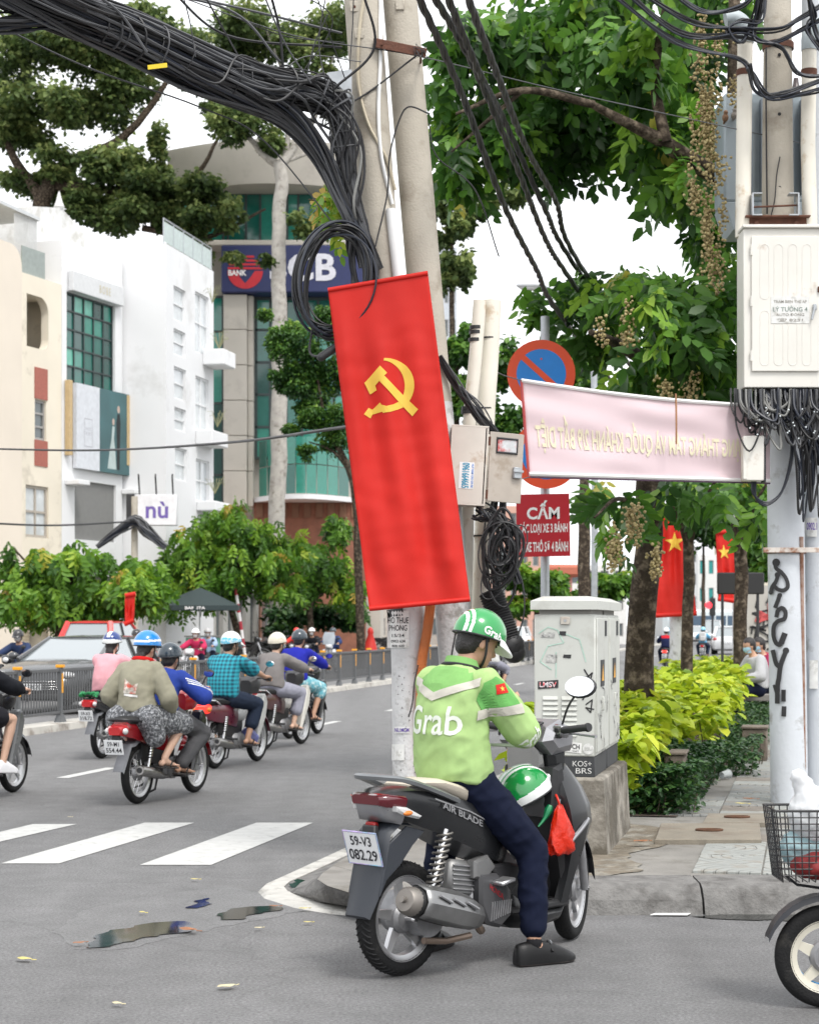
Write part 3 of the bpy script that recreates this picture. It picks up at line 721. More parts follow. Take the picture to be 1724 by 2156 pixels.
# --- twisted overhead power lines
def twisted(pts, label, r=.014):
 t = thing('power_line', label, 'power line', group='twisted power lines')
 c = bez(pts, 90)
 for k in range(3):
  out = []
  for i, p in enumerate(c):
   d = (c[min(i + 1, len(c) - 1)] - c[max(i - 1, 0)]).normalized(); x_, y_ = frame_of(d); a = i * .75 + k * 2.094
   out.append(p + (x_ * math.cos(a) + y_ * math.sin(a)) * r * .95)
  mb = MB(); mb.tube(out, r, 6); mb.build('strand', M_BLK, t, 60)
for q, pl in enumerate(([(870, -30), (970, 194), (1062, 435), (1129, 568), (1170, 650), (1300, 820)], [(900, -30), (996, 138), (1088, 353), (1149, 506), (1200, 588), (1340, 790)],
           [(932, -30), (1006, 148), (1057, 246), (1149, 445), (1195, 537), (1350, 770)], [(975, -30), (1047, 159), (1108, 312), (1170, 425), (1211, 542), (1360, 760)])):
 twisted([P(u, v, y) for (u, v), y in zip(pl, (10.8, 12.4, 14.6, 16.6, 18.5, 26))], 'thick twisted black power line running up over the leafy branch')
# --- red hammer-and-sickle banner
FY = 12.18
def flag_fn(corners, Y, amp, seed=0.0, diag=1.0):
 tl, tr, br_, bl = [P(u, v, Y) for u, v in corners]
 def fn(a, b):
  p = tl.lerp(tr, a).lerp(bl.lerp(br_, a), b)
  e = min(1, b * 5, (1 - b) * 8)
  w_ = (.6 * math.sin((a * 2.3 + b * .55 * diag) * 6.0 + seed) * (.35 + .65 * b) + .5 * math.sin((a * 4.2 - b * .8) * 4.4 + 1 + seed) * (.4 + .6 * b) + .6 * mnoise.noise(V((a * 5 + b * 2 + seed, b * 3, 2))) + .1 * mnoise.noise(V((a * 4, b * 26, seed))))
  return p + V((0, -amp * w_ * e, 0))
 return fn
def cloth_material(name, c, trans=.25, sheen=.3):
 m = mat(name, c, .55, var=.07, scale=3, trans=trans, bump=.12, bscale=220, spec=.35)
 return m
M_RED = cloth_material('flag_red', (.66, .022, .014))
M_GOLD = cloth_material('flag_gold', (.85, .58, .09), .15)
def hanging_flag(name, label, corners, Y, amp, nx=36, ny=90, emblem=None, rods=True, group=None, seed=0.0):
 t = thing(name, label, 'flag', group=group)
 fn = flag_fn(corners, Y, amp, seed); mb = MB()
 mb.add([fn(i / nx, j / ny) for j in range(ny + 1) for i in range(nx + 1)], [(j * (nx + 1) + i, j * (nx + 1) + i + 1, (j + 1) * (nx + 1) + i + 1, (j + 1) * (nx + 1) + i) for j in range(ny) for i in range(nx)])
 o = mb.build('cloth', M_RED, t, 80)
 sd = o.modifiers.new('thickness', 'SOLIDIFY'); sd.thickness = .002
 if rods:
  for b in (0.006, .992):
   mb = MB(); mb.tube([fn(a, b) for a in np.linspace(0, 1, 16)], .016 * Y / 12.2, 10); mb.build('sleeve', M_RED, t)
 if emblem: emblem(t, lambda a, b: fn(a, b) + V((0, -.006 * Y / 12, 0)))
 return t
def hs_emblem(t, fn):
 # photo coordinates of the emblem, turned into flag coordinates
 tl, tr, br_, bl = (690, 607), (900, 571), (990, 1267), (778, 1287)
 def inv(u, v):
  a, b = .5, .4
  for _ in range(12):
   pu = (1 - b) * ((1 - a) * tl[0] + a * tr[0]) + b * ((1 - a) * bl[0] + a * br_[0]); pv = (1 - b) * ((1 - a) * tl[1] + a * tr[1]) + b * ((1 - a) * bl[1] + a * br_[1])
   a += (u - pu) / 211; b += (v - pv) / 690
  return fn(a, b)
 crescent = [(809, 755)]
 for q in range(0, 150, 6): crescent.append((818 + 54 * math.sin(math.radians(q)), 811 - 56 * math.cos(math.radians(q))))
 crescent += [(838, 862), (822, 868), (806, 870)]
 back = [(800, 852), (814, 856), (828, 852)]
 for q in range(128, 0, -6): back.append((806 + 46 * math.sin(math.radians(q)), 812 - 52 * math.cos(math.radians(q))))
 poly_on('sickle', [crescent + back], M_GOLD, t, lambda x, y: inv(x, y), 9)
 poly_on('sickle_handle', [[(800, 848), (812, 866), (784, 872), (780, 880), (766, 872), (776, 858), (784, 862)]], M_GOLD, t, lambda x, y: inv(x, y), 9)
 poly_on('hammer_shaft', [[(796, 800), (807, 790), (880, 862), (868, 876)]], M_GOLD, t, lambda x, y: inv(x, y) + V((0, -.002, 0)), 9)
 poly_on('hammer_head', [[(767, 806), (800, 771), (815, 786), (790, 812), (793, 822), (779, 830)]], M_GOLD, t, lambda x, y: inv(x, y) + V((0, -.003, 0)), 9)
hanging_flag('flag_banner', 'tall red flag with yellow hammer and sickle hung on the poles', ((690, 607), (900, 571), (990, 1267), (778, 1287)), FY, .042, emblem=hs_emblem)
def star(t, fn, ca, cb, r, asp):
 pts = []
 for i in range(10):
  a = math.pi / 2 + i * math.pi / 5; q = r if i % 2 == 0 else r * .4
  pts.append((ca + q * math.cos(a), cb - q * math.sin(a) * asp))
 poly_on('star', [pts], M_GOLD, t, lambda x, y: fn(x, y), .05)
hanging_flag('star_flag', 'red flag with a yellow star hanging behind the slim tree trunk', ((1392, 1075), (1444, 1072), (1466, 1293), (1378, 1298)), 31, .06, 16, 40, emblem=lambda t, fn: star(t, fn, .5, .31, .34, .3), seed=2.0)
hanging_flag('star_flag', 'smaller red star flag beyond the black bench back and traffic signal', ((1506, 1120), (1541, 1118), (1560, 1268), (1511, 1262)), 46, .06, 12, 30, emblem=lambda t, fn: star(t, fn, .4, .3, .34, .33), seed=4.0)
hanging_flag('street_flag', 'plain narrow red flag hanging over the red hatchback', ((264, 1254), (286, 1250), (282, 1306), (263, 1315)), 45, .05, 8, 14, seed=1.0)
for (u, y, lab) in ((1427, 31.2, 'grey concrete lamp post holding the star flag behind the slim trunk'), (1553, 46.3, 'grey concrete post holding the smaller star flag')):
 t = thing('flag_post', lab, 'post', G(u, VH + (HC - .14) * FPX / y, .14)); mb = MB(); mb.tube([(0, 0, 0), (0, 0, 2), (.01, 0, 4.5)], [.15, .14, .12], 16); mb.build('shaft', M_POLEW, t)
 mb = MB(); mb.cyl((0, 0, 0), (0, 0, .25), .2, .17, 16); mb.build('foot', M_POLEW, t)
# --- pipes, open meter box, loops
pt = thing('riser_pipe', 'slimmer cream riser pipe with tape bands beside the poles', 'pipe')
mb = MB(); q = bez([P(1010, 633, 12.85), P(1000, 760, 12.85), P(988, 890, 12.85), P(984, 1100, 12.85), P(978, 1310, 12.85)], 24); mb.tube(q, .046, 16); mb.build('pipe_wall', M_PVC, pt)
for v in (690, 700, 716, 860, 868): mb = MB(); mb.tube([V((0, 0, .012)) + P(1008 - (v - 640) * .1, v, 12.85), P(1008 - (v - 640) * .1, v, 12.85) - V((0, 0, .012))], .05, 14); mb.build('tape_band', M_BLK, pt)
pt = thing('riser_pipe', 'thick cream riser pipe running down behind the open meter box', 'pipe')
mb = MB(); q = bez([P(1036, 633, 12.95), P(1030, 760, 12.95), P(1022, 890, 12.95), P(1018, 1100, 12.95), P(1008, 1310, 12.95), P(1004, 1420, 12.95)], 24); mb.tube(q, .064, 18); mb.build('pipe_wall', M_PVC, pt)
for v in (714, 862, 1130): mb = MB(); c = P(1033 - (v - 640) * .05, v, 12.95); mb.tube([c, c + V((0, 0, .01))], .067, 16); mb.build('tie_wire', M_BLK, pt)
M_BOX = mat('meter_box_paint', (.6, .56, .5), .6, var=.12, scale=5, col2=(.42, .33, .25), c2amt=.2, c2scale=5)
M_BOXD = mat('meter_door_paint', (.42, .37, .32), .6, var=.15, scale=6, col2=(.3, .25, .2), c2amt=.3, c2scale=6)
bx = thing('meter_box', 'small beige meter box hanging open, phone number sticker on its side', 'electric box', P(985, 982, 12.62)); bx.rotation_euler = (0, .055, .0)
mb = MB(); W_, H_, D_ = .25, .54, .2
mb.box((0, 0, H_ / 2 - .006), (W_, D_, .012), b=.002); mb.box((0, 0, -H_ / 2 + .006), (W_, D_, .012), b=.002); mb.box((-W_ / 2 + .006, 0, 0), (.012, D_, H_ - .024)); mb.box((0, -D_ / 2 + .006, 0), (W_ - .024, .012, H_ - .024)); mb.box((0, D_ / 2 - .006, 0), (W_ - .024, .012, H_ - .024))
mb.box((W_ / 2 - .01, -D_ / 2 + .02, 0), (.02, .04, H_ - .026)); mb.build('casing', M_BOX, bx)
mb = MB(); mb.box((.02, .02, .0), (.16, .1, .4), b=.01); mb.build('meter', M_BLACKP, bx)
dr = MB(); dm = Matrix.Rotation(.38, 3, 'Z')
dr.box(dm @ V((.125, 0, 0)) + V((W_ / 2 + .01, -D_ / 2, .0)), (.25, .016, .47), dm, .003); door = dr.build('door', M_BOXD, bx)
dl = lambda x, z, y=-.009: dm @ V((x, y, z)) + V((W_ / 2 + .01, -D_ / 2, 0))
mb = MB(); wr = [(.05, .09), (.2, .1), (.2, .19), (.05, .185)]
mb.tube([dl(a, b, -.012) for a, b in ((.05, .1), (.2, .1), (.2, .195), (.05, .195))], .009, 6, closed=True); mb.build('window_gasket', M_BLACKP, door)
mb = MB(); mb.prism([(.05, .1), (.2, .1), (.2, .195), (.05, .195)], dl(0, 0, -.010) , dm @ V((1, 0, 0)), (0, 0, 1), dm @ V((0, -1, 0)), .002); mb.build('pane', mat('meter_glass', (.55, .56, .57), .1, var=.35, scale=14, col2=(.5, .05, .04), c2amt=.5, c2scale=9), door)
mb = MB(); mb.box(dl(.205, -.03, -.022), (.06, .03, .075), dm, .004); mb.box(dl(.205, -.02, -.042), (.075, .015, .018), dm, .003); mb.build('latch', M_STEEL, door)
for z in (.17, -.19): mb = MB(); mb.cyl(dl(0, z - .03, 0), dl(0, z + .03, 0), .009, n=8); mb.build('hinge', M_RUST, door)
st = poly_on('sticker', [[(-.06, -.12), (.04, -.12), (.04, .06), (-.06, .06)]], mat('sticker_white', (.75, .77, .77), .6), bx, lambda x, y: V((x, -D_ / 2 - .002, y - .04)))
text_on('lettering', '0961664665', mat('ink_cyan', (.02, .28, .45), .6), st, lambda x, y: V((-.016 + y, -D_ / 2 - .004, -.07 - x)), .17, .05, .02)
text_on('lettering', 'HUT HAM CAU GIA RE', mat('ink_blue', (.05, .2, .6), .6), st, lambda x, y: V((.03 + y, -D_ / 2 - .004, -.07 - x)), .16, .014, .02)
bundle('cable_tangle', 'tangle of black wires stuffed between the poles under the meter box', [[(P(925, 750, 12.6), .02), (P(965, 810, 12.65), .03), (P(1010, 870, 12.65), .04), (P(1050, 930, 12.75), .03), (P(1050, 1050, 12.8), .05), (P(1040, 1120, 12.8), .07), (P(1045, 1240, 12.8), .06)],
       [(P(1000, 1075, 12.6), .06), (P(1040, 1095, 12.6), .05), (P(1070, 1150, 12.6), .05), (P(1090, 1230, 12.6), .03)]], 34, 1.0, rr=(.004, .008), jit=1.6, nseg=30)
lt = thing('cable_coil', 'hanging loops of black cable below the open meter box', 'cable coil')
for q in range(20):
 c = P(1052 + rnd.uniform(-14, 14), 1150 + rnd.uniform(-20, 40), 12.55 + rnd.uniform(-.08, .08)); ra = rnd.uniform(.07, .15); rb = rnd.uniform(.14, .3); rot = rnd.uniform(-.5, .3)
 ring = [c + V((ra * math.cos(a) * math.cos(rot) - rb * math.sin(a) * math.sin(rot), .05 * math.sin(a + q), ra * math.cos(a) * math.sin(rot) + rb * math.sin(a) * math.cos(rot))) for a in np.linspace(0, 6.283, 31)[:-1]]
 mb = MB(); mb.tube(ring, rnd.uniform(.004, .011), 6, closed=True); mb.build('loop', M_BLK, lt, 60)
single('hanging_wire', [P(1080, 1180, 12.5), P(1100, 1230, 12.5), P(1103, 1290, 12.5), P(1088, 1345, 12.5)], .006, M_BLK, 'thin black wire drooping past the black splice duct')
dk = thing('splice_duct', 'fat black corrugated duct slanting down behind the green helmet', 'duct')
path = [P(1032, 1245, 12.75).lerp(P(1076, 1362, 12.7), i / 44) for i in range(45)]; mb = MB(); mb.tube(path, [.088 if i % 2 else .078 for i in range(45)], 16); mb.build('duct_wall', M_BLACKP, dk, 25)
mb = MB(); mb.capsule(P(1076, 1360, 12.7), .095, P(1082, 1372, 12.7), .08); mb.build('duct_end', M_BLACKP, dk)
# --- no-parking signs and lorry ban sign
M_SRED = mat('sign_orange_red', (.72, .07, .015), .45, var=.08); M_SBLUE = mat('sign_blue', (.006, .2, .62), .4, var=.1); M_SDRED = mat('sign_deep_red', (.42, .006, .016), .45, var=.06); M_SWHITE = mat('sign_white', (.8, .78, .78), .5, var=.04)
sp = thing('sign_post', 'grey steel post carrying two round signs and the red text board', 'sign post', G(1147, VH + (HC - .14) * FPX / 18.9, .14))
mb = MB(); mb.tube([(0, 0, 0), (0, 0, 4.6)], .045, 16); mb.build('post', M_STEEL, sp)
def round_sign(u, v, lab):
 c = P(u, v, 18.75); t = thing('round_sign', lab, 'road sign', c); r = .345
 mb = MB(); mb.lathe([(.001, 0), (r, 0), (r, .006), (.001, .006)], (0, 0, 0), (0, 1, 0), 48); mb.build('plate', M_SRED, t, 30)
 mb = MB(); mb.lathe([(.001, 0), (.25, 0), (.25, -.002), (.001, -.002)], (0, -.001, 0), (0, 1, 0), 48); mb.build('blue_disc', M_SBLUE, t, 30)
 mb = MB(); mb.box((0, -.005, 0), (.55, .003, .058), Matrix.Rotation(math.radians(42), 3, 'Y')); mb.build('slash', M_SRED, t)
 for z in (.15, -.12): mb = MB(); mb.cyl((0, -.01, z), (0, .03, z), .01, n=8); mb.build('bolt', M_SRED, t)
round_sign(1139, 787, 'round blue no-parking sign with orange-red border above the cloth banner')
round_sign(1150, 957, 'second round sign, all but its red lower rim hidden by the cloth banner')
c = P(1143, 1106, 18.7); t = thing('text_sign', 'red square board lettered in white under the round signs', 'road sign', c); mb = MB(); mb.box((0, 0, 0), (.535, .006, .63), Matrix.Rotation(-.02, 3, 'Y')); mb.build('plate', M_SDRED, t)
for s_, z, w_, h_, b_ in (('CẤM', .155, .33, .19, .03), ('CÁC LOẠI XE 3 BÁNH', -.03, .49, .135, .022), ('VÀ XE THÔ SƠ 4 BÁNH', -.205, .5, .125, .022)):
 text_on('lettering', s_, M_SWHITE, t, planar((0, -.006, z), (1, 0, .02), (0, 0, 1)), w_, h_, b_)
# --- cloth banner seen from behind
bn = thing('cloth_banner', 'pale pink cloth banner showing mirrored lettering, stretched to the painted pole', 'banner')
BTL, BTR, BBR, BBL = P(1097, 801, 14.1), P(1620, 856, 14.75), P(1620, 1018, 14.75), P(1113, 1005, 14.1)
def bfn(a, b):
 p = BTL.lerp(BTR, a).lerp(BBL.lerp(BBR, a), b)
 w_ = math.sin((b * 1.3 + a * .55) * 9) * .007 + .006 * math.sin((b * 2.2 - a * 1.1) * 8) + .016 * mnoise.noise(V((a * 6, b * 3, 0)))
 return p + V((0, w_ * min(1, b * 8, (1 - b) * 8), -.03 * math.sin(math.pi * a) * (1 - b)))
mb = MB(); nx, ny = 60, 24
mb.add([bfn(i / nx, j / ny) for j in range(ny + 1) for i in range(nx + 1)], [(j * (nx + 1) + i, j * (nx + 1) + i + 1, (j + 1) * (nx + 1) + i + 1, (j + 1) * (nx + 1) + i) for j in range(ny) for i in range(nx)])
o = mb.build('cloth', mat('banner_pink', (.8, .66, .69), .75, var=.04, scale=2, trans=.3), bn, 80); sd = o.modifiers.new('thickness', 'SOLIDIFY'); sd.thickness = .002; sd.offset = 1
for b in (.0, .965):
 mb = MB(); mb.tube([bfn(a, b) + V((0, -.004, 0)) for a in np.linspace(0, 1, 30)], .016, 6); mb.build('hem', mat('banner_hem', (.76, .74, .73), .8), bn)
mb = MB(); mb.tube([bfn(a, 1.0) + V((0, -.003, 0)) for a in np.linspace(0, 1, 30)], .006, 5); mb.build('edge_cord', mat('banner_cord', (.09, .05, .09), .8), bn)
mb = MB(); mb.tube([bfn(0, b) + V((0, -.003, 0)) for b in np.linspace(0, 1, 12)], .012, 6); mb.build('side_seam', mat('banner_red', (.4, .06, .06), .7), bn)
text_on('lettering', 'MẠNG THÁNG TÁM VÀ QUỐC KHÁNH 2/9 BẤT DIỆT', mat('banner_faint', (.8, .76, .55), .8, trans=.2), bn, lambda x, y: bfn(.47 - .0 + x, .53 - y) + V((0, -.007, 0)), .86, .42, .02, .12, flip=True)
single('banner_string', [BTL, P(1060, 790, 13.4), P(1040, 780, 13)], .004, M_BLK2, 'string tying the cloth banner to the riser pipe')
single('banner_string', [BBL, P(1080, 1012, 13.5), P(1040, 1010, 13)], .004, M_BLK2, 'string tying the lower corner of the cloth banner')
single('brown_stick', [P(1422, 829, 14.3), P(1423, 880, 14.28), P(1423, 935, 14.3)], .008, mat('twig_brown', (.32, .16, .08), .8), 'thin brown stick hanging down over the cloth banner', None, 8, cat='stick')
# ------------------------------------------------------------------ painted pole with transformer, cabinet and cables
YP = 15.0
axP = lambda v: float(np.interp(v, [-300, 20, 455, 850, 1680], [1630, 1636, 1637, 1651, 1661]))
pp_, qP, rP = pole_thing('utility_pole', 'pale painted pole with black graffiti, holding the white switch cabinet', [G(1661, VH + (HC - .14) * FPX / YP, .14), P(1655, 1250, YP), P(1650, 850, YP), P(1637, 455, YP), P(1636, 20, YP), P(1630, -400, YP)], [.15, .148, .146, .132, .112, .108], (M_POLEP, M_POLE), 3.4)
pole2, qP2, rP2 = pole_thing('utility_pole', 'second pale painted pole strapped against the graffiti pole', [G(1726, VH + (HC - .14) * FPX / 15.15, .14), P(1724, 1250, 15.15), P(1722, 850, 15.15), P(1720, 400, 15.15), P(1718, -400, 15.15)], [.135, .135, .133, .13, .12], (M_POLEP, M_POLEP), 3.0)
mp = lambda u, v: on_pole(u, v, YP, axP(v), .149)
def z2(x, y): return ((1250 + x / 2.163) / 1.18735, (900 + y / 2.163) / 1.18735)
def spray_mark(pl): poly_on('graffiti', pl, mat('spray_black', (.02, .02, .022), .6, var=.2, scale=30), pp_, lambda x, y: mp(x, y), 8)
def gst(pts, w_): spray_mark(stroke([(q.x, q.y) for q in bez([V((*z2(*p), 0)) for p in pts], 6 * len(pts))], w_ * 1.35))
def dot(x, y, r_): c = z2(x, y); spray_mark([[(c[0] + r_ * math.cos(a), c[1] + r_ * math.sin(a)) for a in np.linspace(0, 6.283, 13)[:-1]]])
dot(1490, 1095, 8.5); gst([(1485, 1090), (1490, 1125), (1520, 1150), (1545, 1185), (1553, 1225), (1530, 1245), (1500, 1240), (1480, 1222)], 6); dot(1497, 1162, 6); gst([(1500, 1160), (1490, 1195), (1470, 1225), (1460, 1255)], 6); dot(1461, 1256, 5)
gst([(1508, 1272), (1500, 1300), (1486, 1335)], 6.5); dot(1510, 1272, 5)
gst([(1492, 1385), (1500, 1355), (1522, 1342), (1540, 1362), (1535, 1398), (1500, 1412), (1478, 1440), (1476, 1490), (1490, 1530), (1512, 1538), (1528, 1505)], 6.5); gst([(1535, 1485), (1520, 1525)], 9)
gst([(1473, 1575), (1490, 1640), (1512, 1660)], 7); gst([(1545, 1570), (1515, 1650), (1505, 1720), (1498, 1760), (1496, 1850)], 7.5); dot(1543, 1572, 7)
gst([(1530, 1790), (1530, 1840)], 7); gst([(1533, 1880), (1531, 1920)], 7.5); gst([(1478, 1760), (1490, 1800)], 4)
# grime streaks near the foot, posters
for (u, v, w_, h_) in ((1706, 1110, 26, 40), (1712, 1420, 18, 60)): notice(pole2, u, v, w_, h_, lambda a, b: on_pole(a, b, 15.15, 1724, .137))
text_on('lettering', '0902.1', mat('violet_ink', (.12, .07, .3), .8), pole2, lambda x, y: on_pole(1708 + x, 1108 - y, 15.13, 1724, .137) , 22, 16, .02)
for (z0, z1, r_) in ((6.1, 6.16, .126),):
 mb = MB(); mb.lathe([(r_ - .01, 0), (r_, 0), (r_, .05), (r_ - .01, .05)], P(1637, 105, YP), (0, 0, 1), 28); mb.build('clamp_band', M_RUST, pp_)
mb = MB(); mb.lathe([(.15, 0), (.158, 0), (.158, .04), (.15, .04)], P(1654, 1166, YP), (0, 0, 1), 28); mb.build('clamp_band', M_RUST, pp_)
mb = MB(); mb.box(P(1672, 1158, 14.8), (.5, .012, .04), b=.002); mb.build('strap_bar', mat('rusty_white', (.6, .55, .5), .7, var=.2, col2=(.28, .12, .06), c2amt=.5, c2scale=14), pp_)
mb = MB(); mb.cyl(P(1686, 1130, 14.88), P(1692, 1690, 14.92), .017, n=10); mb.build('conduit', mat('rusty_conduit', (.33, .24, .2), .75, var=.25, col2=(.2, .08, .04), c2amt=.5, c2scale=5), pp_)
for v in (115, 240, 395): mb = MB(); mb.cyl(on_pole(1640, v, YP, axP(v), .122), on_pole(1640, v, YP, axP(v), .10), .014, n=10); mb.build('bolt_hole', M_BLK, pp_)
single('pole_cable', [on_pole(u, v, YP, axP(v), .14) for u, v in ((1612, 100), (1612, 250), (1614, 450))], .007, M_BLK, 'black cable stapled along the graffiti pole above the cabinet')
single('pole_cable', [on_pole(u, v, YP, axP(v), .14) for u, v in ((1641, 330), (1634, 370), (1630, 420), (1622, 455))], .005, M_BLK, 'short frayed wire dangling from a bolt hole')
# risers
for (u, w_, lab, v0) in ((1565, .061, 'cream riser pipe with rust stains beside the transformer', 70), (1700, .058, 'cream riser pipe topped by a grey elbow', 85)):
 t = thing('riser_pipe', lab, 'pipe'); mb = MB(); mb.tube([P(u + 3, v0, 14.8), P(u, 300, 14.8), P(u + (-2 if u < 1600 else 5), 500, 14.8)], w_, 18); mb.build('pipe_wall', M_PVC, t)
 mb = MB(); mb.lathe([(w_, 0), (w_ + .006, 0), (w_ + .006, .05), (w_, .05)], P(u + 2, 160, 14.8), (0, 0, 1), 18); mb.build('pipe_clip', M_RUST, t)
 mb = MB()
 c = P(u + 3, v0, 14.8); sgn = -1 if u < 1600 else 1
 arcp = [c + V((sgn * .12 * (1 - math.cos(a)), 0, .12 * math.sin(a))) for a in np.linspace(0, 1.9, 10)]
 mb.tube([c - V((0, 0, .08))] + arcp, w_ + .008, 16); mb.build('elbow', M_PVCG, t)
# transformer
tr = thing('transformer', 'grey blue transformer tank mounted behind the graffiti pole', 'transformer', P(1618, 430, 15.75))
M_TRAF = mat('transformer_paint', (.33, .38, .41), .5, var=.1, scale=4)
mb = MB(); mb.box((0, .15, .46), (.8, .5, .92), b=.02); mb.build('tank', M_TRAF, tr)
mb = MB(); mb.prism([(-.4, 0), (.4, 0), (.32, -.24), (-.32, -.24)], (0, -.1, .0), (1, 0, 0), (0, 0, 1), (0, 1, 0), .5, .01); mb.build('sump', M_TRAF, tr)
for x_ in np.linspace(-.18, .33, 7): mb = MB(); mb.box((x_, -.14, .45), (.012, .1, .8), b=.003); mb.build('cooling_fin', mat('fin_paint', (.2, .23, .26), .5), tr)
for x_ in (-.25, 0, .25): mb = MB(); mb.lathe([(.03, 0), (.045, .03), (.03, .05), (.045, .08), (.03, .1), (.02, .18)], (x_, .1, .92), (0, 0, 1), 14); mb.build('bushing', mat('porcelain_brown', (.07, .05, .05), .3), tr)
for (u, v, lab) in ((1526, 248, 'small brown sparrow at the corner of the transformer'), (1545, 243, 'small grey sparrow sitting on the transformer rim')):
 c = P(u, v, 15.6); t = thing('sparrow', lab, 'bird', c); mb = MB(); mb.ell((0, 0, .0), (.028, .04, .034)); mb.ell((0, -.022, .04), (.02, .022, .02)); mb.capsule((0, .03, -.012), .014, (0, .085, -.035), .006); mb.capsule((0, -.04, .04), .006, (0, -.055, .036), .002)
 me = remeshed(mb, .006, 2); me.materials.append(mat('sparrow_' + lab.split()[1], (.25, .14, .08) if 'brown' in lab else (.3, .27, .24), .8, var=.3, scale=60)); link('body', me, t)
# rusty channel and brackets
ch = thing('mounting_channel', 'dark rusty steel channel under the transformer', 'bracket'); mb = MB(); mb.box(P(1635, 470, 14.78), (.515, .05, .1), b=.003); mb.box(P(1635, 457, 14.74), (.515, .1, .012), b=.002); mb.build('channel', M_RUST, ch)
for u in (1592, 1676): mb = MB(); mb.cyl(P(u, 470, 14.7), P(u, 470, 14.8), .018, n=8); mb.build('bolt', M_RUST, ch)
for u, lab in ((1582, 'steel U bracket by the cream riser pipe'), (1678, 'steel U bracket by the elbow-topped pipe')):
 b_ = thing('u_bracket', lab, 'bracket'); mb = MB(); c = P(u, 432, 14.72); q = 1 if u > 1600 else -1
 mb.box(c, (.012, .1, .17), b=.002); mb.box(c + V((-q * .035, 0, .085)), (.08, .1, .01), b=.002); mb.box(c + V((-q * .035, 0, -.085)), (.08, .1, .01), b=.002); mb.build('u_plate', M_STEEL, b_)
mb = MB(); mb.cyl(P(1585, 436, 14.72), P(1680, 432, 14.72), .008, n=8); tag(mb.build('tie_rod', M_RUST), 'thin rusty rod joining the two U brackets', 'rod')
# switch cabinet
M_CABW = mat('cabinet_white', (.68, .66, .61), .55, var=.08, scale=3, col2=(.5, .43, .36), c2amt=.1, c2scale=4)
YC = 14.55
cb = thing('switch_cabinet', 'big off white switch cabinet with embossed door on the pole', 'electric box', P(1645, 655, YC + .15))
CW, CH, CD = .66, 1.25, .3
mb = MB(); mb.box((0, 0, 0), (CW, CD, CH), b=.006); mb.build('casing', M_CABW, cb)
mb = MB(); mb.box((0, -.02, CH / 2 + .012), (CW + .02, CD + .03, .024), b=.004); mb.build('roof_cap', M_CABW, cb)
yf = -CD / 2
dmb = MB(); dmb.box((-.005, yf - .012, .03), (.53, .02, 1.06), b=.004); door = dmb.build('door', M_CABW, cb)
for z0 in (.28, -.24):
 for k in range(4):
  x_ = -.17 + k * .11; mb = MB(); z1 = .18
  pts = [V((x_ + .035 * math.cos(a), yf - .022, z0 + z1 + .035 * math.sin(a))) for a in np.linspace(0, math.pi, 8)] + [V((x_ + .035 * math.cos(a), yf - .022, z0 - z1 + .035 * math.sin(a))) for a in np.linspace(math.pi, 2 * math.pi, 8)]
  mb.tube(pts, .0028, 6, closed=True); mb.build('embossed_rib', M_CABW, door)
mb = MB(); mb.box((.22, yf - .035, -.0), (.03, .02, .05), b=.006); mb.cyl((.22, yf - .045, .01), (.195, yf - .05, -.1), .009, n=10); mb.build('handle', M_STEEL, door)
mb = MB(); mb.box((.27, yf - .03, .14), (.05, .025, .045), b=.004); mb.build('latch', M_RUST, door)
for z in (.45, .05, -.38): mb = MB(); mb.cyl((-.272, yf - .02, z - .04), (-.272, yf - .02, z + .04), .01, n=8); mb.build('hinge', M_CABW, door)
pl = MB(); pl.box((.03, yf - .024, -.02), (.3, .004, .21)); plo = pl.build('name_plate', M_PAPER, door)
for s_, z, w_, h_ in (('TRAM BIEN THE AP', .055, .26, .022), ('LÝ TƯỞNG 4', .0, .27, .045), ('AUTO ĐÓNG', -.045, .22, .026), ('☎ 8231', -.09, .2, .03)):
 text_on('lettering', s_, mat('ink_faded', (.2, .25, .22), .8) if z == 0 else mat('ink_grey', (.3, .28, .25), .8), plo, planar((.03, yf - .028, z - .01), (1, 0, 0), (0, 0, 1)), w_, h_, .01)
sb = thing('junction_box', 'small white junction box at the end of the cloth banner', 'electric box', P(1583, 966, 14.55)); mb = MB(); mb.box((0, 0, 0), (.16, .13, .35), b=.006); mb.build('casing', M_CABW, sb); mb = MB(); mb.box((-.07, -.068, 0), (.03, .012, .33), b=.003); mb.build('lid', M_CABW, sb)
mb = MB(); mb.box((.09, .02, 0), (.02, .12, .37), b=.003); mb.build('back_plate', M_BLACKP, sb)
# cable loops under the cabinet
cl = thing('cable_loops', 'mass of black service cables looping out below the white cabinet', 'cable bundle')
for q in range(74):
 u0 = rnd.uniform(1565, 1745); u2 = u0 + rnd.uniform(-60, 70); d = rnd.uniform(40, 130); Yq = 14.55 + rnd.uniform(-.1, .25)
 if q < 14: u0 = rnd.uniform(1548, 1580); u2 = u0 + rnd.uniform(25, 90); d = rnd.uniform(40, 80)
 m_ = (u0 + u2) / 2 + rnd.uniform(-20, 20)
 pts = bez([P(u0, 820, Yq), P(u0 + (m_ - u0) * .15, 820 + d * .6, Yq - .05), P(m_, 820 + d, Yq - .08), P(u2 - (u2 - m_) * .15, 820 + d * .6, Yq), P(u2, 818, Yq + .1)], 22)
 mb = MB(); mb.tube(pts, rnd.uniform(.006, .012), 6); mb.build('cable', rnd.choice((M_BLK, M_BLKB, M_BLK, M_BLK2, M_BLKB, M_BLK3) if q % 5 else (M_BLK3, M_BLK2)), cl, 60)
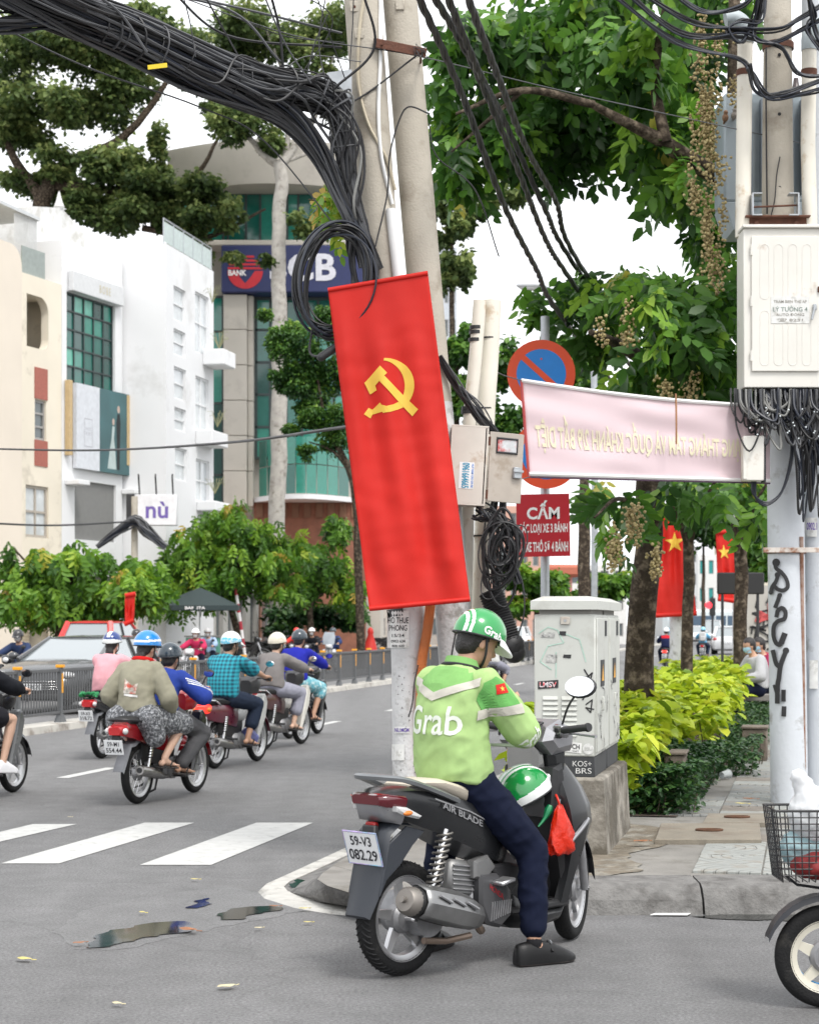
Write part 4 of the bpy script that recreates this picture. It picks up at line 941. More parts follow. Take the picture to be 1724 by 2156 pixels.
for q in range(26):
 u0 = rnd.uniform(1590, 1740); ue = rnd.uniform(1680, 1735); ve = rnd.uniform(930, 1105)
 pts = bez([P(u0, 820, 14.6), P((u0 + ue) / 2, 880, 14.5), P(ue - 5, (ve + 880) / 2, 14.55), P(ue, ve, 14.65), P(ue + rnd.uniform(6, 20), ve - rnd.uniform(40, 150), 14.7)], 24)
 mb = MB(); mb.tube(pts, rnd.uniform(.006, .011), 6); mb.build('cable', rnd.choice((M_BLK, M_BLKB)), cl, 60)
for q in range(3):
 pts = bez([P(1583 + q * 3, 1012, 14.6), P(1585 + q * 3, 1040 + q * 4, 14.6), P(1612, 1058 + q * 3, 14.6), P(1645, 1035, 14.65), P(1668 - q * 2, 960, 14.7), P(1664, 880, 14.75)], 26)
 mb = MB(); mb.tube(pts, .01, 6); mb.build('cable', M_BLKB, cl, 60)
for q in range(22):
 u, v = rnd.uniform(1575, 1724), rnd.uniform(830, 930)
 mb = MB(); c = P(u, v, 14.42); mb.box(c, (.012, .012, .012), b=.003); mb.build('tie_tag', mat('tie_white', (.7, .75, .77), .5), cl)
# thick drops along the top
tops = [[(1320, -30), (1450, 45), (1560, 62), (1640, 60), (1690, 30), (1760, -10)], [(1290, -40), (1430, 70), (1560, 75), (1620, 90), (1690, 60), (1760, 20)], [(1280, -20), (1420, 85), (1550, 125), (1580, 150), (1620, 205), (1700, 195), (1780, 170)],
  [(1400, -30), (1480, 25), (1560, 15), (1600, -30)], [(1600, -30), (1582, 40), (1560, 85), (1530, 62), (1560, 45), (1600, 40), (1610, -20)], [(1608, -30), (1595, 30), (1590, 80), (1640, 100), (1680, 155), (1740, 160)], [(1575, 140), (1590, 190), (1640, 200), (1740, 165)], [(1690, -30), (1715, 30), (1700, 60), (1740, 120)], [(1700, -40), (1712, 50), (1730, 100)]]
for q, pl_ in enumerate(tops):
 t = thing('service_cable', 'thick bluish black service cable draped round the transformer pole head', 'cable', group='service cables at the transformer')
 for k in range(5):
  mb = MB(); mb.tube(bez([P(u + rnd.uniform(-5, 5), v + rnd.uniform(-6, 6), 14.5 + .02 * k + (.0 if i else -.3)) for i, (u, v) in enumerate(pl_)], 40), .0085, 6); mb.build('strand', (M_BLKB, M_BLK, M_BLK2, M_BLK, M_BLKB)[k], t, 60)
# ------------------------------------------------------------------ street telecom cabinets on a concrete plinth
M_TEL = mat('telecom_paint', (.49, .5, .465), .5, var=.07, scale=3, col2=(.41, .41, .375), c2amt=.3, c2scale=4)
M_TELB = mat('telecom_base', (.035, .037, .04), .7, var=.2, scale=10)
M_PLINTH = mat('plinth_concrete', (.32, .295, .255), .92, var=.25, scale=4, bump=.5, bscale=25, col2=(.09, .078, .06), c2amt=.8, c2scale=2.6)
c0 = V((1.172, 11.7, 0)); fx = -RN; fy = RD       # fx to the right, fy along the street
crot = -RA
pl_t = thing('concrete_plinth', 'weathered concrete plinth under the grey telecom cabinets', 'plinth', (c0.x, c0.y, .15), crot)
mb = MB(); mb.loft([[(-.47, -.07, -.05), (.1, -.07, -.05), (.1, 1.55, -.05), (-.47, 1.55, -.05)], [(-.45, -.05, .0), (.08, -.05, 0), (.08, 1.5, 0), (-.45, 1.5, 0)], [(-.44, -.045, .46), (.055, -.045, .47), (.055, 1.5, .47), (-.44, 1.5, .46)], [(-.42, -.03, .485), (.04, -.03, .485), (.04, 1.49, .485), (-.42, 1.49, .485)]])
mb.build('plinth_block', M_PLINTH, pl_t, 30)
def telecom(label, y0, deep, hi):
 t = thing('telecom_cabinet', label, 'utility cabinet', c0 + fy * y0 + V((0, 0, .635)), crot)
 W_ = .39
 mb = MB(); mb.box((-W_ / 2, deep / 2, .065), (W_ - .012, deep - .012, .13), b=.003); mb.build('base', M_TELB, t)
 mb = MB(); mb.box((-W_ / 2, deep / 2, .13 + hi / 2), (W_, deep, hi), b=.008); body = mb.build('body', M_TEL, t)
 mb = MB(); mb.box((-W_ / 2, deep / 2, .13 + hi + .015), (W_ - .06, deep - .06, .03)); mb.build('neck', mat('cab_neck', (.3, .29, .27), .8), t)
 mb = MB(); zt = .13 + hi + .03
 mb.loft([[(-W_ - .02, -.025, zt), (.02, -.025, zt), (.02, deep + .02, zt), (-W_ - .02, deep + .02, zt)], [(-W_ - .02, -.025, zt + .055), (.02, -.025, zt + .055), (.02, deep + .02, zt + .055), (-W_ - .02, deep + .02, zt + .055)], [(-W_ + .05, .04, zt + .085), (-.05, .04, zt + .085), (-.05, deep - .04, zt + .085), (-W_ + .05, deep - .04, zt + .085)]])
 mb.build('cap', M_TEL, t, 30)
 # doors, hinge line and plate on the street-side flank
 dmb = MB(); dmb.box((.004, deep / 2, .13 + hi / 2), (.012, deep - .05, hi - .05), b=.003); dr = dmb.build('door', M_TEL, t)
 mb = MB(); mb.box((.014, deep * .45, .13 + hi * .36), (.018, .05, .09), b=.004); mb.build('handle', M_TEL, dr)
 pm = MB(); pm.box((.0125, deep * .42, .13 + hi * .58), (.004, .2, .17)); po = pm.build('warning_plate', M_TELB, dr)
 poly_on('warning_triangle', [[(-.06, -.05), (.06, -.05), (0, .06)]], mat('warn_amber', (.75, .36, .02), .5), po, lambda x, y: V((.0155, deep * .42 + x, .13 + hi * .58 + y)))
 mb = MB(); mb.box((.0125, deep * .7, .13 + hi * .9), (.004, .1, .1)); mb.build('sticker', M_TELB, dr)
 return t, body, deep, hi
t1, b1, d1, h1 = telecom('grey telecom cabinet with louvred front, stickers and scrawled tags', 0.0, .72, .9)
t2, b2, d2, h2 = telecom('second grey telecom cabinet tagged black, standing behind the louvred one', .745, .72, .9)
fc = lambda x, y: V((x, -.003, .13 + y))
for cx in (-.285, -.165):
 for k in range(8):
  mb = MB(); z = .13 + .37 - k * .033; mb.loft([[(cx - .05, 0, z - .011), (cx + .05, 0, z - .011), (cx + .05, 0, z + .011), (cx - .05, 0, z + .011)], [(cx - .046, -.012, z - .011), (cx + .046, -.012, z - .011), (cx + .042, -.001, z + .011), (cx - .042, -.001, z + .011)]])
  mb.build('louvre', M_TEL, b1, 30)
mb = MB(); mb.box((-.19, -.008, .13 + .86), (.06, .012, .05), b=.004); mb.build('lock_plate', mat('lock_rust', (.45, .42, .37), .6, col2=(.25, .15, .1)), b1)
mb = MB(); mb.cyl((-.19, -.016, .99), (-.19, -.004, .99), .009, n=10); mb.build('lock', M_STEEL, b1)
gm = stroke([(-.07, .55), (-.04, .5), (-.09, .47), (-.02, .53), (-.05, .42), (-.08, .36)], .009) + stroke([(-.09, .4), (-.04, .42)], .008) + stroke([(-.06, .33), (-.02, .36), (-.03, .28), (-.06, .31), (-.01, .3)], .008) + stroke([(-.1, .42), (-.12, .37)], .007)
poly_on('graffiti', gm, M_MARK, b1, fc)
gm = stroke([(-.36, .78), (-.3, .82), (-.24, .8), (-.2, .72), (-.3, .7), (-.35, .6), (-.28, .55)], .006) + stroke([(-.2, .78), (-.1, .74), (-.06, .6)], .006) + stroke([(-.25, .66), (-.25, .5)], .006)
poly_on('graffiti', gm, mat('marker_mint', (.4, .58, .49), .6, var=.3, scale=20), b1, fc)
for (x, y, w_, h_) in ((-.2, .78, .03, .025), (-.17, .635, .035, .02), (-.285, .77, .06, .03), (-.265, .62, .05, .05)):
 poly_on('tape_mark', [[(x - w_, y - h_ / 2), (x + w_ * .4, y - h_ / 2 - .004), (x + w_ * .5, y + h_ / 2), (x - w_ * .9, y + h_ / 2)]], M_BLACKP if w_ < .04 else mat('sticker_residue', (.45, .45, .43), .9, var=.4, scale=50, col2=(.2, .2, .2), c2amt=.4, c2scale=40), b1, fc)
so = poly_on('sticker', [[(-.365, .425), (-.235, .435), (-.235, .485), (-.365, .475)]], M_BLACKP, b1, lambda x, y: V((x, -.004, .13 + y)))
text_on('lettering', 'LMSV', mat('sticker_multi', (.75, .7, .72), .5, var=.5, scale=60, col2=(.6, .05, .06), c2amt=.5, c2scale=30), so, lambda x, y: V((-.3 + x, -.006, .13 + .455 + y)), .11, .035, .03)
so = poly_on('sticker', [[(-.22, .035), (-.09, .02), (-.085, .085), (-.215, .1)]], M_PAPER, b1, lambda x, y: V((x, -.004, .13 + y)))
text_on('lettering', 'MUCH', M_MARK, so, lambda x, y: V((-.15 + x, -.006, .13 + .066 + y - x * .1)), .1, .03, .02); text_on('lettering', 'NEW · CULT', M_MARK, so, lambda x, y: V((-.15 + x, -.006, .13 + .038 + y - x * .1)), .09, .011, .01)
so = poly_on('sticker', [[(-.045 + .035 * math.cos(a), .05 + .035 * math.sin(a)) for a in np.linspace(0, 6.28, 25)[:-1]]], mat('sticker_pale', (.62, .62, .6), .7, var=.3, scale=40), b1, lambda x, y: V((x, -.004, .13 + y)))
text_on('lettering', '83U', mat('ink_grey2', (.45, .45, .43), .8), so, lambda x, y: V((-.045 + x, -.006, .18 + y)), .05, .022, .03)
chalk = mat('chalk_white', (.6, .6, .58), .8, var=.3, scale=30)
text_on('lettering', 'KOS+', chalk, t1.children[0], lambda x, y: V((-.085 + x, .003, .085 + y)), .12, .035, .0); text_on('lettering', 'BRS', chalk, t1.children[0], lambda x, y: V((-.075 + x, .003, .04 + y)), .1, .035, .0); text_on('lettering', 'JCt', chalk, t1.children[0], lambda x, y: V((-.29 + x, .003, .06 + y)), .15, .07, .0)
for (bb, dd) in ((b1, d1), (b2, d2)):
 for q in range(7):
  x0, z0 = rnd.uniform(.1, dd - .15), rnd.uniform(.05, .4); pts = [(x0 + rnd.uniform(-.07, .07) + k * .012, z0 + rnd.uniform(-.07, .07)) for k in range(5)]
  poly_on('graffiti', stroke(pts, .007), M_MARK if q % 3 else M_BLK3, bb, lambda x, y: V((.0125, x, .13 + y)))
# ------------------------------------------------------------------ median railing
M_RAIL = mat('railing_grey', (.09, .092, .095), .55, var=.15, scale=8)
M_RPOST = mat('railing_post', (.1, .105, .11), .6, var=.15, scale=8)
M_AMBER = mat('reflector_amber', (.75, .33, .01), .45, var=.08)
def make_panel(L, bars, first=False):
 t = thing('railing_panel', 'grey median railing panel with amber-banded posts', 'railing', group='railing panels along the median')
 mb = MB(); mb.loft([[(-.05, -.06, 0), (.05, -.06, 0), (.05, .06, 0), (-.05, .06, 0)], [(-.11, -.06, .0), (.11, -.06, 0), (.11, .06, 0), (-.11, .06, 0)], [(-.05, -.04, .12), (.05, -.04, .12), (.05, .04, .12), (-.05, .04, .12)]]); mb.build('post_foot', M_RPOST, t, 30)
 mb = MB(); mb.box((0, 0, .44), (.09, .07, .88), b=.006); mb.build('post', M_RPOST, t, 30)
 mb = MB(); mb.box((0, 0, .86), (.096, .12, .045), b=.005); mb.build('post_cap', M_AMBER, t, 30)
 mb = MB(); mb.box((0, -.0385, .6), (.06, .006, .3)); mb.build('amber_band', M_AMBER, t, 30)
 mb = MB(); mb.box((L / 2, 0, .8), (L - .09, .045, .05), b=.005); mb.build('top_rail', M_RAIL, t, 30)
 mb = MB(); mb.box((L / 2, 0, .15), (L - .09, .04, .04), b=.005); mb.build('bottom_rail', M_RAIL, t, 30)
 n = 15
 if bars:
  mb = MB(); mb.box((0, 0, .475), (.018, .018, .61)); me = mb.mesh('bar', M_RAIL, 30)
  for i in range(n):
   o = link('bar', me, t); o.location = (.09 + (L - .18) * i / (n - 1), 0, 0)
 else:
  mb = MB()
  for i in range(n): mb.box((.09 + (L - .18) * i / (n - 1), 0, .475), (.018, .018, .61))
  mb.build('bars', M_RAIL, t, 0)
 return t
PL = 1.58
near = make_panel(PL, True); far = make_panel(PL, False)
s0 = 15.95 - 7 * PL
for i in range(52):
 o = (near if i == 0 else far if i == 30 else copy_tree(near if i < 30 else far))
 p = R(s0 + i * PL, 8.02, .1); o.location = p; o.rotation_euler = (0, 0, ROADROT)
# ------------------------------------------------------------------ people
M_SKIN = mat('skin', (.47, .27, .18), .55, var=.1, scale=8, bump=.08, bscale=120)
M_SKIN2 = mat('skin_light', (.58, .37, .27), .55, var=.08, scale=8, bump=.08, bscale=120)
M_HAIR = mat('black_hair', (.016, .013, .012), .5, var=.3, scale=40, bump=.4, bscale=90)
M_EYE = mat('eye_dark', (.02, .015, .012), .2)
M_LIP = mat('lips', (.32, .13, .11), .5)
M_STRAP = mat('strap_black', (.018, .018, .02), .6)
M_SOLE = mat('sandal_sole', (.035, .03, .028), .8, var=.2)
def ik(a, b, l1, l2, pole):
 a, b, pole = V(a), V(b), V(pole); d = b - a; L = min(d.length, (l1 + l2) * .999); d = d.normalized()
 x = (l1 * l1 - l2 * l2 + L * L) / (2 * L); h = math.sqrt(max(l1 * l1 - x * x, 1e-6))
 n = pole - d * pole.dot(d); n = n.normalized() if n.length > 1e-6 else V((0, 0, 1))
 return a + d * x + n * h, a + d * L
def cloth(name, c, rough=.8, **k): return mat(name, c, rough, var=k.pop('var', .1), scale=k.pop('scale', 9), bump=k.pop('bump', .22), bscale=k.pop('bscale', 380), spec=.1, **k)
def helmet(parent, c, M3, fn, mats, rad=(.132, .116, .128), brim=None, front=86, back=112, name='helmet', rim=M_BLACKP, fine=False):
 """open-face shell; M3 columns: forward, left, up; fn(unit direction) -> material index"""
 mb = MB(); n, m = (150, 80) if fine else (56, 26); c = V(c); rows = []
 for i in range(m + 1):
  row = []
  for j in range(n):
   a = 2 * math.pi * j / n; tm = front + (back - front) * (.5 - .5 * math.cos(a)) ** 1.3
   t = math.radians(tm) * i / m
   row.append(V((math.sin(t) * math.cos(a), math.sin(t) * math.sin(a), math.cos(t))))
  rows.append(row)
 vs = []; fs = []; ms = []
 for row in rows: vs += [c + M3 @ V((d.x * rad[0], d.y * rad[1], d.z * rad[2])) for d in row]
 for i in range(m):
  for j in range(n):
   j2 = (j + 1) % n; q = (rows[i][j] + rows[i + 1][j2]) / 2
   fs.append((i * n + j, (i + 1) * n + j, (i + 1) * n + j2, i * n + j2)); ms.append(fn(q))
 inner = [c + M3 @ V((d.x * (rad[0] - .02), d.y * (rad[1] - .02), d.z * (rad[2] - .012))) for d in rows[-1]]
 o = len(vs); vs += inner
 for j in range(n): fs.append(((m) * n + j, o + j, o + (j + 1) % n, m * n + (j + 1) % n)); ms.append(0)
 mb.v = [tuple(p) for p in vs]; mb.f = fs; mb.m = ms
 h = mb.build(name, mats, parent, 60)
 mb = MB(); mb.tube([c + M3 @ V((d.x * rad[0], d.y * rad[1], d.z * rad[2])) for d in rows[-1]], .0045, 6, closed=True); mb.build('rim', rim, h)
 if brim is not None:
  mb = MB(); r0 = []; r1 = []; r2 = []
  for a in np.linspace(-1.05, 1.05, 15):
   e = math.cos(a * 1.4) * .055 + .008
   r0.append(c + M3 @ V((rad[0] * math.cos(a), rad[1] * math.sin(a), .008))); r1.append(c + M3 @ V(((rad[0] + e) * math.cos(a), (rad[1] + e * .6) * math.sin(a), -.014 - e * .35))); r2.append(r1[-1] + M3 @ V((-.002, 0, -.006)))
  mb.loft([r0, r1, r2, [p + M3 @ V((0, 0, -.008)) for p in r0]], caps=False, closed_ring=False); mb.build('peak', brim, h, 60)
 return h
def helmet_text(h, c, M3, d0, txt, m, w_, rad=(.132, .116, .128), roll=0.0, hh=None):
 d0 = V(d0).normalized(); up = V((0, 0, 1)); tx = up.cross(d0).normalized(); ty = d0.cross(tx)
 cr, sr = math.cos(roll), math.sin(roll); tx, ty = tx * cr + ty * sr, ty * cr - tx * sr
 def fn(x, y):
  d = (d0 + tx * x / .12 + ty * y / .12).normalized(); return V(c) + M3 @ V((d.x * (rad[0] + .0025), d.y * (rad[1] + .0025), d.z * (rad[2] + .0025)))
 return text_on('lettering', txt, m, h, fn, w_, hh, .03, .12)
def person(label, loc, rz, pel, neck, hands, feet, top, bottom, headdir=(0, 0), sex='m', voxel=.011, skin=M_SKIN, shoes='sandal', helm=None, hair=True, mask=None, grip=(True, True), elbow=((-.3, 1, -.8), (-.3, -1, -.8)), knee=((1, .35, .6), (1, -.35, .6)), toes=None, yb=0.0, sc_=1.0, group=None, belly=1.0, wr=.006):
 """seated rider in bike space: x forward, y left, z up"""
 t = thing('person', label, 'person', loc, rz, group)
 if voxel > .015: wr = 0
 pel = V((pel[0], yb, pel[1])); nk = V((neck[0], yb + (neck[2] if len(neck) > 2 else 0), neck[1]))
 body, tp, bt = MB(), MB(), MB()
 ax = (nk - pel); L = ax.length; bow = ax.normalized().cross(V((0, 1, 0))) * -1          # points backwards
 if bow.x > 0: bow = -bow
 def spine(q): return pel.lerp(nk, q) + bow * (.055 * math.sin(math.pi * min(1, max(0, q))))
 prof = [(-.16, .13, .11), (-.06, .168, .13), (.08, .172, .13), (.3, .15 * belly, .118 * belly), (.55, .158, .12), (.78, .168, .115), (.92, .135, .09), (1.0, .075, .068)]
 if sex == 'f': prof = [(-.16, .14, .11), (-.06, .176, .135), (.08, .17, .13), (.3, .135 * belly, .108 * belly), (.55, .14, .115), (.78, .15, .105), (.92, .12, .082), (1.0, .066, .06)]
 def torso(mb, infl, q0, q1):
  rings = []
  for k in range(15):
   q = q0 + (q1 - q0) * k / 14; p = spine(q); d = (spine(min(q + .05, 1.05)) - spine(q - .05)).normalized()
   f = d.cross(V((0, 1, 0))); w_ = float(np.interp(q, [a[0] for a in prof], [a[1] for a in prof])) + infl; dp = float(np.interp(q, [a[0] for a in prof], [a[2] for a in prof])) + infl
   rings.append([p + V((0, 1, 0)) * w_ * math.cos(a) * (1 if abs(math.cos(a)) < .9 else .98) + f * dp * math.sin(a) for a in np.linspace(0, 6.283, 25)[:-1]])
  mb.loft(rings)
 torso(body, -.008, -.14, 1.0); torso(tp, top.get('loose', .018), top.get('hem', -.02), .985); torso(bt, .012, -.16, .18)
 # head
 hp, hy = headdir
 M3 = (Matrix.Rotation(hy, 3, 'Z') @ Matrix.Rotation(hp, 3, 'Y'))
 hb = nk + V((.015, 0, .045)); hc = hb + M3 @ V((.025, 0, .105))
 H = lambda x, y, z: hc + M3 @ V((x, y, z))
 body.capsule(nk - V((0, 0, .03)), .056, hb + M3 @ V((.005, 0, .03)), .05)
 body.ell(H(0, 0, .02), (.095, .076, .1), M3, 18, 12); body.ell(H(.03, 0, -.045), (.065, .058, .07), M3, 16, 10); body.capsule(H(.085, 0, .0), .009, H(.103, 0, -.03), .013)
 body.ell(H(.06, 0, -.085), (.03, .035, .025), M3); body.ell(H(.075, 0, -.055), (.02, .028, .018), M3)
 for s_ in (-1, 1): body.ell(H(-.002, s_ * .077, -.012), (.018, .01, .032), M3, 8, 6)
 # arms
 info = {}
 for i, s_ in enumerate((1, -1)):
  sh = spine(.86) + V((0, s_ * (.168 if sex == 'm' else .15), 0)); hd = V(hands[i]); el, wr_ = ik(sh, hd, .29 * sc_, .265 * sc_, elbow[i])
  d = (wr_ - el).normalized()
  body.chain([sh, sh.lerp(el, .5), el, el.lerp(wr_, .45), wr_ - d * .03], [.05, .042, .036, .036, .024])
  lo_ = top.get('loose', .018)
  tp.ell(sh + V((0, -s_ * .01, -.005)), .066 + lo_ * .6)
  if top.get('sleeve', 'long') == 'long': tp.chain([sh, sh.lerp(el, .55), el, el.lerp(wr_, .5), wr_ - d * .05], [.062 + lo_ * .6, .055 + lo_, .052 + lo_, .048 + lo_, .036 + lo_ * .5])
  else: tp.chain([sh, sh.lerp(el, .45), sh.lerp(el, .86)], [.062 + lo_ * .6, .058 + lo_, .062 + lo_])
  info[s_] = (sh, el, wr_)
  # hand
  pm = wr_ + d * .03
  if grip[i]:
   bar = V((0, s_, 0)); fw = (d - bar * d.dot(bar)); fw = fw.normalized() if fw.length > .05 else V((1, 0, 0)); upv = bar.cross(fw) * s_
   if upv.z < 0: upv = -upv
   g = wr_ + d * .05
   R3 = Matrix((fw, bar, upv)).transposed()
   body.ell(g - fw * .012 + upv * .022, (.042, .038, .016), R3, 12, 8); body.capsule(wr_ - d * .02, .026, g - fw * .02 + upv * .015, .026)
   for k in range(4):
    o = g + bar * (-.029 + .0195 * k); ln = (.92, 1.04, 1.0, .84)[k]
    body.chain([o + fw * .018 + upv * .026, o + fw * (.044 * ln) + upv * .016, o + fw * (.046 * ln) - upv * .012, o + fw * .02 - upv * .024], [.0095, .009, .0085, .008], 8)
   o = g - bar * .034 * 1; body.chain([o - fw * .02 + upv * .012, o + fw * .008 - upv * .008, o + fw * .028 - upv * .02], [.0115, .0105, .009], 8)
  else:
   fw = d; bar = fw.cross(V((0, 0, 1))).normalized() * -s_; upv = bar.cross(fw)
   R3 = Matrix((fw, bar, upv)).transposed(); g = wr_ + fw * .045
   body.ell(g, (.045, .038, .018), R3, 12, 8); body.capsule(wr_ - d * .02, .026, g - fw * .02, .024)
   for k in range(4):
    o = g + fw * .036 + bar * (-.03 + .02 * k); ln = (.9, 1.05, 1.0, .8)[k]
    body.chain([o, o + fw * .034 * ln - upv * .008, o + fw * .052 * ln - upv * .026, o + fw * .05 * ln - upv * .042], [.0098, .0092, .0088, .008], 8)
   o = g - bar * .034 - fw * .015; body.chain([o, o - bar * .022 + fw * .018 - upv * .006, o - bar * .02 + fw * .042 - upv * .012], [.0125, .011, .0095], 8)
 # legs
 shoe_parts = []
 for i, s_ in enumerate((1, -1)):
  hip = pel + V((.02, s_ * .095, -.03)); ft = V(feet[i]); kn, an = ik(hip, ft, .44 * sc_, .43 * sc_, knee[i])
  body.chain([hip, hip.lerp(kn, .5), kn, kn.lerp(an, .3), kn.lerp(an, .7), an], [.082, .07, .052, .053, .04, .034])
  lg = bottom.get('len', 'long'); lo_ = bottom.get('loose', .014)
  if lg == 'long': bt.chain([hip, hip.lerp(kn, .5), kn, kn.lerp(an, .5), kn.lerp(an, bottom.get('cuff', .93))], [.098 + lo_, .085 + lo_, .064 + lo_, .056 + lo_, .05 + lo_])
  elif lg == 'capri': bt.chain([hip, hip.lerp(kn, .5), kn, kn.lerp(an, .58)], [.098 + lo_, .087 + lo_, .068 + lo_, .066 + lo_])
  elif lg == 'knee': bt.chain([hip, hip.lerp(kn, .5), kn, kn.lerp(an, .2)], [.098 + lo_, .09 + lo_, .075 + lo_, .074 + lo_])
  elif lg == 'skirt':
   bt.chain([hip + V((-.06, 0, -.02)), hip.lerp(kn, .5) + V((0, 0, -.03)), kn + V((0, 0, -.03))], [.15, .135, .1]); bt.chain([hip + V((.05, -s_ * .07, 0)), kn + V((-.05, -s_ * .1, .0))], [.13, .07]); bt.chain([hip + V((-.1, s_ * .06, -.03)), hip + V((-.04, s_ * .1, -.2))], [.12, .1])
  elif lg == 'short': bt.chain([hip, hip.lerp(kn, .6)], [.098 + lo_, .092 + lo_])
  td = V(toes[i]).normalized() if toes else V((1, s_ * .18, -.08)).normalized()
  side = td.cross(V((0, 0, 1))).normalized(); fu = side.cross(td)
  heel = an - V((0, 0, .055)) - td * .045
  body.chain([an, an - V((0, 0, .035)) + td * .02, heel + td * .13 + fu * .005, heel + td * .2 - fu * .008], [.034, .036, .03, .022]); body.ell(heel + fu * .005, .032)
  for k in range(5 if shoes == 'sandal' else 0): o = heel + td * (.205 - .006 * k) + side * ((-.034 + .017 * k) * s_) - fu * .008; body.capsule(o - td * .02, .0095 if k else .012, o + td * (.022 - .002 * k), .0085 if k else .012, 7)
  shoe_parts.append((an, heel, td, side, fu, s_))
  info[s_ * 2] = (hip, kn, an)
 me = remeshed(body, .0085 if voxel < .01 else .0105 if voxel < .015 else voxel, 2); me.materials.append(skin); link('body', me, t)
 me = remeshed(tp, voxel, 4, wr, 8, hash(label) % 17); me.materials.append(top['mat']); tpo = link(top.get('name', 'shirt'), me, t)
 if bottom.get('len') != 'none':
  me = remeshed(bt, voxel, 4, wr, 9, hash(label) % 13 + 3); me.materials.append(bottom['mat']); link(bottom.get('name', 'trousers'), me, t)
 for (an, heel, td, side, fu, s_) in shoe_parts:
  if shoes == 'sandal':
   mb = MB(); outl = [(-.045, -.03), (.0, -.036), (.1, -.038), (.19, -.046), (.24, -.03), (.25, 0), (.235, .032), (.19, .044), (.1, .036), (0, .036), (-.045, .03)]
   mb.prism(outl, heel - fu * .042, td, side, fu, .016, .004); sl = mb.build('sandal', M_SOLE, t)
   mb = MB(); mb.tube([heel + td * .09 + side * .04 - fu * .02, heel + td * .13 + side * .03 + fu * .034, heel + td * .185 - fu * .0, heel + td * .13 - side * .03 + fu * .036, heel + td * .09 - side * .04 - fu * .02], .008, 6); mb.build('strap', M_SOLE, sl)
  elif shoes in ('sneaker', 'loafer'):
   mb = MB(); hi_ = .018 if shoes == 'sneaker' else 0
   for x_, hw_, zt_ in ((-.06, .022, .07), (-.048, .037, .092), (-.01, .044, .1), (.04, .045, .102), (.09, .046, .098), (.14, .05, .084), (.19, .05, .066), (.225, .044, .05), (.255, .032, .034), (.272, .014, .022)):
    o_ = heel - fu * .04 + td * x_; zt_ += hi_ if x_ < .1 else hi_ * .3
    mb.v += [tuple(o_ + side * hw_ * math.cos(a) * (1 if a < .4 or a > 2.75 else .97) + fu * zt_ * math.sin(a) ** .7) for a in np.linspace(0, math.pi, 13)]
   for i_ in range(9): mb.f += [(i_ * 13 + j, i_ * 13 + (j + 1) % 13, i_ * 13 + 13 + (j + 1) % 13, i_ * 13 + 13 + j) for j in range(13)]
   mb.f += [tuple(range(13)), tuple(range(117, 130))]; mb.m = [0] * len(mb.f)
   sh = mb.build('shoe', mat('sneaker_white', (.74, .74, .76), .6) if shoes == 'sneaker' else mat('loafer_black', (.006, .006, .0065), .42, var=.1, bump=.1, bscale=200, spec=.3), t, 60)
   mb = MB(); outl = [(-.05, -.034), (.0, -.042), (.1, -.043), (.19, -.05), (.25, -.035), (.262, 0), (.25, .035), (.19, .05), (.1, .043), (0, .042), (-.05, .034)]
   mb.prism(outl, heel - fu * .049, td, side, fu, .014, .004); mb.build('sole', M_SOLE if shoes == 'loafer' else mat('sneaker_sole', (.7, .7, .7), .7), sh)
   if shoes == 'loafer':
    mb = MB(); mb.tube([heel + td * .12 + side * .046 + fu * .01, heel + td * .122 + fu * .053, heel + td * .12 - side * .046 + fu * .01], .007, 6); mb.build('strap', mat('loafer_black', (.012, .012, .013)), sh)
    mb = MB(); mb.tube([heel + td * .13 + side * .02 + fu * .046, heel + td * .136 + fu * .054, heel + td * .13 - side * .02 + fu * .046], .005, 6); mb.build('buckle', M_STEEL, sh)
 # face
 for s_ in (-1, 1):
  mb = MB(); mb.ell(H(.083, s_ * .03, .01), (.008, .012, .006), M3, 8, 6); mb.build('eye', M_EYE, t)
 mb = MB(); mb.ell(H(.092, 0, -.055), (.006, .02, .006), M3, 8, 6); mb.build('mouth', M_LIP, t)
 if hair:
  mb = MB(); mb.ell(H(-.012, 0, .028), (.1, .083, .104), M3, 20, 14); mb.ell(H(-.05, 0, -.03), (.052, .068, .062), M3, 14, 10)
  if hair == 'long': mb.ell(H(-.07, 0, -.1), (.035, .055, .07), M3, 12, 10)
  me = remeshed(mb, .01, 2, .004, 30)
  # bare the face
  bm = bmesh.new(); bm.from_mesh(me); inv = M3.inverted()
  kill = [v for v in bm.verts if (lambda q: (q.x > .028 and q.z < .062) or (q.x > -.012 and q.z < .0))(inv @ (v.co - hc))]
  bmesh.ops.delete(bm, geom=kill, context='VERTS'); bm.to_mesh(me); bm.free()
  me.materials.append(M_HAIR); link('hair', me, t)
 if mask:
  mb = MB(); rows = []
  for zz, rx in ((.0, .098), (-.03, .108), (-.06, .1), (-.095, .075)): rows.append([H(rx * math.cos(a) - .0, .07 * math.sin(a) * (1 if zz > -.06 else .8), zz) for a in np.linspace(-1.35, 1.35, 11)])
  mb.loft(rows, caps=False, closed_ring=False); mb.build('face_mask', mask, t)
 hel = None
 if helm:
  c_ = H(-.004, 0, .035); hel = helmet(t, c_, M3, helm['fn'], helm['mats'], brim=helm.get('brim'), front=helm.get('front', 84), back=helm.get('back', 110), rad=helm.get('rad', (.132, .116, .128)), fine=helm.get('fine', False))
  mb = MB(); mb.tube(bez([H(.0, .09, .02), H(.03, .075, -.06), H(.05, .02, -.115), H(.05, -.02, -.115), H(.03, -.075, -.06), H(.0, -.09, .02)], 20), .007, 6); mb.build('chin_strap', M_STRAP, hel)
  if 'text' in helm:
   for a in helm['text']: helmet_text(hel, c_, M3, *a)
 return t, tpo, hc, M3, info
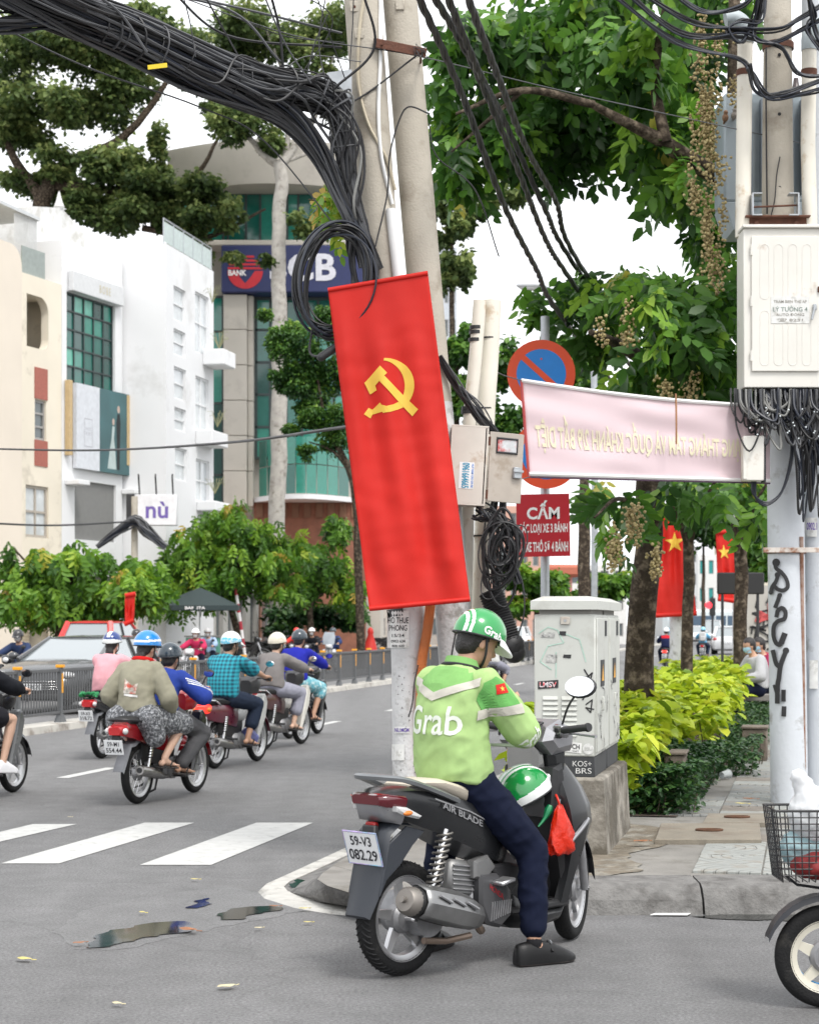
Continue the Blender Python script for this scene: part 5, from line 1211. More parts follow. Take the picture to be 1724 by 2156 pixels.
def plain(m, **k): d = dict(fn=lambda q: 0, mats=[m]); d.update(k); return d
# ------------------------------------------------------------------ motorbikes
M_TYRE = mat('tyre_rubber', (.012, .012, .0125), .8, var=.3, scale=15, bump=.3, bscale=90, col2=(.035, .033, .03), c2amt=.2, c2scale=12, spec=.25)
M_ALLOY = mat('alloy', (.55, .55, .56), .35, .85, var=.15, scale=12); M_CHROME = mat('chrome', (.75, .75, .76), .12, 1.0, var=.08)
M_ENG = mat('engine_alloy', (.3, .3, .31), .5, .6, var=.25, scale=18); M_DKMET = mat('dark_metal', (.05, .05, .053), .45, .5, var=.2); M_SEAT = mat('seat_black', (.02, .02, .021), .6, var=.15, bump=.2, bscale=200)
M_TAILRED = mat('tail_lens', (.42, .008, .012), .12, coat=.6, var=.1); M_CLEAR = mat('clear_lens', (.6, .6, .6), .12, coat=.5, var=.15, scale=40); M_ORLENS = mat('orange_lens', (.7, .2, .03), .2)
M_PLATE = mat('plate_white', (.74, .75, .76), .45, var=.05); M_PLTXT = mat('plate_ink', (.02, .02, .025), .6); M_BPAINT = mat('bike_black', (.014, .014, .016), .22, coat=.4, var=.1)
M_MIRROR = mat('mirror_glass', (.8, .82, .84), .03, 1.0, var=.0)
def wheel(t, x, R_, w_, kind, rimw=.05, m_rim=M_ALLOY, tread=False):
 o = bpy.data.objects.new('wheel', None); col.objects.link(o); o.parent = t; o.location = (x, 0, R_); o.empty_display_size = .05
 mb = MB(); h = w_ / 2; prof = [(R_ - .068, -h * .72), (R_ - .04, -h), (R_ - .018, -h * .92), (R_ - .004, -h * .5), (R_, 0), (R_ - .004, h * .5), (R_ - .018, h * .92), (R_ - .04, h), (R_ - .068, h * .72)]
 mb.lathe(prof, (0, 0, 0), (0, 1, 0), 56, closed=True)
 ty = mb.build('tyre', M_TYRE, o, 50)
 mb = MB(); ri = R_ - .062; mb.lathe([(ri, -h * .8), (ri, h * .8), (ri - .012, h * .62), (ri - .03, h * .5), (ri - .03, -h * .5), (ri - .012, -h * .62)], (0, 0, 0), (0, 1, 0), 48, closed=True); mb.build('rim', m_rim, o, 40)
 mb = MB(); mb.lathe([(.001, -h * .9), (.055, -h * .9), (.07, -h * .5), (.07, h * .5), (.055, h * .9), (.001, h * .9)], (0, 0, 0), (0, 1, 0), 24); mb.build('hub', M_ENG, o, 30)
 if kind == 'wire':
  for k in range(18):
   a = 2 * math.pi * k / 18; b_ = a + (.35 if k % 2 else -.35); y_ = .025 if (k // 2) % 2 else -.025
   mb = MB(); mb.cyl((.065 * math.cos(b_), y_, .065 * math.sin(b_)), (ri * math.cos(a), 0, ri * math.sin(a)), .0032, n=5); mb.build('spoke', M_CHROME, o, 60)
 else:
  for k in range(kind):
   a = 2 * math.pi * k / kind + .3; ca, sa = math.cos(a), math.sin(a); mb = MB()
   mb.loft([[V((r_ * math.cos(a + tw + dd / r_), y_, r_ * math.sin(a + tw + dd / r_))) for dd, y_ in ((-wd, -.012), (wd, -.012), (wd, .012), (-wd, .012))] for r_, wd, tw in ((.05, .03, 0), (ri * .55, .022, .06), (ri * .8, .017, .1), (ri - .015, .024, .12))])
   mb.build('spoke', m_rim, o, 30)
 mb = MB(); mb.cyl((0, -.1, 0), (0, .1, 0), .012, n=10); mb.build('axle', M_CHROME, o)
 return o
def plate(t, c, tilt, l1, l2, w_=.19, h_=.14, border=None):
 c = V(c); ay = V((-math.sin(tilt), 0, math.cos(tilt))); ax_ = V((0, -1, 0)); nz = ax_.cross(ay)
 mb = MB(); mb.prism([(-w_ / 2, -h_ / 2), (w_ / 2, -h_ / 2), (w_ / 2, h_ / 2), (-w_ / 2, h_ / 2)], c, ax_, ay, nz, .004, .001); p = mb.build('licence_plate', M_PLATE, t, 30)
 if border is not None:
  mb = MB(); mb.tube([c + ax_ * a * w_ / 2 + ay * b * h_ / 2 + nz * .002 for a, b in ((-1, -1), (1, -1), (1, 1), (-1, 1))], .0045, 6, closed=True); mb.build('plate_frame', border, p)
 text_on('lettering', l1, M_PLTXT, p, planar(c + nz * .0065 + ay * h_ * .23, ax_, ay), w_ * .62, h_ * .3, .012); text_on('lettering', l2, M_PLTXT, p, planar(c + nz * .0065 - ay * h_ * .2, ax_, ay), w_ * .84, h_ * .33, .012)
 return p
def loft_x(mb, secs, n=4):
 """body sections: (x, z_low, z_top, half width, [low width factor])"""
 rings = []
 for sct in secs:
  x, zl, zt, w_ = sct[:4]; lf = sct[4] if len(sct) > 4 else .8; h = zt - zl
  pr = [(0, zt), (w_ * .6, zt - h * .01), (w_ * .9, zt - h * .1), (w_, zt - h * .3), (w_ * .98, zl + h * .45), (w_ * (.5 + lf / 2), zl + h * .18), (w_ * lf, zl), (0, zl)]
  rings.append([V((x, y, z)) for y, z in pr] + [V((x, -y, z)) for y, z in pr[-2:0:-1]])
 mb.loft(rings); return mb
def mirror(t, base, top, c, m_back=M_BLACKP, face=(-1, 0, .05), rx=.05, rz=.035):
 mb = MB(); mb.tube(bez([base, top, V(c) - V(face).normalized() * .02], 10), .006, 6); s_ = mb.build('mirror_stem', M_BLACKP, t)
 f = V(face).normalized(); x_ = V((0, 0, 1)).cross(f).normalized(); y_ = f.cross(x_); R3 = Matrix((x_, y_, f)).transposed()
 mb = MB(); mb.ell(V(c) - f * .012, (rx * 1.1, rz * 1.12, .02), R3, 18, 10); hd = mb.build('mirror_head', m_back, t)
 mb = MB(); ring = [V(c) + f * .0098 + x_ * rx * math.cos(a) + y_ * rz * math.sin(a) for a in np.linspace(0, 6.283, 21)[:-1]]; mb.add(ring, [tuple(range(20))]); mb.build('mirror_glass', M_MIRROR, hd, 0)
def underbone(label, loc, rz, paint, l1='59-X1', l2='324.15', rim='wire', style='wave', group=None, steer=0, lit=False, shield=None, seatm=M_SEAT, lean=0.0):
 t = thing('motorbike', label, 'motorbike', loc, rz, group); t.rotation_euler = (lean, 0, rz)
 Rw = .285; W = 1.22
 wheel(t, 0, Rw, .075, rim); wheel(t, W, Rw, .07, rim)
 if style == 'dream':
  tail = [(-.34, .60, .73, .07), (-.25, .57, .76, .1), (-.05, .54, .765, .12), (.2, .5, .75, .12), (.45, .46, .7, .1), (.52, .48, .66, .07)]
 else:
  tail = [(-.42, .67, .76, .05), (-.36, .65, .78, .08), (-.2, .62, .77, .092), (0, .57, .745, .1), (.25, .5, .72, .1), (.45, .46, .66, .09), (.55, .48, .6, .06)]
 mb = MB(); loft_x(mb, tail); mb.build('side_cover', paint, t)
 mb = MB(); loft_x(mb, [(-.3, .76, .80, .09), (-.2, .755, .83, .12), (.0, .745, .82, .125), (.15, .74, .785, .125), (.3, .73, .785, .12), (.48, .69, .76, .1), (.55, .66, .72, .06)]); mb.build('seat', seatm, t)
 # rear fender, lamp, plate
 mb = MB()
 rings = []
 for a in np.linspace(20, 172, 15):
  q = math.radians(a); r_ = Rw + .045; c_ = V((r_ * math.cos(q) * 1.02, 0, Rw + r_ * math.sin(q)))
  if a > 120: c_ = V((-.2 - (a - 120) * .0036, 0, .62 - (a - 120) * .0055))
  rings.append([c_ + V((0, y_, dz)) for y_, dz in ((-.062, -.03), (-.05, 0), (.05, 0), (.062, -.03), (.05, -.01), (-.05, -.01))])
 mb.loft(rings); mb.build('rear_fender', mat('fender_grey', (.16, .165, .18), .5, var=.15) if style == 'wave' else M_ENG, t)
 xt = -.42 if style == 'wave' else -.35
 mb = MB(); loft_x(mb, [(xt - .035, .665, .735, .06), (xt, .655, .75, .09), (xt + .06, .66, .76, .1)]); mb.build('tail_light', mat('tail_lit', (.75, .03, .02), .15, emit=1.5) if lit else M_TAILRED, t)
 for s_ in (-1, 1):
  mb = MB(); mb.ell((xt + .01, s_ * .09, .7), (.035, .025, .03)); mb.build('indicator', M_CLEAR if style == 'wave' else M_ORLENS, t)
 plate(t, (xt - .045, 0, .555), .28, l1, l2)
 mb = MB(); mb.box((xt - .005, 0, .58), (.02, .08, .16), b=.004); mb.build('plate_bracket', M_BLACKP, t)
 # shocks, swing arm, exhaust, engine, pegs
 for s_ in (-1, 1):
  mb = MB(); a, b_ = V((.02, s_ * .1, .3)), V((.08, s_ * .115, .6)); mb.cyl(a, a.lerp(b_, .45), .016, n=10); mb.cyl(a.lerp(b_, .45), b_, .024, n=10); mb.build('shock', M_CHROME, t)
  mb = MB(); pts = []
  for k in range(60): q = .4 + .6 * k / 59; p = a.lerp(b_, q); an = k * .75; pts.append(p + V((.026 * math.cos(an), .026 * math.sin(an), 0)))
  mb.tube(pts, .005, 5); mb.build('spring', M_BLACKP, t)
  mb = MB(); mb.box((.2, s_ * .06, .29), (.44, .025, .045), b=.006); mb.build('swing_arm', M_DKMET, t)
 mb = MB(); ex = [V((-.22, -.135, .33)), V((-.2, -.135, .328)), V((.12, -.13, .28)), V((.2, -.125, .262)), V((.32, -.11, .24)), (.5, -.09, .22)]
 mb.tube(ex, [.042, .05, .05, .034, .017, .017], 16); e = mb.build('exhaust', mat('exhaust_steel', (.32, .31, .3), .3, .85, var=.3, scale=8), t)
 mb = MB(); mb.cyl((-.228, -.135, .331), (-.2, -.135, .328), .026, n=14); mb.build('exhaust_tip', M_BLACKP, e)
 mb = MB(); loft_x(mb, [(.0, .42, .6, .05), (.25, .36, .56, .07), (.5, .36, .52, .08), (.66, .4, .55, .06)]); mb.build('frame_cover', M_BLACKP, t)
 mb = MB(); mb.box((.52, 0, .3), (.3, .2, .2), b=.04); mb.cyl((.5, -.13, .29), (.5, .13, .29), .09, n=20); mb.box((.68, 0, .33), (.2, .13, .12), b=.02); mb.build('engine', M_ENG, t)
 for k in range(5): mb = MB(); mb.box((.64 + k * .025, 0, .33), (.008, .16, .15), b=.002); mb.build('cooling_fin', M_ENG, t)
 mb = MB(); mb.cyl((.5, -.26, .23), (.5, .26, .23), .012, n=8); mb.build('foot_bar', M_DKMET, t)
 mb = MB(); mb.cyl((.12, -.24, .34), (.12, .24, .34), .012, n=8); mb.build('pillion_bar', M_DKMET, t)
 mb = MB(); mb.tube([(.45, .1, .2), (.35, .14, .14), (.25, .15, .13)], .01, 6); mb.tube([(.4, 0, .2), (.4, .02, .1), (.36, .06, .075)], .012, 6); mb.build('stand', M_DKMET, t)
 # leg shield, spine, front
 sm = shield or paint
 for s_ in (-1, 1):
  mb = MB(); mb.prism([(.98, .84), (1.04, .74), (.98, .56), (.86, .4), (.74, .24), (.7, .26), (.76, .42), (.84, .6), (.92, .82)], (0, s_ * .1, 0), (1, 0, 0), (0, 0, 1), (0, s_, 0), .13, .02); mb.build('leg_shield', sm, t)
 mb = MB(); mb.tube(bez([(.5, 0, .56), (.7, 0, .56), (.86, 0, .66), (.95, 0, .84)], 12), .06, 12); mb.build('spine_tube', sm, t)
 mb = MB(); loft_x(mb, [(.88, .84, 1.0, .07), (.95, .84, 1.04, .13), (1.04, .86, 1.03, .13), (1.1, .88, .98, .09), (1.13, .9, .95, .05)]); mb.build('head_cowl', paint if style == 'wave' else M_DKMET, t)
 mb = MB(); mb.ell((1.11, 0, .93), (.035, .07, .055)); mb.build('headlight', M_CLEAR, t)
 for s_ in (-1, 1):
  mb = MB(); mb.tube([(W, s_ * .07, Rw), (W - .12, s_ * .07, .6), (W - .2, s_ * .05, .82)], .019, 10); mb.build('fork_leg', M_ALLOY, t)
  mb = MB(); mb.tube(bez([(.98, s_ * .05, 1.0), (.95, s_ * .16, 1.03), (.88, s_ * .26, 1.02)], 8), .011, 8); mb.build('handlebar', M_DKMET, t)
  mb = MB(); mb.tube([(.89, s_ * .245, 1.022), (.84, s_ * .345, 1.015)], .018, 10); mb.build('grip', M_BLACKP, t)
  mb = MB(); mb.tube([(.92, s_ * .22, 1.01), (.91, s_ * .33, .985)], .006, 6); mb.build('brake_lever', M_ALLOY, t)
  mirror(t, (.93, s_ * .2, 1.03), (.93, s_ * .25, 1.14), (.9, s_ * .31, 1.2), M_BLACKP if style == 'wave' else M_CHROME)
 mb = MB(); rings = []
 for a in np.linspace(15, 150, 12):
  q = math.radians(a); r_ = Rw + .035; rings.append([V((W + r_ * math.cos(q), y_, Rw + r_ * math.sin(q) + dz)) for y_, dz in ((-.055, -.035), (-.042, 0), (.042, 0), (.055, -.035), (.04, -.012), (-.04, -.012))])
 mb.loft(rings); mb.build('front_fender', paint, t)
 # grab rail / rack
 mb = MB()
 if style == 'dream':
  for s_ in (-1, 1): mb.tube([(-.1, s_ * .13, .74), (-.25, s_ * .13, .8), (-.46, s_ * .1, .81), (-.5, 0, .815)], .011, 8)
  mb.tube([(-.38, -.1, .812), (-.38, .1, .812)], .008, 6)
 else: mb.tube(bez([(.0, -.14, .7), (-.2, -.14, .78), (-.36, -.1, .8), (-.4, 0, .805), (-.36, .1, .8), (-.2, .14, .78), (0, .14, .7)], 24), .012, 8)
 mb.build('grab_rail', M_CHROME if style == 'dream' else M_DKMET, t)
 return t
# ------------------------------------------------------------------ parked scooter with the courier
HL = V((-.0434, 8.473, 0)); HR = math.atan2(.957, .886)
def hero_scooter():
 t = thing('scooter', 'dark grey scooter parked at the corner with a green helmet on its footwell', 'scooter', HL, HR)
 GP = mat('scooter_grey', (.02, .021, .023), .3, .25, var=.12, coat=.2, scale=5)
 GM = mat('scooter_matt', (.022, .026, .034), .5, var=.12)
 SV = mat('scooter_silver', (.33, .33, .345), .3, .7, var=.1)
 W = 1.3
 wheel(t, 0, .26, .092, 5, tread=True)
 fwl = wheel(t, W, .26, .085, 5); fwl.rotation_euler = (0, 0, .1)
 # treads: chevron grooves as raised blocks round the rear tyre
 rw = [o for o in t.children if o.name.startswith('wheel')][0]
 mb = MB()
 for k in range(52):
  a = 2 * math.pi * k / 52
  for s_ in (-1, 1):
   pts = []
   for (da, y_, r_) in ((0, .006, .2585), (.055, .022, .2572), (.1, .035, .2505), (.12, .0425, .241)):
    pts.append(V((r_ * math.cos(a + da), s_ * y_, r_ * math.sin(a + da))))
   mb.tube(pts, .0042, 4)
 o_ = mb.build('tread', mat('tread_rubber', (.012, .012, .013), .9), rw, 0); o_['kind'] = 'stuff'
 # tail and side panels
 mb = MB(); loft_x(mb, [(-.2, .775, .845, .05, .6), (-.14, .745, .862, .1, .7), (-.03, .7, .868, .132, .75), (.1, .655, .855, .148, .8), (.22, .61, .825, .155, .85), (.37, .548, .78, .16, .9), (.5, .49, .73, .156, .9), (.58, .462, .69, .14, .9), (.64, .47, .64, .11)])
 body = mb.build('side_panel', GP, t)
 mb = MB(); loft_x(mb, [(-.02, .862, .874, .08), (.05, .855, .892, .12), (.16, .83, .892, .138), (.25, .80, .868, .145), (.32, .775, .845, .145), (.42, .745, .82, .135), (.55, .69, .775, .11), (.64, .64, .715, .075)])
 mb.build('seat', mat('seat_cream', (.5, .45, .37), .6, var=.12, bump=.15, bscale=200), t)
 # rear underside, lamps
 mb = MB(); loft_x(mb, [(-.215, .765, .83, .075, .8), (-.18, .72, .835, .105, .8), (-.1, .7, .8, .125, .8)]); mb.build('tail_cowl', SV, t)
 mb = MB(); loft_x(mb, [(-.228, .795, .838, .085, .9), (-.2, .785, .845, .118, .9), (-.1, .775, .835, .14, .9)]); mb.build('tail_light', mat('tail_dark_red', (.09, .004, .01), .1, coat=.8, var=.1), t)
 for s_ in (-1, 1):
  mb = MB(); mb.prism([(-.17, .79), (-.1, .78), (.0, .735), (-.02, .722), (-.12, .745), (-.165, .765)], (0, s_ * .095, 0), (1, 0, 0), (0, 0, 1), (0, s_, 0), .05, .01); mb.build('indicator', M_CLEAR, t)
  mb = MB(); mb.ell((-.1, s_ * .142, .755), (.03, .012, .012)); mb.build('indicator_bulb', M_ORLENS, t)
 mb = MB(); mb.box((-.185, 0, .7), (.03, .06, .028), b=.006); mb.build('reflector', mat('reflector_red', (.3, .01, .01), .2), t)
 # mudguard
 mb = MB(); rings = []
 for (x, z, w_) in ((-.02, .69, .1), (-.1, .7, .1), (-.165, .66, .1), (-.185, .58, .1), (-.205, .48, .098), (-.235, .38, .09), (-.275, .29, .075)):
  rings.append([V((x, -w_, z - .0)), V((x - .018, -w_ * .8, z + .012)), V((x - .022, 0, z + .014)), V((x - .018, w_ * .8, z + .012)), V((x, w_, z)), V((x - .004, w_ * .8, z - .0)), V((x - .008, 0, z)), V((x - .004, -w_ * .8, z))])
 mb.loft(rings); mb.build('mudguard', GM, t, 50)
 for s_ in (-1, 1):
  mb = MB(); mb.prism([(-.18, .62), (-.06, .69), (.06, .66), (-.02, .6), (-.1, .52), (-.19, .46), (-.235, .39)], (0, s_ * .085, 0), (1, 0, 0), (0, 0, 1), (0, s_, 0), .015, .004); mb.build('mudguard_side', GM, t)
 plate(t, (-.243, 0, .6), .3, '59-V3', '082.29', .205, .155, mat('plate_frame', (.45, .35, .6), .35, .5, var=.3, scale=25, col2=(.2, .5, .6), c2amt=.5, c2scale=10))
 mb = MB(); mb.box((-.195, 0, .63), (.03, .08, .14), b=.006); mb.build('plate_bracket', M_BLACKP, t)
 # grab rail
 rail = bez([V((.22, -.15, .79)), V((.05, -.155, .85)), V((-.1, -.135, .9)), V((-.185, -.08, .915)), V((-.205, 0, .917)), V((-.185, .08, .915)), V((-.1, .135, .9)), V((.05, .155, .85)), V((.22, .15, .79))], 40)
 mb = MB(); rings = []
 for i, p in enumerate(rail):
  d = (rail[min(i + 1, len(rail) - 1)] - rail[max(i - 1, 0)]).normalized(); s_ = d.cross(V((0, 0, 1))).normalized()
  rings.append([p + s_ * a + V((0, 0, b)) for a, b in ((-.02, -.012), (.02, -.012), (.024, .004), (.012, .014), (-.012, .014), (-.024, .004))])
 mb.loft(rings); mb.build('grab_rail', mat('rail_grey', (.2, .21, .22), .35, .5, var=.1), t, 40)
 # shock on the exhaust side, final drive on the other
 a, b_ = V((.06, -.13, .36)), V((.17, -.13, .66)); mb = MB(); mb.cyl(a, b_, .016, n=10); mb.build('shock', M_CHROME, t)
 pts = []
 for k in range(120): q = .1 + .85 * k / 119; p = a.lerp(b_, q); an = k * .52; pts.append(p + V((.033 * math.cos(an), .033 * math.sin(an), 0)))
 mb = MB(); mb.tube(pts, .0065, 6); mb.build('spring', mat('spring_steel', (.2, .19, .175), .4, .7, var=.2), t)
 # muffler
 m0, m1 = V((-.16, -.2, .375)), V((.33, -.17, .245)); ax_ = (m1 - m0).normalized(); mb = MB()
 mb.tube([m0 - ax_ * .015, m0, m0 + ax_ * .06, m0 + ax_ * .3, m0 + ax_ * .42, m1], [.045, .062, .072, .075, .06, .03], 20); e = mb.build('muffler', mat('muffler_black', (.03, .03, .03), .5, .5, var=.2), t)
 mb = MB(); mb.lathe([(.001, -.03), (.05, -.028), (.062, -.012), (.066, .02), (.066, .05)], m0, ax_, 24); mb.cyl(m0 - ax_ * .05, m0 - ax_ * .02, .014, n=12); mb.build('muffler_cap', mat('muffler_grey', (.24, .22, .2), .5, .6, var=.25), e)
 up = V((0, 0, 1)) - ax_ * ax_.z; up.normalize(); sd = ax_.cross(up); sd = sd if sd.y < 0 else -sd
 mb = MB(); rings = []
 for q, r_ in ((.045, .078), (.1, .086), (.3, .09), (.42, .082), (.5, .06)):
  rings.append([m0 + ax_ * q + (up * math.sin(th) + sd * math.cos(th)) * r_ * (1.06 if k % 2 else 1) for k, th in enumerate(np.linspace(-1.0, 1.9, 9))])
 mb.loft(rings, caps=False, closed_ring=False); hs = mb.build('heat_shield', mat('heat_shield', (.24, .24, .24), .32, .75, var=.2, scale=9), e, 25); hs.modifiers.new('thickness', 'SOLIDIFY').thickness = .006
 mb = MB()
 for q in range(3): mb.tube([m0 + ax_ * (.12 + .1 * q) + (up * .5 + sd * .86) * .096, m0 + ax_ * (.2 + .1 * q) + (up * .3 + sd * .95) * .097], .007, 6)
 mb.build('shield_rib', M_ENG, e)
 # engine and radiator side
 mb = MB(); mb.box((.3, -.09, .42), (.18, .06, .17), Matrix.Rotation(.15, 3, 'Y'), .02); mb.build('air_box', mat('airbox_grey', (.22, .22, .22), .45, .4, var=.15), t)
 for k in range(6): mb = MB(); mb.box((.3, -.124, .48 - k * .022), (.15, .008, .008), Matrix.Rotation(.15, 3, 'Y'), .002); mb.build('airbox_rib', M_ENG, t)
 mb = MB(); mb.box((.3, .0, .3), (.5, .16, .16), b=.04); mb.cyl((.1, -.1, .27), (.1, .13, .27), .1, n=20); mb.box((.45, -.02, .3), (.2, .22, .2), b=.03); mb.build('engine', M_ENG, t)
 mb = MB(); mb.prism([(.37, .44), (.5, .43), (.6, .34), (.6, .22), (.52, .17), (.42, .2), (.37, .3)], (0, -.1, 0), (1, 0, 0), (0, 0, 1), (0, -1, 0), .07, .015); rad = mb.build('radiator_cover', mat('radiator_grey', (.1, .1, .105), .45, .4, var=.15), t)
 for k in range(9): mb = MB(); x0 = .44 + k * .017; mb.cyl((x0, -.172, .21 + .01 * k * .3), (x0 + .012, -.172, .3), .0035, n=5); mb.build('grille_slat', M_ENG, rad)
 text_on('lettering', 'HONDA', mat('red_ink', (.5, .02, .03), .5), rad, lambda x, y: V((.48 + x * .8, -.1735, .345 + y - x * .5)), .12, .028, .0)
 mb = MB(); mb.prism([(.34, .5), (.44, .52), (.5, .46), (.42, .4), (.34, .42)], (0, -.1, 0), (1, 0, 0), (0, 0, 1), (0, -1, 0), .06, .012); mb.build('cylinder_head', mat('head_alloy', (.25, .25, .25), .4, .6, var=.2), t)
 mb = MB(); mb.tube(bez([(.35, -.14, .24), (.42, -.12, .17), (.5, -.06, .15)], 8), .02, 8); mb.tube([(.05, -.1, .16), (.2, -.1, .14), (.35, -.12, .15)], .016, 8); mb.build('exhaust_pipe', mat('pipe_brown', (.25, .19, .15), .5, .6, var=.3), t)
 for s_ in (-1, 1):
  mb = MB(); mb.box((.5, s_ * .19, .395), (.1, .09, .02), Matrix.Rotation(-.15, 3, 'Y'), .006); mb.build('pillion_peg', M_ALLOY, t)
 mb = MB(); mb.prism([(.46, .47), (.6, .47), (.7, .45), (.66, .36), (.58, .3), (.52, .38)], (0, -.12, 0), (1, 0, 0), (0, 0, 1), (0, -1, 0), .04, .012); mb.build('frame_cover', M_BLACKP, t)
 # floorboard and belly
 mb = MB(); mb.box((.83, 0, .235), (.46, .32, .04), b=.012); mb.build('floorboard', M_BLACKP, t)
 for k in range(5): mb = MB(); mb.box((.8 + k * .045, -.1, .257), (.012, .1, .006), b=.002); mb.build('floor_rib', M_BLACKP, t)
 mb = MB(); loft_x(mb, [(.56, .2, .34, .1), (.64, .15, .33, .15), (.8, .13, .215, .165), (.98, .15, .215, .165), (1.06, .2, .26, .13)]); mb.build('belly_panel', GP, t)
 mb = MB(); loft_x(mb, [(.55, .42, .62, .1), (.66, .3, .55, .085), (.8, .25, .42, .075), (.95, .25, .46, .08), (1.0, .25, .6, .09)]); mb.build('centre_tunnel', M_BLACKP, t)
 # inner leg shield
 mb = MB(); mb.prism([(.93, .9), (1.0, .92), (1.06, .5), (1.08, .25), (1.02, .22), (.97, .45), (.915, .72)], (0, -.17, 0), (1, 0, 0), (0, 0, 1), (0, 1, 0), .34, .02); ins = mb.build('inner_shield', M_BLACKP, t)
 mb = MB(); mb.box((.935, -.08, .83), (.04, .12, .085), Matrix.Rotation(-.12, 3, 'Y'), .012); mb.build('ignition_panel', SV, t)
 mb = MB(); mb.cyl((.905, -.075, .832), (.93, -.075, .832), .026, n=16); mb.box((.91, -.105, .83), (.015, .02, .05), b=.004); mb.build('ignition_lock', M_BLACKP, t)
 mb = MB(); loft_x(mb, [(.91, .66, .78, .1), (.955, .64, .79, .17), (1.0, .66, .78, .18)]); mb.build('glove_lid', SV, t)
 # outer front fairing
 for s_ in (-1, 1):
  mb = MB(); rings = []
  for (x0, z0, x1, z1, yo) in ((.97, .9, 1.1, .9, .13), (.955, .8, 1.16, .8, .19), (.97, .7, 1.2, .71, .215), (.99, .6, 1.21, .62, .22), (1.0, .48, 1.17, .5, .2), (.99, .36, 1.1, .38, .18), (.96, .24, 1.05, .24, .165)):
   rings.append([V((x0, s_ * (yo - .035), z0)), V((x0 + .015, s_ * yo, z0)), V(((x0 + x1) / 2 + .02, s_ * (yo + .002), (z0 + z1) / 2)), V((x1, s_ * yo * .8, z1)), V((x1 + .05, s_ * yo * .35, z1 + .01)), V((x1 + .04, s_ * yo * .3, z1)), V((x1 - .03, s_ * yo * .72, z1 - .004)), V((x0 + .02, s_ * (yo - .04), z0 - .004))])
  mb.loft(rings); mb.build('front_fairing', GP, t, 35)
  mb = MB(); mb.tube(bez([V((.99, s_ * .218, .545)), V((1.06, s_ * .228, .6)), V((1.13, s_ * .212, .64))], 8), .012, 8); mb.build('fairing_fin', SV, t)
  mb = MB(); mb.tube([(W, s_ * .075, .26), (W - .1, s_ * .075, .52), (W - .16, s_ * .06, .7)], .022, 12); mb.build('fork_leg', M_ENG, t)
  mb = MB(); gi, go = V((.945, s_ * .2, 1.085)), V((.925, s_ * .36, 1.105)); mb.tube([gi, go], .018, 14); mb.lathe([(.001, 0), (.02, 0), (.023, .01), (.02, .02), (.001, .02)], go, (go - gi), 14); mb.build('grip', M_BLACKP, t)
  mb = MB(); mb.tube(bez([V((1.0, s_ * .2, 1.07)), V((.99, s_ * .28, 1.065)), V((.975, s_ * .38, 1.06))], 8), [.009, .008, .007, .007, .007, .007, .007, .007, .009], 8); mb.build('brake_lever', M_ALLOY, t)
  mirror(t, V((.96, s_ * .18, 1.1)), V((.93, s_ * .25, 1.21)), V((.94, s_ * .31, 1.3)), M_BLACKP, (-1, s_ * .3, .28), .075, .05)
  mb = MB(); mb.box((.965, s_ * .175, 1.08), (.07, .07, .06), Matrix.Rotation(.2, 3, 'Y'), .012); sw = mb.build('switch_pod', SV, t)
  mb = MB(); mb.box((.93, s_ * .175, 1.085), (.012, .03, .025), b=.004); mb.box((.935, s_ * .18, 1.055), (.012, .04, .02), b=.004); mb.build('switch', M_BLACKP, sw)
 mb = MB(); mb.prism([(.865, 1.03), (.9, 1.1), (1.0, 1.135), (1.1, 1.07), (1.09, .98), (.94, .96)], (0, -.17, 0), (1, 0, 0), (0, 0, 1), (0, 1, 0), .34, .035); mb.build('head_cowl', SV, t, 30)
 mb = MB(); mb.prism([(.93, .98), (1.07, 1.0), (1.06, .86), (.97, .8)], (0, -.14, 0), (1, 0, 0), (0, 0, 1), (0, 1, 0), .28, .03); mb.build('neck_cover', GP, t, 30)
 mb = MB(); mb.prism([(.855, 1.02), (.935, .985), (.96, .87), (.9, .835), (.86, .88)], (0, -.1, 0), (1, 0, 0), (0, 0, 1), (0, 1, 0), .2, .025); mb.build('steering_cover', mat('chrome_cover', (.5, .5, .49), .12, .95, var=.05), t, 30)
 mb = MB(); mb.prism([(-.09, -.035), (.09, -.035), (.1, .03), (-.1, .03)], (.9, 0, 1.1), (0, 1, 0), (.9, 0, .44), (-.44, 0, .9), .015, .004); mb.build('instrument_panel', M_BLACKP, t)
 mb = MB(); rings = []
 for a in np.linspace(10, 150, 12):
  q = math.radians(a); r_ = .3; rings.append([V((W + r_ * math.cos(q), y_, .26 + r_ * math.sin(q) + dz)) for y_, dz in ((-.06, -.05), (-.045, 0), (.045, 0), (.06, -.05), (.04, -.012), (-.04, -.012))])
 mb.loft(rings); mb.build('front_fender', GP, t)
 # the front end is turned towards the kerb
 for o in t.children:
  if o.name.split('.')[0] in ('front_fender', 'fork_leg'):
   pv = V((1.24, 0, 0)); m_ = Matrix.Rotation(.42, 3, 'Z'); o.rotation_euler = (0, 0, .42); o.location = pv - m_ @ pv
 m_ = Matrix.Rotation(.42, 3, 'Z'); fwl.rotation_euler = (0, 0, .42); fwl.location = m_ @ (V((W, 0, .26)) - V((1.24, 0, 0))) + V((1.24, 0, 0))
 # badges
 bd = mat('badge_grey', (.3, .3, .31), .35, .4)
 text_on('lettering', 'AIR BLADE', bd, body, lambda x, y: V((.25 + x * .93, -.1625 - .002, .725 - x * .36 + y)), .3, .03, .02)
 poly_on('stripe_decal', stroke([(.06, .79), (.2, .745), (.3, .715), (.45, .65)], .006), bd, body, lambda x, y: V((x, -.163 - .002, y + .02)))
 return t
hero = hero_scooter()
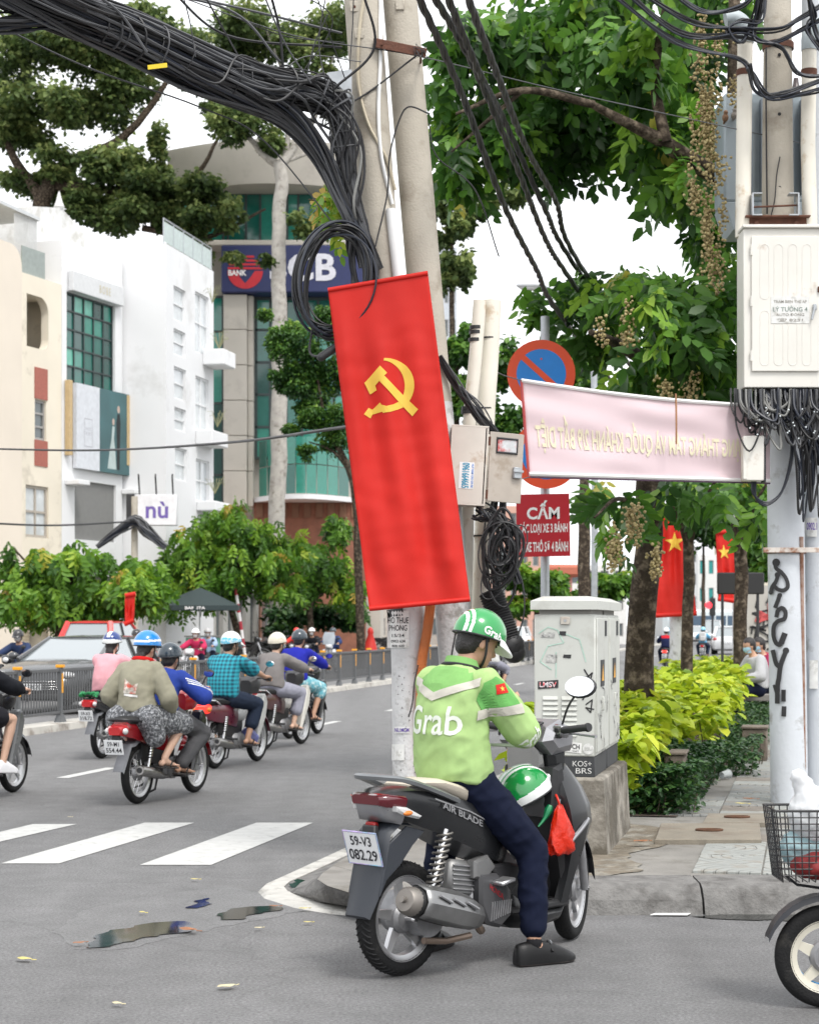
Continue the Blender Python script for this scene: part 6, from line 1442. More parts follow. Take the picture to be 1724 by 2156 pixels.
M_GRN = mat('helmet_green', (.01, .26, .055), .16, coat=.7, var=.05); M_HW = mat('helmet_white', (.76, .78, .77), .25, coat=.4, var=.05)
def stripes(q): return 1 if (-.87 < q.x < -.79 or -.72 < q.x < -.63) else 0
M_JKT = cloth('jacket_lime', (.36, .52, .21), .75, col2=(.33, .47, .19), c2amt=.5, c2scale=5)
M_NAVY = cloth('trousers_navy', (.008, .011, .027), .8)
per, jk, hc, HM, info = person('courier in a lime green jacket sitting on the dark scooter looking at a phone', HL, HR, (.38, .885), (.44, 1.385), ((.735, .06, 1.185), (.735, -.06, 1.185)), ((.55, .32, .105), (.6, -.30, .108)), dict(mat=M_JKT, sleeve='long', loose=.03, hem=-.06, name='jacket'), dict(mat=M_NAVY, len='long', loose=.012, cuff=.82),
 headdir=(.4, -.42), voxel=.009, shoes='loafer', helm=dict(fn=stripes, mats=[M_GRN, M_HW], brim=M_HW, text=[((.12, -1, .12), 'Grab', M_HW, .1, (.132, .116, .128), -.1)], fine=True, front=90, back=104), grip=(False, False), elbow=((-.5, .9, -.6), (-.5, -.9, -.6)), knee=((1, .6, .3), (1, -.25, .45)), toes=((1, .25, 0), (1, -.32, 0)), wr=.009, belly=1.08)
def project(tgt, org, ax_, ay_, dr, off=.004):
 me = tgt.data; bv = BVHTree.FromPolygons([v.co for v in me.vertices], [tuple(p.vertices) for p in me.polygons])
 org, ax_, ay_, dr = V(org), V(ax_), V(ay_), V(dr).normalized()
 def fn(x, y):
  o = org + ax_ * x + ay_ * y; h = bv.ray_cast(o - dr * .6, dr)
  return (h[0] if h[0] is not None else bv.find_nearest(o)[0]) - dr * off
 return fn
M_LOGO = mat('logo_white', (.7, .74, .66), .7); M_REFL = cloth('reflective_tape', (.5, .48, .42), .5); M_DKGRN = cloth('jacket_green', (.13, .36, .1), .75)
bk = project(jk, (.2, 0, 1.14), (0, -1, 0), (0, 0, 1), (1, 0, 0))
text_on('lettering', 'Grab', M_LOGO, jk, lambda x, y: bk(x - .0, y + .015), .3, .135, .012, .05)
poly_on('yoke', [[(-.17, .2), (0, .14), (.17, .2), (.12, .25), (.05, .265), (-.05, .265), (-.12, .25)]], cloth('jacket_mid', (.2, .4, .13), .75), jk, lambda x, y: bk(x, y) , .02)
poly_on('reflective_tape', [[(-.2, .175), (0, .105), (0, .145), (-.2, .215)], [(0, .105), (.2, .175), (.2, .215), (0, .145)]], M_REFL, jk, lambda x, y: bk(x, y) - V((.003, 0, 0)), .02)
sd_ = project(jk, (.4, -.35, 1.2), (1, 0, 0), (0, 0, 1), (0, 1, 0))
poly_on('sleeve_patch', [[(-.05, -.0), (.1, .03), (.06, .13), (.0, .16), (-.06, .13), (-.075, .05)]], M_DKGRN, jk, lambda x, y: sd_(x, y), .02)
poly_on('reflective_tape', [[(-.08, -.045), (.11, -.01), (.11, .035), (-.075, .0)]], M_REFL, jk, lambda x, y: sd_(x, y) - V((0, .004, 0)), .02)
poly_on('flag_patch', [[(-.015, .075), (.045, .085), (.045, .13), (-.015, .12)]], M_RED, jk, lambda x, y: sd_(x, y) - V((0, .004, 0)), .02)
poly_on('flag_star', [[(.015 + r_ * math.cos(a), .103 + r_ * math.sin(a)) for r_, a in [((.014 if k % 2 == 0 else .006), math.pi / 2 + k * math.pi / 5) for k in range(10)]]], M_GOLD, jk, lambda x, y: sd_(x, y) - V((0, .006, 0)), .02)
text_on('lettering', 'Grab', M_LOGO, jk, lambda x, y: sd_(.16 + x * .6 - y * .5, -.14 + y + x * .9), .12, .06, .02, .1)
mb = MB(); nkp = V((.44, 0, 1.41)); cr = [V((nkp.x - .012 + .088 * math.cos(a), .084 * math.sin(a), nkp.z - .01 + .022 * math.cos(a + math.pi))) for a in np.linspace(.5, 5.78, 24)]
rings = [[p + V((0, 0, h)) + (p - nkp).normalized() * r_ for p in cr] for h, r_ in ((-.045, .02), (0, .0), (.035, -.012), (.03, -.024), (-.03, -.01))]
mb.loft(rings, caps=False, closed_ring=False); mb.build('collar', cloth('jacket_mid', (.22, .5, .13), .75), jk, 60)
mb = MB(); mb.tube([p + V((0, 0, -.004)) + (p - nkp).normalized() * .006 for p in cr], .008, 6); mb.build('collar_piping', M_STRAP, jk)
for s_ in (1, -1):
 hip, kn, an = info[s_ * 2]; mb = MB(); mb.capsule(an - V((0, 0, .0)), .037, an - V((0, 0, .03)) + V((.012, 0, 0)), .037); mb.build('sock', cloth('sock_black', (.02, .02, .022), .9), per)
ph = thing('phone', 'dark phone held in the courier hands above the handlebar', 'phone', HL, HR); mb = MB(); mb.box((.80, 0, 1.185), (.012, .075, .15), Matrix.Rotation(-.9, 3, 'Y'), .004); mb.build('case', M_BLACKP, ph); mb = MB(); mb.box((.793, 0, 1.19), (.002, .066, .135), Matrix.Rotation(-.9, 3, 'Y')); mb.build('screen', mat('screen_dark', (.04, .05, .06), .08), ph)
# spare helmet and bag in the footwell
sh = thing('spare_helmet', 'spare green helmet with white stripes and white rim hung between the knees', 'helmet', HL, HR)
HM2 = Matrix.Rotation(2.6, 3, 'Z') @ Matrix.Rotation(.55, 3, 'Y')
h2 = helmet(sh, (.85, -.03, .775), HM2, lambda q: 2 if q.z < .12 else (1 if (.08 < q.y < .2 or .3 < q.y < .42) else 0), [M_GRN, M_HW, M_HW], (.15, .13, .14), brim=M_HW, front=98, back=108, name='shell', fine=True)
bgt = thing('shopping_bag', 'bright red plastic bag hooked under the scooter handlebar', 'bag', HL, HR)
rings = []
for z, rx, ry, cx in ((.72, .012, .01, 0), (.69, .03, .022, .0), (.64, .055, .035, .003), (.58, .075, .045, .008), (.53, .085, .048, .01), (.5, .085, .045, .012), (.485, .07, .03, .012)):
 rings.append([V((.925 + cx + rx * math.cos(q) * (1 + .18 * math.sin(5 * q + z * 40)), -.2 + ry * math.sin(q) * (1 + .2 * math.sin(4 * q + z * 60)), z + .006 * math.sin(q * 6))) for q in np.linspace(0, 6.283, 29)[:-1]])
mb = MB(); mb.loft(rings); mb.build('bag_film', mat('bag_red', (.78, .035, .012), .25, var=.12, scale=18, trans=.3, bump=.35, bscale=35), bgt, 60)
mb = MB(); mb.tube(bez([V((.925, -.2, .71)), V((.92, -.19, .75)), V((.93, -.17, .77))], 6), .006, 6); mb.build('bag_handle', mat('bag_red', (.78, .035, .012)), bgt)
gbn = MB(); gbn.tube(bez([V((.9, -.16, .72)), V((.87, -.15, .66)), V((.83, -.14, .62))], 6), [.012, .02, .016, .01, .008, .006, .004][:7], 6); tag(gbn.build('green_strap', mat('green_film', (.0, .2, .07), .4)), 'strip of green plastic hanging beside the red bag', 'strap'); bpy.data.objects['green_strap'].location = HL; bpy.data.objects['green_strap'].rotation_euler = (0, 0, HR)
# ------------------------------------------------------------------ riders on the street
SC = .955
def rz_(deg): return math.pi / 2 - math.radians(deg)
GRIPS = ((.865, .295, 1.03), (.865, -.295, 1.03)); PEGS = ((.5, .2, .335), (.5, -.2, .335))
def ride(u, v, deg, bike_kw, people, z=0.0, sc_=SC, loc=None):
 p = loc if loc is not None else G(u, v, z); r = rz_(deg)
 b = underbone(loc=p, rz=r, **bike_kw) if bike_kw else None
 if b: b.scale = (sc_,) * 3
 out = []
 for k in people:
  o = person(loc=p, rz=r, **k); o[0].scale = (sc_,) * 3; out.append(o)
 return b, out
def solo(label, top, bottom, **k):
 d = dict(label=label, pel=(.3, .845), neck=(.42, 1.27), hands=GRIPS, feet=PEGS, top=top, bottom=bottom, headdir=(.12, 0), voxel=.0125, wr=.005)
 d.update(k); return d
M_HBLUE = mat('helmet_blue', (.01, .22, .62), .18, coat=.6, var=.05); M_HNAVY = mat('helmet_navy', (.01, .04, .2), .2, coat=.5); M_HDARK = mat('helmet_dark', (.03, .045, .06), .22, coat=.5); M_HCREAM = mat('helmet_cream', (.68, .63, .52), .25, coat=.4, col2=(.3, .2, .12), c2amt=.12, c2scale=20); M_HBLK = mat('helmet_black', (.015, .015, .017), .25, coat=.4); M_HRED = mat('helmet_red', (.6, .03, .02), .25, coat=.4); M_HCYAN = mat('helmet_cyan', (.1, .5, .7), .25, coat=.4, col2=(.75, .8, .82), c2amt=.5, c2scale=25)
M_MASK = mat('mask_grey', (.5, .5, .5), .9); M_MASKD = mat('mask_dark', (.05, .05, .06), .9); M_MASKB = mat('mask_blue', (.35, .55, .68), .9)
# couple on the red bike
SKIRT = mat('skirt_print', (.1, .105, .115), .85, var=.9, scale=55, bump=.2, bscale=300, col2=(.42, .43, .45), c2amt=.5, c2scale=38)
KHAKI = cloth('hoodie_khaki', (.3, .285, .215)); BLUEJ = cloth('track_blue', (.03, .06, .3)); GREYT = cloth('trousers_grey', (.085, .085, .09))
redp = mat('bike_red', (.3, .008, .014), .22, coat=.5, var=.1)
bk1, pp1 = ride(290, 1692, 19, dict(label='red and black motorbike carrying two people, spoked wheels and twin plate', paint=redp, l1='59-M1', l2='554.44', shield=M_BPAINT), [
 dict(label='driver in a blue track jacket with white sleeve stripes and grey trousers', pel=(.44, .84), neck=(.62, 1.2), hands=GRIPS, feet=PEGS, top=dict(mat=BLUEJ, loose=.028, name='jacket'), bottom=dict(mat=GREYT, len='long', loose=.02), headdir=(.2, 0), voxel=.0115, helm=plain(M_HDARK), wr=.006),
 dict(label='pillion rider in khaki hoodie and patterned skirt with a blue helmet', pel=(-.0, .86), neck=(.1, 1.31), hands=((.2, .2, .86), (.26, -.22, .84)), feet=((.16, .2, .42), (.16, -.2, .42)), top=dict(mat=KHAKI, loose=.034, hem=-.02, name='hoodie'), bottom=dict(mat=SKIRT, len='skirt', name='skirt'), sex='f', headdir=(.3, -.25), voxel=.0115, skin=M_SKIN2, helm=dict(fn=lambda q: 1 if abs(q.z - .32 - q.x * .35) < .075 or (q.z > .75 and q.y > .1) else 0, mats=[M_HBLUE, M_HW], rad=(.142, .128, .142), back=108), grip=(False, False), hair='long', elbow=((-.9, .8, -.2), (-.9, -.8, -.2)), wr=.008)])
drv, pas = pp1
mb = MB(); hk = V((.1, 0, 1.31)); mb.ell(hk + V((-.075, 0, -.055)), (.07, .11, .075), Matrix.Rotation(.5, 3, 'Y'), 18, 12); mb.ell(hk + V((-.05, .06, -.01)), (.05, .05, .05)); mb.ell(hk + V((-.05, -.06, -.01)), (.05, .05, .05)); me = remeshed(mb, .011, 3, .008, 14); me.materials.append(KHAKI); link('hood', me, pas[1])
pj = project(pas[1], (-.1, 0, 1.08), (0, -1, 0), (0, 0, 1), (1, 0, 0), .005)
pm = mat('back_print', (.66, .62, .55), .8, var=.5, scale=30, col2=(.5, .08, .05), c2amt=.6, c2scale=13)
poly_on('back_print', [[(-.07, -.05), (.06, -.06), (.075, .04), (.02, .02), (-.01, .05), (-.06, .085), (-.055, .02)]], pm, pas[1], lambda x, y: pj(x, y + .01), .02)
poly_on('back_print', [[(-.06, -.065), (.075, -.08), (.075, -.06), (-.06, -.045)]], mat('print_white', (.7, .7, .68), .8), pas[1], lambda x, y: pj(x, y + .0), .02)
mb = MB(); mb.tube([hk + V((.09 * math.cos(a) + .01, .085 * math.sin(a), .03 - .02 * math.cos(a))) for a in np.linspace(.4, 5.9, 18)], .022, 8); mb.build('scarf', cloth('scarf_red', (.6, .02, .02)), pas[0])
sj = project(drv[1], (.66, -.4, 1.06), (1, 0, 0), (0, 0, 1), (0, 1, 0), .004)
for k in range(3): poly_on('sleeve_stripe', stroke([(-.14 + k * .0, .1 - k * .022), (.02, .02 - k * .022), (.1, -.06 - k * .02)], .009), M_HW, drv[1], lambda x, y: sj(x, y), .02)
# pink hoodie
PINK = cloth('hoodie_pink', (.72, .36, .4))
b_, pk = ride(215, 1597, 15, dict(label='black motorbike with red tail light and green-wrapped rack, by the railing', paint=M_BPAINT, l1='59-X3', l2='318.72', rim=5), [solo('woman in a pink hoodie and blue white helmet riding beside the railing', dict(mat=PINK, loose=.03, name='hoodie', hem=-.06), dict(mat=cloth('jeans_dark', (.03, .04, .06)), len='long'), sex='f', skin=M_SKIN2, hair='long', helm=dict(fn=lambda q: 1 if abs(q.y) < .22 and q.z > .3 or q.z < .12 else 0, mats=[M_HNAVY, M_HW], rad=(.135, .12, .13)), pel=(.18, .85), neck=(.26, 1.28), belly=1.2)])
hk = V((.26, 0, 1.28)); mb = MB(); mb.ell(hk + V((-.075, 0, -.06)), (.06, .1, .07), Matrix.Rotation(.5, 3, 'Y')); mb.ell(hk + V((-.05, 0, -.01)), (.06, .09, .04)); me = remeshed(mb, .012, 3, .006, 14); me.materials.append(PINK); link('hood', me, pk[0][1])
mb = MB(); mb.tube([V((-.38 + .03 * math.sin(a * 7), .11 * math.cos(a), .815 + .02 * math.sin(a * 5))) for a in np.linspace(0, 6.28, 40)], .02, 6); mb.build('rack_wrap', mat('green_wrap', (.01, .2, .06), .6, var=.4, scale=30), b_)
# teal check shirt
def check_mat():
 m = mat('check_shirt', (.02, .3, .38), .8, var=.06, bump=.2, bscale=300); nt = m.node_tree; nd = nt.nodes; lk = nt.links
 tc = nd.new('ShaderNodeTexCoord'); sx = nd.new('ShaderNodeSeparateXYZ'); lk.new(tc.outputs['Object'], sx.inputs[0])
 vals = []
 for i, (a, b) in enumerate((('Y', 0), ('Z', 0))):
  mm = nd.new('ShaderNodeMath'); mm.operation = 'MULTIPLY'; mm.inputs[1].default_value = 22; lk.new(sx.outputs[a], mm.inputs[0])
  fr = nd.new('ShaderNodeMath'); fr.operation = 'PINGPONG'; fr.inputs[1].default_value = .5; lk.new(mm.outputs[0], fr.inputs[0])
  st = nd.new('ShaderNodeMapRange'); st.inputs[1].default_value = .22; st.inputs[2].default_value = .28; lk.new(fr.outputs[0], st.inputs[0]); vals.append(st.outputs[0])
 ad = nd.new('ShaderNodeMath'); ad.operation = 'ADD'; lk.new(vals[0], ad.inputs[0]); lk.new(vals[1], ad.inputs[1])
 cr = nd.new('ShaderNodeValToRGB'); e = cr.color_ramp.elements; e[0].position = 0; e[0].color = (.02, .33, .42, 1); e[1].position = 1; e[1].color = (.005, .07, .11, 1); n = e.new(.5); n.color = (.012, .2, .27, 1)
 dv = nd.new('ShaderNodeMath'); dv.operation = 'MULTIPLY'; dv.inputs[1].default_value = .5; lk.new(ad.outputs[0], dv.inputs[0]); lk.new(dv.outputs[0], cr.inputs[0]); lk.new(cr.outputs[0], nd['Principled BSDF'].inputs['Base Color'])
 return m
ride(452, 1618, 19, dict(label='old maroon motorbike with chrome rack and glowing tail light', paint=mat('bike_maroon', (.12, .012, .03), .3, coat=.4, var=.3, scale=10), l1='54-S2', l2='0786', style='dream', lit=True, shield=mat('shield_grey', (.5, .5, .49), .4, var=.1), lean=0), [solo('man in a teal checked shirt and rolled jeans on the old motorbike', dict(mat=check_mat(), sleeve='short', loose=.03, hem=-.1), dict(mat=cloth('jeans_navy', (.025, .035, .06)), len='capri', loose=.016), helm=dict(fn=lambda q: 1 if q.z < .3 else 0, mats=[M_HW, M_HCYAN], brim=M_HW), headdir=(.1, -.5), pel=(.24, .845), neck=(.38, 1.29), belly=1.1)])
bg_ = thing('carrier_bag', 'bluish plastic bag hanging beside the checked shirt rider knee', 'bag', G(527, 1520, .38)); mb = MB(); mb.ell((0, 0, 0), (.1, .08, .11)); mb.ell((.06, 0, -.01), (.07, .06, .08)); me = remeshed(mb, .015, 1, .012, 20); me.materials.append(mat('bag_blue', (.2, .22, .5), .35, trans=.3, var=.3, scale=14)); link('bag_film', me, bg_); bg_.location = P(521, 1553, 21.2)
# grey shirt
ride(558, 1578, 20, dict(label='dark old motorbike with chrome rack and white leg shield', paint=mat('bike_brown', (.07, .02, .02), .3, coat=.4), l1='51-F8', l2='2207', style='dream', shield=mat('shield_white', (.62, .6, .55), .4)), [solo('rider in a grey long sleeve top and light grey trousers, cream helmet', dict(mat=cloth('top_grey', (.2, .185, .18)), loose=.03, hem=-.08), dict(mat=cloth('slacks_grey', (.3, .3, .36)), len='capri', loose=.02), sex='f', helm=plain(M_HCREAM, rad=(.138, .122, .135)), headdir=(.12, -.15), skin=M_SKIN2, pel=(.2, .84), neck=(.34, 1.26), belly=1.15)])
# royal blue hoodie
fr = G(668, 1545); dd = V((math.sin(math.radians(17)), math.cos(math.radians(17)), 0))
ride(0, 0, 17, dict(label='dark motorbike with a sack at the footwell, ahead of the grey top rider', paint=M_BPAINT, l1='59-D2', l2='407.91'), [solo('rider in a royal blue hoodie and patterned turquoise shorts', dict(mat=cloth('hoodie_royal', (.02, .025, .3)), loose=.03, name='hoodie'), dict(mat=mat('shorts_print', (.12, .38, .46), .8, var=.2, col2=(.55, .68, .68), c2amt=.5, c2scale=22), len='knee', loose=.022), helm=plain(M_HDARK), headdir=(.1, -.1), pel=(.26, .85), neck=(.38, 1.3))], loc=fr - dd * 1.165)
# bike cut by the frame edge
fr = G(28, 1668); dd = V((math.sin(math.radians(15)), math.cos(math.radians(15)), 0))
ride(0, 0, 15, dict(label='glossy black scooter with grey side fin and alloy wheels, only its nose in view', paint=M_BPAINT, l1='59-C1', l2='660.28', rim=5, shield=mat('fin_grey', (.12, .125, .13), .25, coat=.4)), [solo('rider in dark jacket and shorts with white trainers on the glossy black scooter', dict(mat=cloth('jacket_black', (.015, .016, .02)), loose=.03, name='jacket'), dict(mat=cloth('shorts_black', (.02, .02, .025)), len='short'), shoes='sneaker', helm=plain(M_HBLK), skin=M_SKIN2, sex='f', feet=((.62, .2, .345), (.62, -.2, .345)))], loc=fr - dd * 1.165)
# rider half hidden behind the courier's head
ride(1030, 1478, 12, dict(label='dark motorbike passing behind the green helmet', paint=M_BPAINT, l1='59-H1', l2='093.55'), [solo('rider in grey trousers passing behind the green helmet', dict(mat=cloth('shirt_white', (.6, .6, .58)), sleeve='short'), dict(mat=cloth('slacks_grey', (.3, .3, .36)), len='knee'), voxel=.02, helm=plain(M_HW))])
# far riders going the same way
def far_ride(u, Y, deg, bl, pl, top, bottom, helm, paint=M_BPAINT, **k):
 return ride(0, 0, deg, dict(label=bl, paint=paint, l1='59-L1', l2='%d.%d' % (rnd.randrange(100, 999), rnd.randrange(10, 99)), lit=k.pop('lit', False)), [solo(pl, top, bottom, voxel=.02, helm=helm, **k)], loc=V(((u - UC) * Y / FPX, Y, 0)))
b_, q_ = far_ride(1400, 64, 12, 'motorbike ridden away between the thick and slim trunks', 'rider in a red and navy jacket with white helmet', dict(mat=cloth('jacket_navy', (.015, .02, .06)), loose=.03, name='jacket'), dict(mat=M_NAVY, len='long'), plain(M_HW), lit=True, shoes='sneaker')
yk = project(q_[0][1], (.1, 0, 1.18), (0, -1, 0), (0, 0, 1), (1, 0, 0), .006); poly_on('red_yoke', [[(-.17, .0), (.17, .0), (.17, .09), (.06, .14), (-.06, .14), (-.17, .09)]], cloth('yoke_red', (.5, .02, .03)), q_[0][1], lambda x, y: yk(x, y), .04)
b_, q_ = far_ride(1478, 80, 12, 'motorbike ridden away beyond the slim trunk', 'rider in a light blue shirt wearing a pale backpack', dict(mat=cloth('shirt_sky', (.15, .4, .6)), sleeve='short'), dict(mat=cloth('jeans_navy', (.025, .035, .06)), len='long'), plain(M_HCYAN))
bp_ = thing('backpack', 'pale grey backpack on the light blue rider', 'backpack', q_[0][0].location, q_[0][0].rotation_euler.z); mb = MB(); mb.box((.12, 0, 1.08), (.16, .3, .4), b=.05); mb.box((.03, 0, 1.0), (.06, .22, .2), b=.025); mb.build('pack', mat('pack_grey', (.5, .5, .5), .8), bp_)
# oncoming riders beyond the railing
def oncoming(u, t_, bl, pl, top, helm, mask=None, paint=M_BPAINT, dv=0.0, sleeve='long', **k):
 p = on_line(u, t_)
 return far_ride(u, p.y, 192 + dv, bl, pl, dict(mat=top, loose=.03, sleeve=sleeve), dict(mat=M_NAVY, len='long'), helm, paint, mask=mask, **k)
oncoming(58, 12.6, 'motorbike coming behind the dark car bonnet', 'masked rider in a navy sweater and black helmet beside the dark car', cloth('sweater_navy', (.03, .045, .1)), plain(M_HBLK, brim=M_HBLK), M_MASK)
oncoming(303, 11.2, 'motorbike coming between the dark car and the railing', 'rider in a sky blue polo shirt with black helmet', cloth('polo_blue', (.2, .33, .65)), plain(M_HBLK), M_MASKD, sleeve='short')
oncoming(424, 12.2, 'silver scooter coming past the railing with headlight', 'rider in a crimson jacket with white helmet and face mask', cloth('jacket_crimson', (.45, .03, .09)), plain(M_HW), M_MASK, mat('bike_silver', (.6, .6, .6), .3, .3))
oncoming(448, 13.8, 'motorbike coming behind the crimson jacket rider', 'rider in a pale blue shirt behind the crimson jacket rider', cloth('shirt_pale', (.3, .4, .55)), plain(mat('helmet_grey', (.4, .4, .4), .3)), M_MASK)
oncoming(632, 13.4, 'motorbike coming, ridden by a red helmeted person', 'rider in red with a red helmet beyond the railing', cloth('shirt_red', (.55, .05, .04)), plain(M_HRED))
oncoming(664, 12.4, 'motorbike coming beside the windscreen scooter', 'rider in a black jacket with white helmet and mask', cloth('jacket_black', (.015, .016, .02)), plain(M_HW), M_MASK)
b_, q_ = oncoming(708, 12.0, 'white scooter with tall windscreen coming along the railing', 'rider in a dark blue jacket behind the scooter windscreen', cloth('jacket_dkblue', (.03, .05, .14)), plain(M_HDARK), M_MASK, mat('bike_white', (.62, .63, .66), .3))
mb = MB(); mb.loft([[V((1.08 - .02 * abs(a), a * .2, 1.0)) for a in (-1, -.5, 0, .5, 1)], [V((1.03 - .03 * abs(a), a * .22, 1.25)) for a in (-1, -.5, 0, .5, 1)], [V((.98 - .03 * abs(a), a * .17, 1.42)) for a in (-1, -.5, 0, .5, 1)]], caps=False, closed_ring=False); mb.build('windscreen', mat('screen_clear', (.55, .6, .65), .1, trans=.5), b_)
rp = MB(); rr2 = [(.03, 1.35), (.1, 1.28), (.12, 1.15), (.1, 1.08), (.2, .75), (.27, .45)]; rp.lathe([(r_, z) for r_, z in rr2], (0, 0, 0), (0, 0, 1), 20); o = rp.build('rain_cape', mat('cape_red', (.6, .03, .02), .5, trans=.2)); o.location = on_line(780, 14.5); o.scale = (1.1, 1.1, 1.1); tag(o, 'red rain cape hung on a stand at the far kerb', 'cape')
# parked bikes along the far pavement
pk_s = [(486, 17.6), (524, 18.0), (548, 17.8), (572, 18.2), (820, 18.0), (800, 17.6)]
first = None
for i, (u, t_) in enumerate(pk_s):
 p = on_line(u, t_, .12)
 if first is None:
  first = underbone('dark motorbike parked on the far pavement under the trees', p, rz_(12 + 100), M_BPAINT, '59-P4', '120.33', group='motorbikes parked on the far pavement'); o = first
 else: o = copy_tree(first)
 o.location = p; o.rotation_euler = (0, 0, rz_(12 + 95 + rnd.uniform(-15, 15)))
# ------------------------------------------------------------------ cars
M_CGLASS = mat('car_glass', (.3, .33, .34), .03, .45, var=.0, spec=1.0, coat=.6); M_CBLACK = mat('car_trim', (.015, .015, .016), .5)  # glass base lightened and part metallic, standing in for reflected bright sky
def car(label, loc, rz, paint, L=4.4, W=1.78, H=1.48, kind='suv', group=None, pl='51G-376.29'):
 t = thing('car', label, 'car', loc, rz, group); hw = W / 2
 f = L / 4.4
 mb = MB()
 rings = []
 for (x, zl, zt, w_) in ((-2.2, .45, .78, .74), (-2.12, .3, .95, .86), (-1.6, .22, 1.0, .98), (-.6, .2, .98, 1.0), (.6, .2, .96, 1.0), (.95, .2, .95, .99), (1.5, .22, .9, .96), (1.95, .25, .8, .88), (2.15, .32, .68, .76), (2.2, .4, .58, .68)):
  x *= f; w_ *= hw
  pr = [(0, zt + .02), (w_ * .5, zt + .015), (w_ * .85, zt - .02), (w_ * .97, zt - .1), (w_, (zl + zt) / 2), (w_ * .97, zl + .08), (w_ * .85, zl), (0, zl)]
  rings.append([V((x, y, z)) for y, z in pr] + [V((x, -y, z)) for y, z in pr[-2:0:-1]])
 mb.loft(rings); body = mb.build('body', paint, t, 50)
 rf = {'suv': ((-2.0, -1.75), (-.15, .95)), 'hatch': ((-2.0, -1.6), (.0, 1.0)), 'van': ((-2.15, -2.05), (.9, 1.6))}[kind]
 (xb, xbt), (xft, xf) = rf; zb = .96
 base = [(xf * f, .8), (xb * f, .82)]; top_ = [(xft * f, .62), (xbt * f, .6)]
 def ring4(x, w_, z): return [V((x, -w_ * hw, z)), V((x, w_ * hw, z))]
 # cabin
 mb = MB(); pts_b = [V((xb * f, -.84 * hw, zb)), V((xf * f, -.84 * hw, zb - .04)), V((xf * f, .84 * hw, zb - .04)), V((xb * f, .84 * hw, zb))]; pts_t = [V((xbt * f, -.66 * hw, H - .04)), V((xft * f, -.66 * hw, H - .03)), V((xft * f, .66 * hw, H - .03)), V((xbt * f, .66 * hw, H - .04))]
 mb.loft([pts_b, pts_t]); mb.build('glazing', M_CGLASS, t, 20)
 mb = MB(); loft_r = []
 for q, x in enumerate(np.linspace(xbt * f - .05, xft * f + .06, 8)):
  e = .02 if 0 < q < 7 else 0; loft_r.append([V((x, y * hw, H - .045 + e + .03 * (1 - (y / .68) ** 2))) for y in (-.69, -.5, -.2, .2, .5, .69)] + [V((x, y * hw, H - .06)) for y in (.69, 0, -.69)])
 mb.loft(loft_r); mb.build('roof', paint, t, 50)
 for s_ in (-1, 1):
  mid = (xft + xbt) / 2 * f
  for (x0, x1, w_) in ((xf, xft, .05), (xb, xbt, .1), (0, 0, .04)):
   a = V((x0 * f, s_ * .845 * hw, zb)) if x0 or x1 else V((mid, s_ * .85 * hw, zb)); b = V((x1 * f, s_ * .67 * hw, H - .04)) if x0 or x1 else V((mid, s_ * .672 * hw, H - .04))
   mb = MB(); mb.tube([a, b], w_ * .8, 6); mb.build('pillar', paint if x0 or x1 else M_CBLACK, t)
  mb = MB(); mb.ell((xf * f - .25, s_ * (hw + .06), 1.02), (.07, .1, .075)); mb.build('wing_mirror', paint, t)
  mb = MB(); mb.ell((2.0 * f, s_ * .66 * hw, .7), (.16, .17, .07)); mb.build('headlight', M_CLEAR, t)
  mb = MB(); mb.ell((-2.1 * f, s_ * .72 * hw, .82), (.09, .14, .09)); mb.build('tail_light', M_TAILRED, t)
  mb = MB(); mb.box((.0, s_ * (hw + .001), .62), (1.9 * f, .01, .03), b=.004); mb.build('side_trim', M_CBLACK, t)
  for x in (-1.38, 1.36):
   o = bpy.data.objects.new('wheel', None); col.objects.link(o); o.parent = t; o.location = (x * f, s_ * (hw - .1), .33); o.empty_display_size = .1
   mb = MB(); mb.lathe([(.2, -.1), (.31, -.1), (.33, -.06), (.33, .06), (.31, .1), (.2, .1)], (0, 0, 0), (0, 1, 0), 32, closed=True); mb.build('tyre', M_TYRE, o, 40); mb = MB(); mb.lathe([(.001, .08), (.1, .09), (.2, .075), (.21, .06), (.21, -.06), (.2, -.075), (.1, -.09), (.001, -.08)], (0, 0, 0), (0, 1, 0), 24); mb.build('rim', M_ALLOY, o, 40)
 mb = MB(); mb.box((2.18 * f, 0, .52), (.06, 1.1, .2), b=.02); g = mb.build('grille', M_CBLACK, t)
 for k in range(4): mb = MB(); mb.box((2.215 * f, 0, .46 + k * .045), (.012, 1.06, .014), b=.003); mb.build('grille_slat', M_CHROME, g)
 mb = MB(); mb.box((2.2 * f, 0, .33), (.05, 1.3, .1), b=.02); mb.build('lower_intake', M_CBLACK, t)
 for sgn in (1, -1):
  mb = MB(); mb.box((sgn * 2.225 * f, 0, .5 if sgn > 0 else .62), (.01, .47, .11), b=.002); p_ = mb.build('licence_plate', M_PLATE, t)
  text_on('lettering', pl, M_PLTXT, p_, planar((sgn * 2.232 * f, 0, .5 if sgn > 0 else .62), (0, sgn, 0), (0, 0, 1)), .42, .07, .012)
 return t
def on_t(u, t_): p = on_line(u, t_); return V((p.x, p.y, 0))
car('dark grey car waiting behind the median railing, plate on its nose', on_t(165, 10.2), ROADROT + math.pi, mat('paint_graphite', (.07, .072, .075), .25, .4, coat=.5), 4.5, 1.85, 1.39, 'suv', pl='51G-376.29')
car('bright red hatchback parked at the far kerb behind the dark car', on_t(232, 15.0) + V((0, 0, .1)), ROADROT, mat('paint_red', (.62, .025, .02), .25, coat=.5), 4.0, 1.72, 1.6, 'hatch', pl='51A-204.18')
WHT = mat('paint_white', (.68, .69, .7), .25, coat=.4)
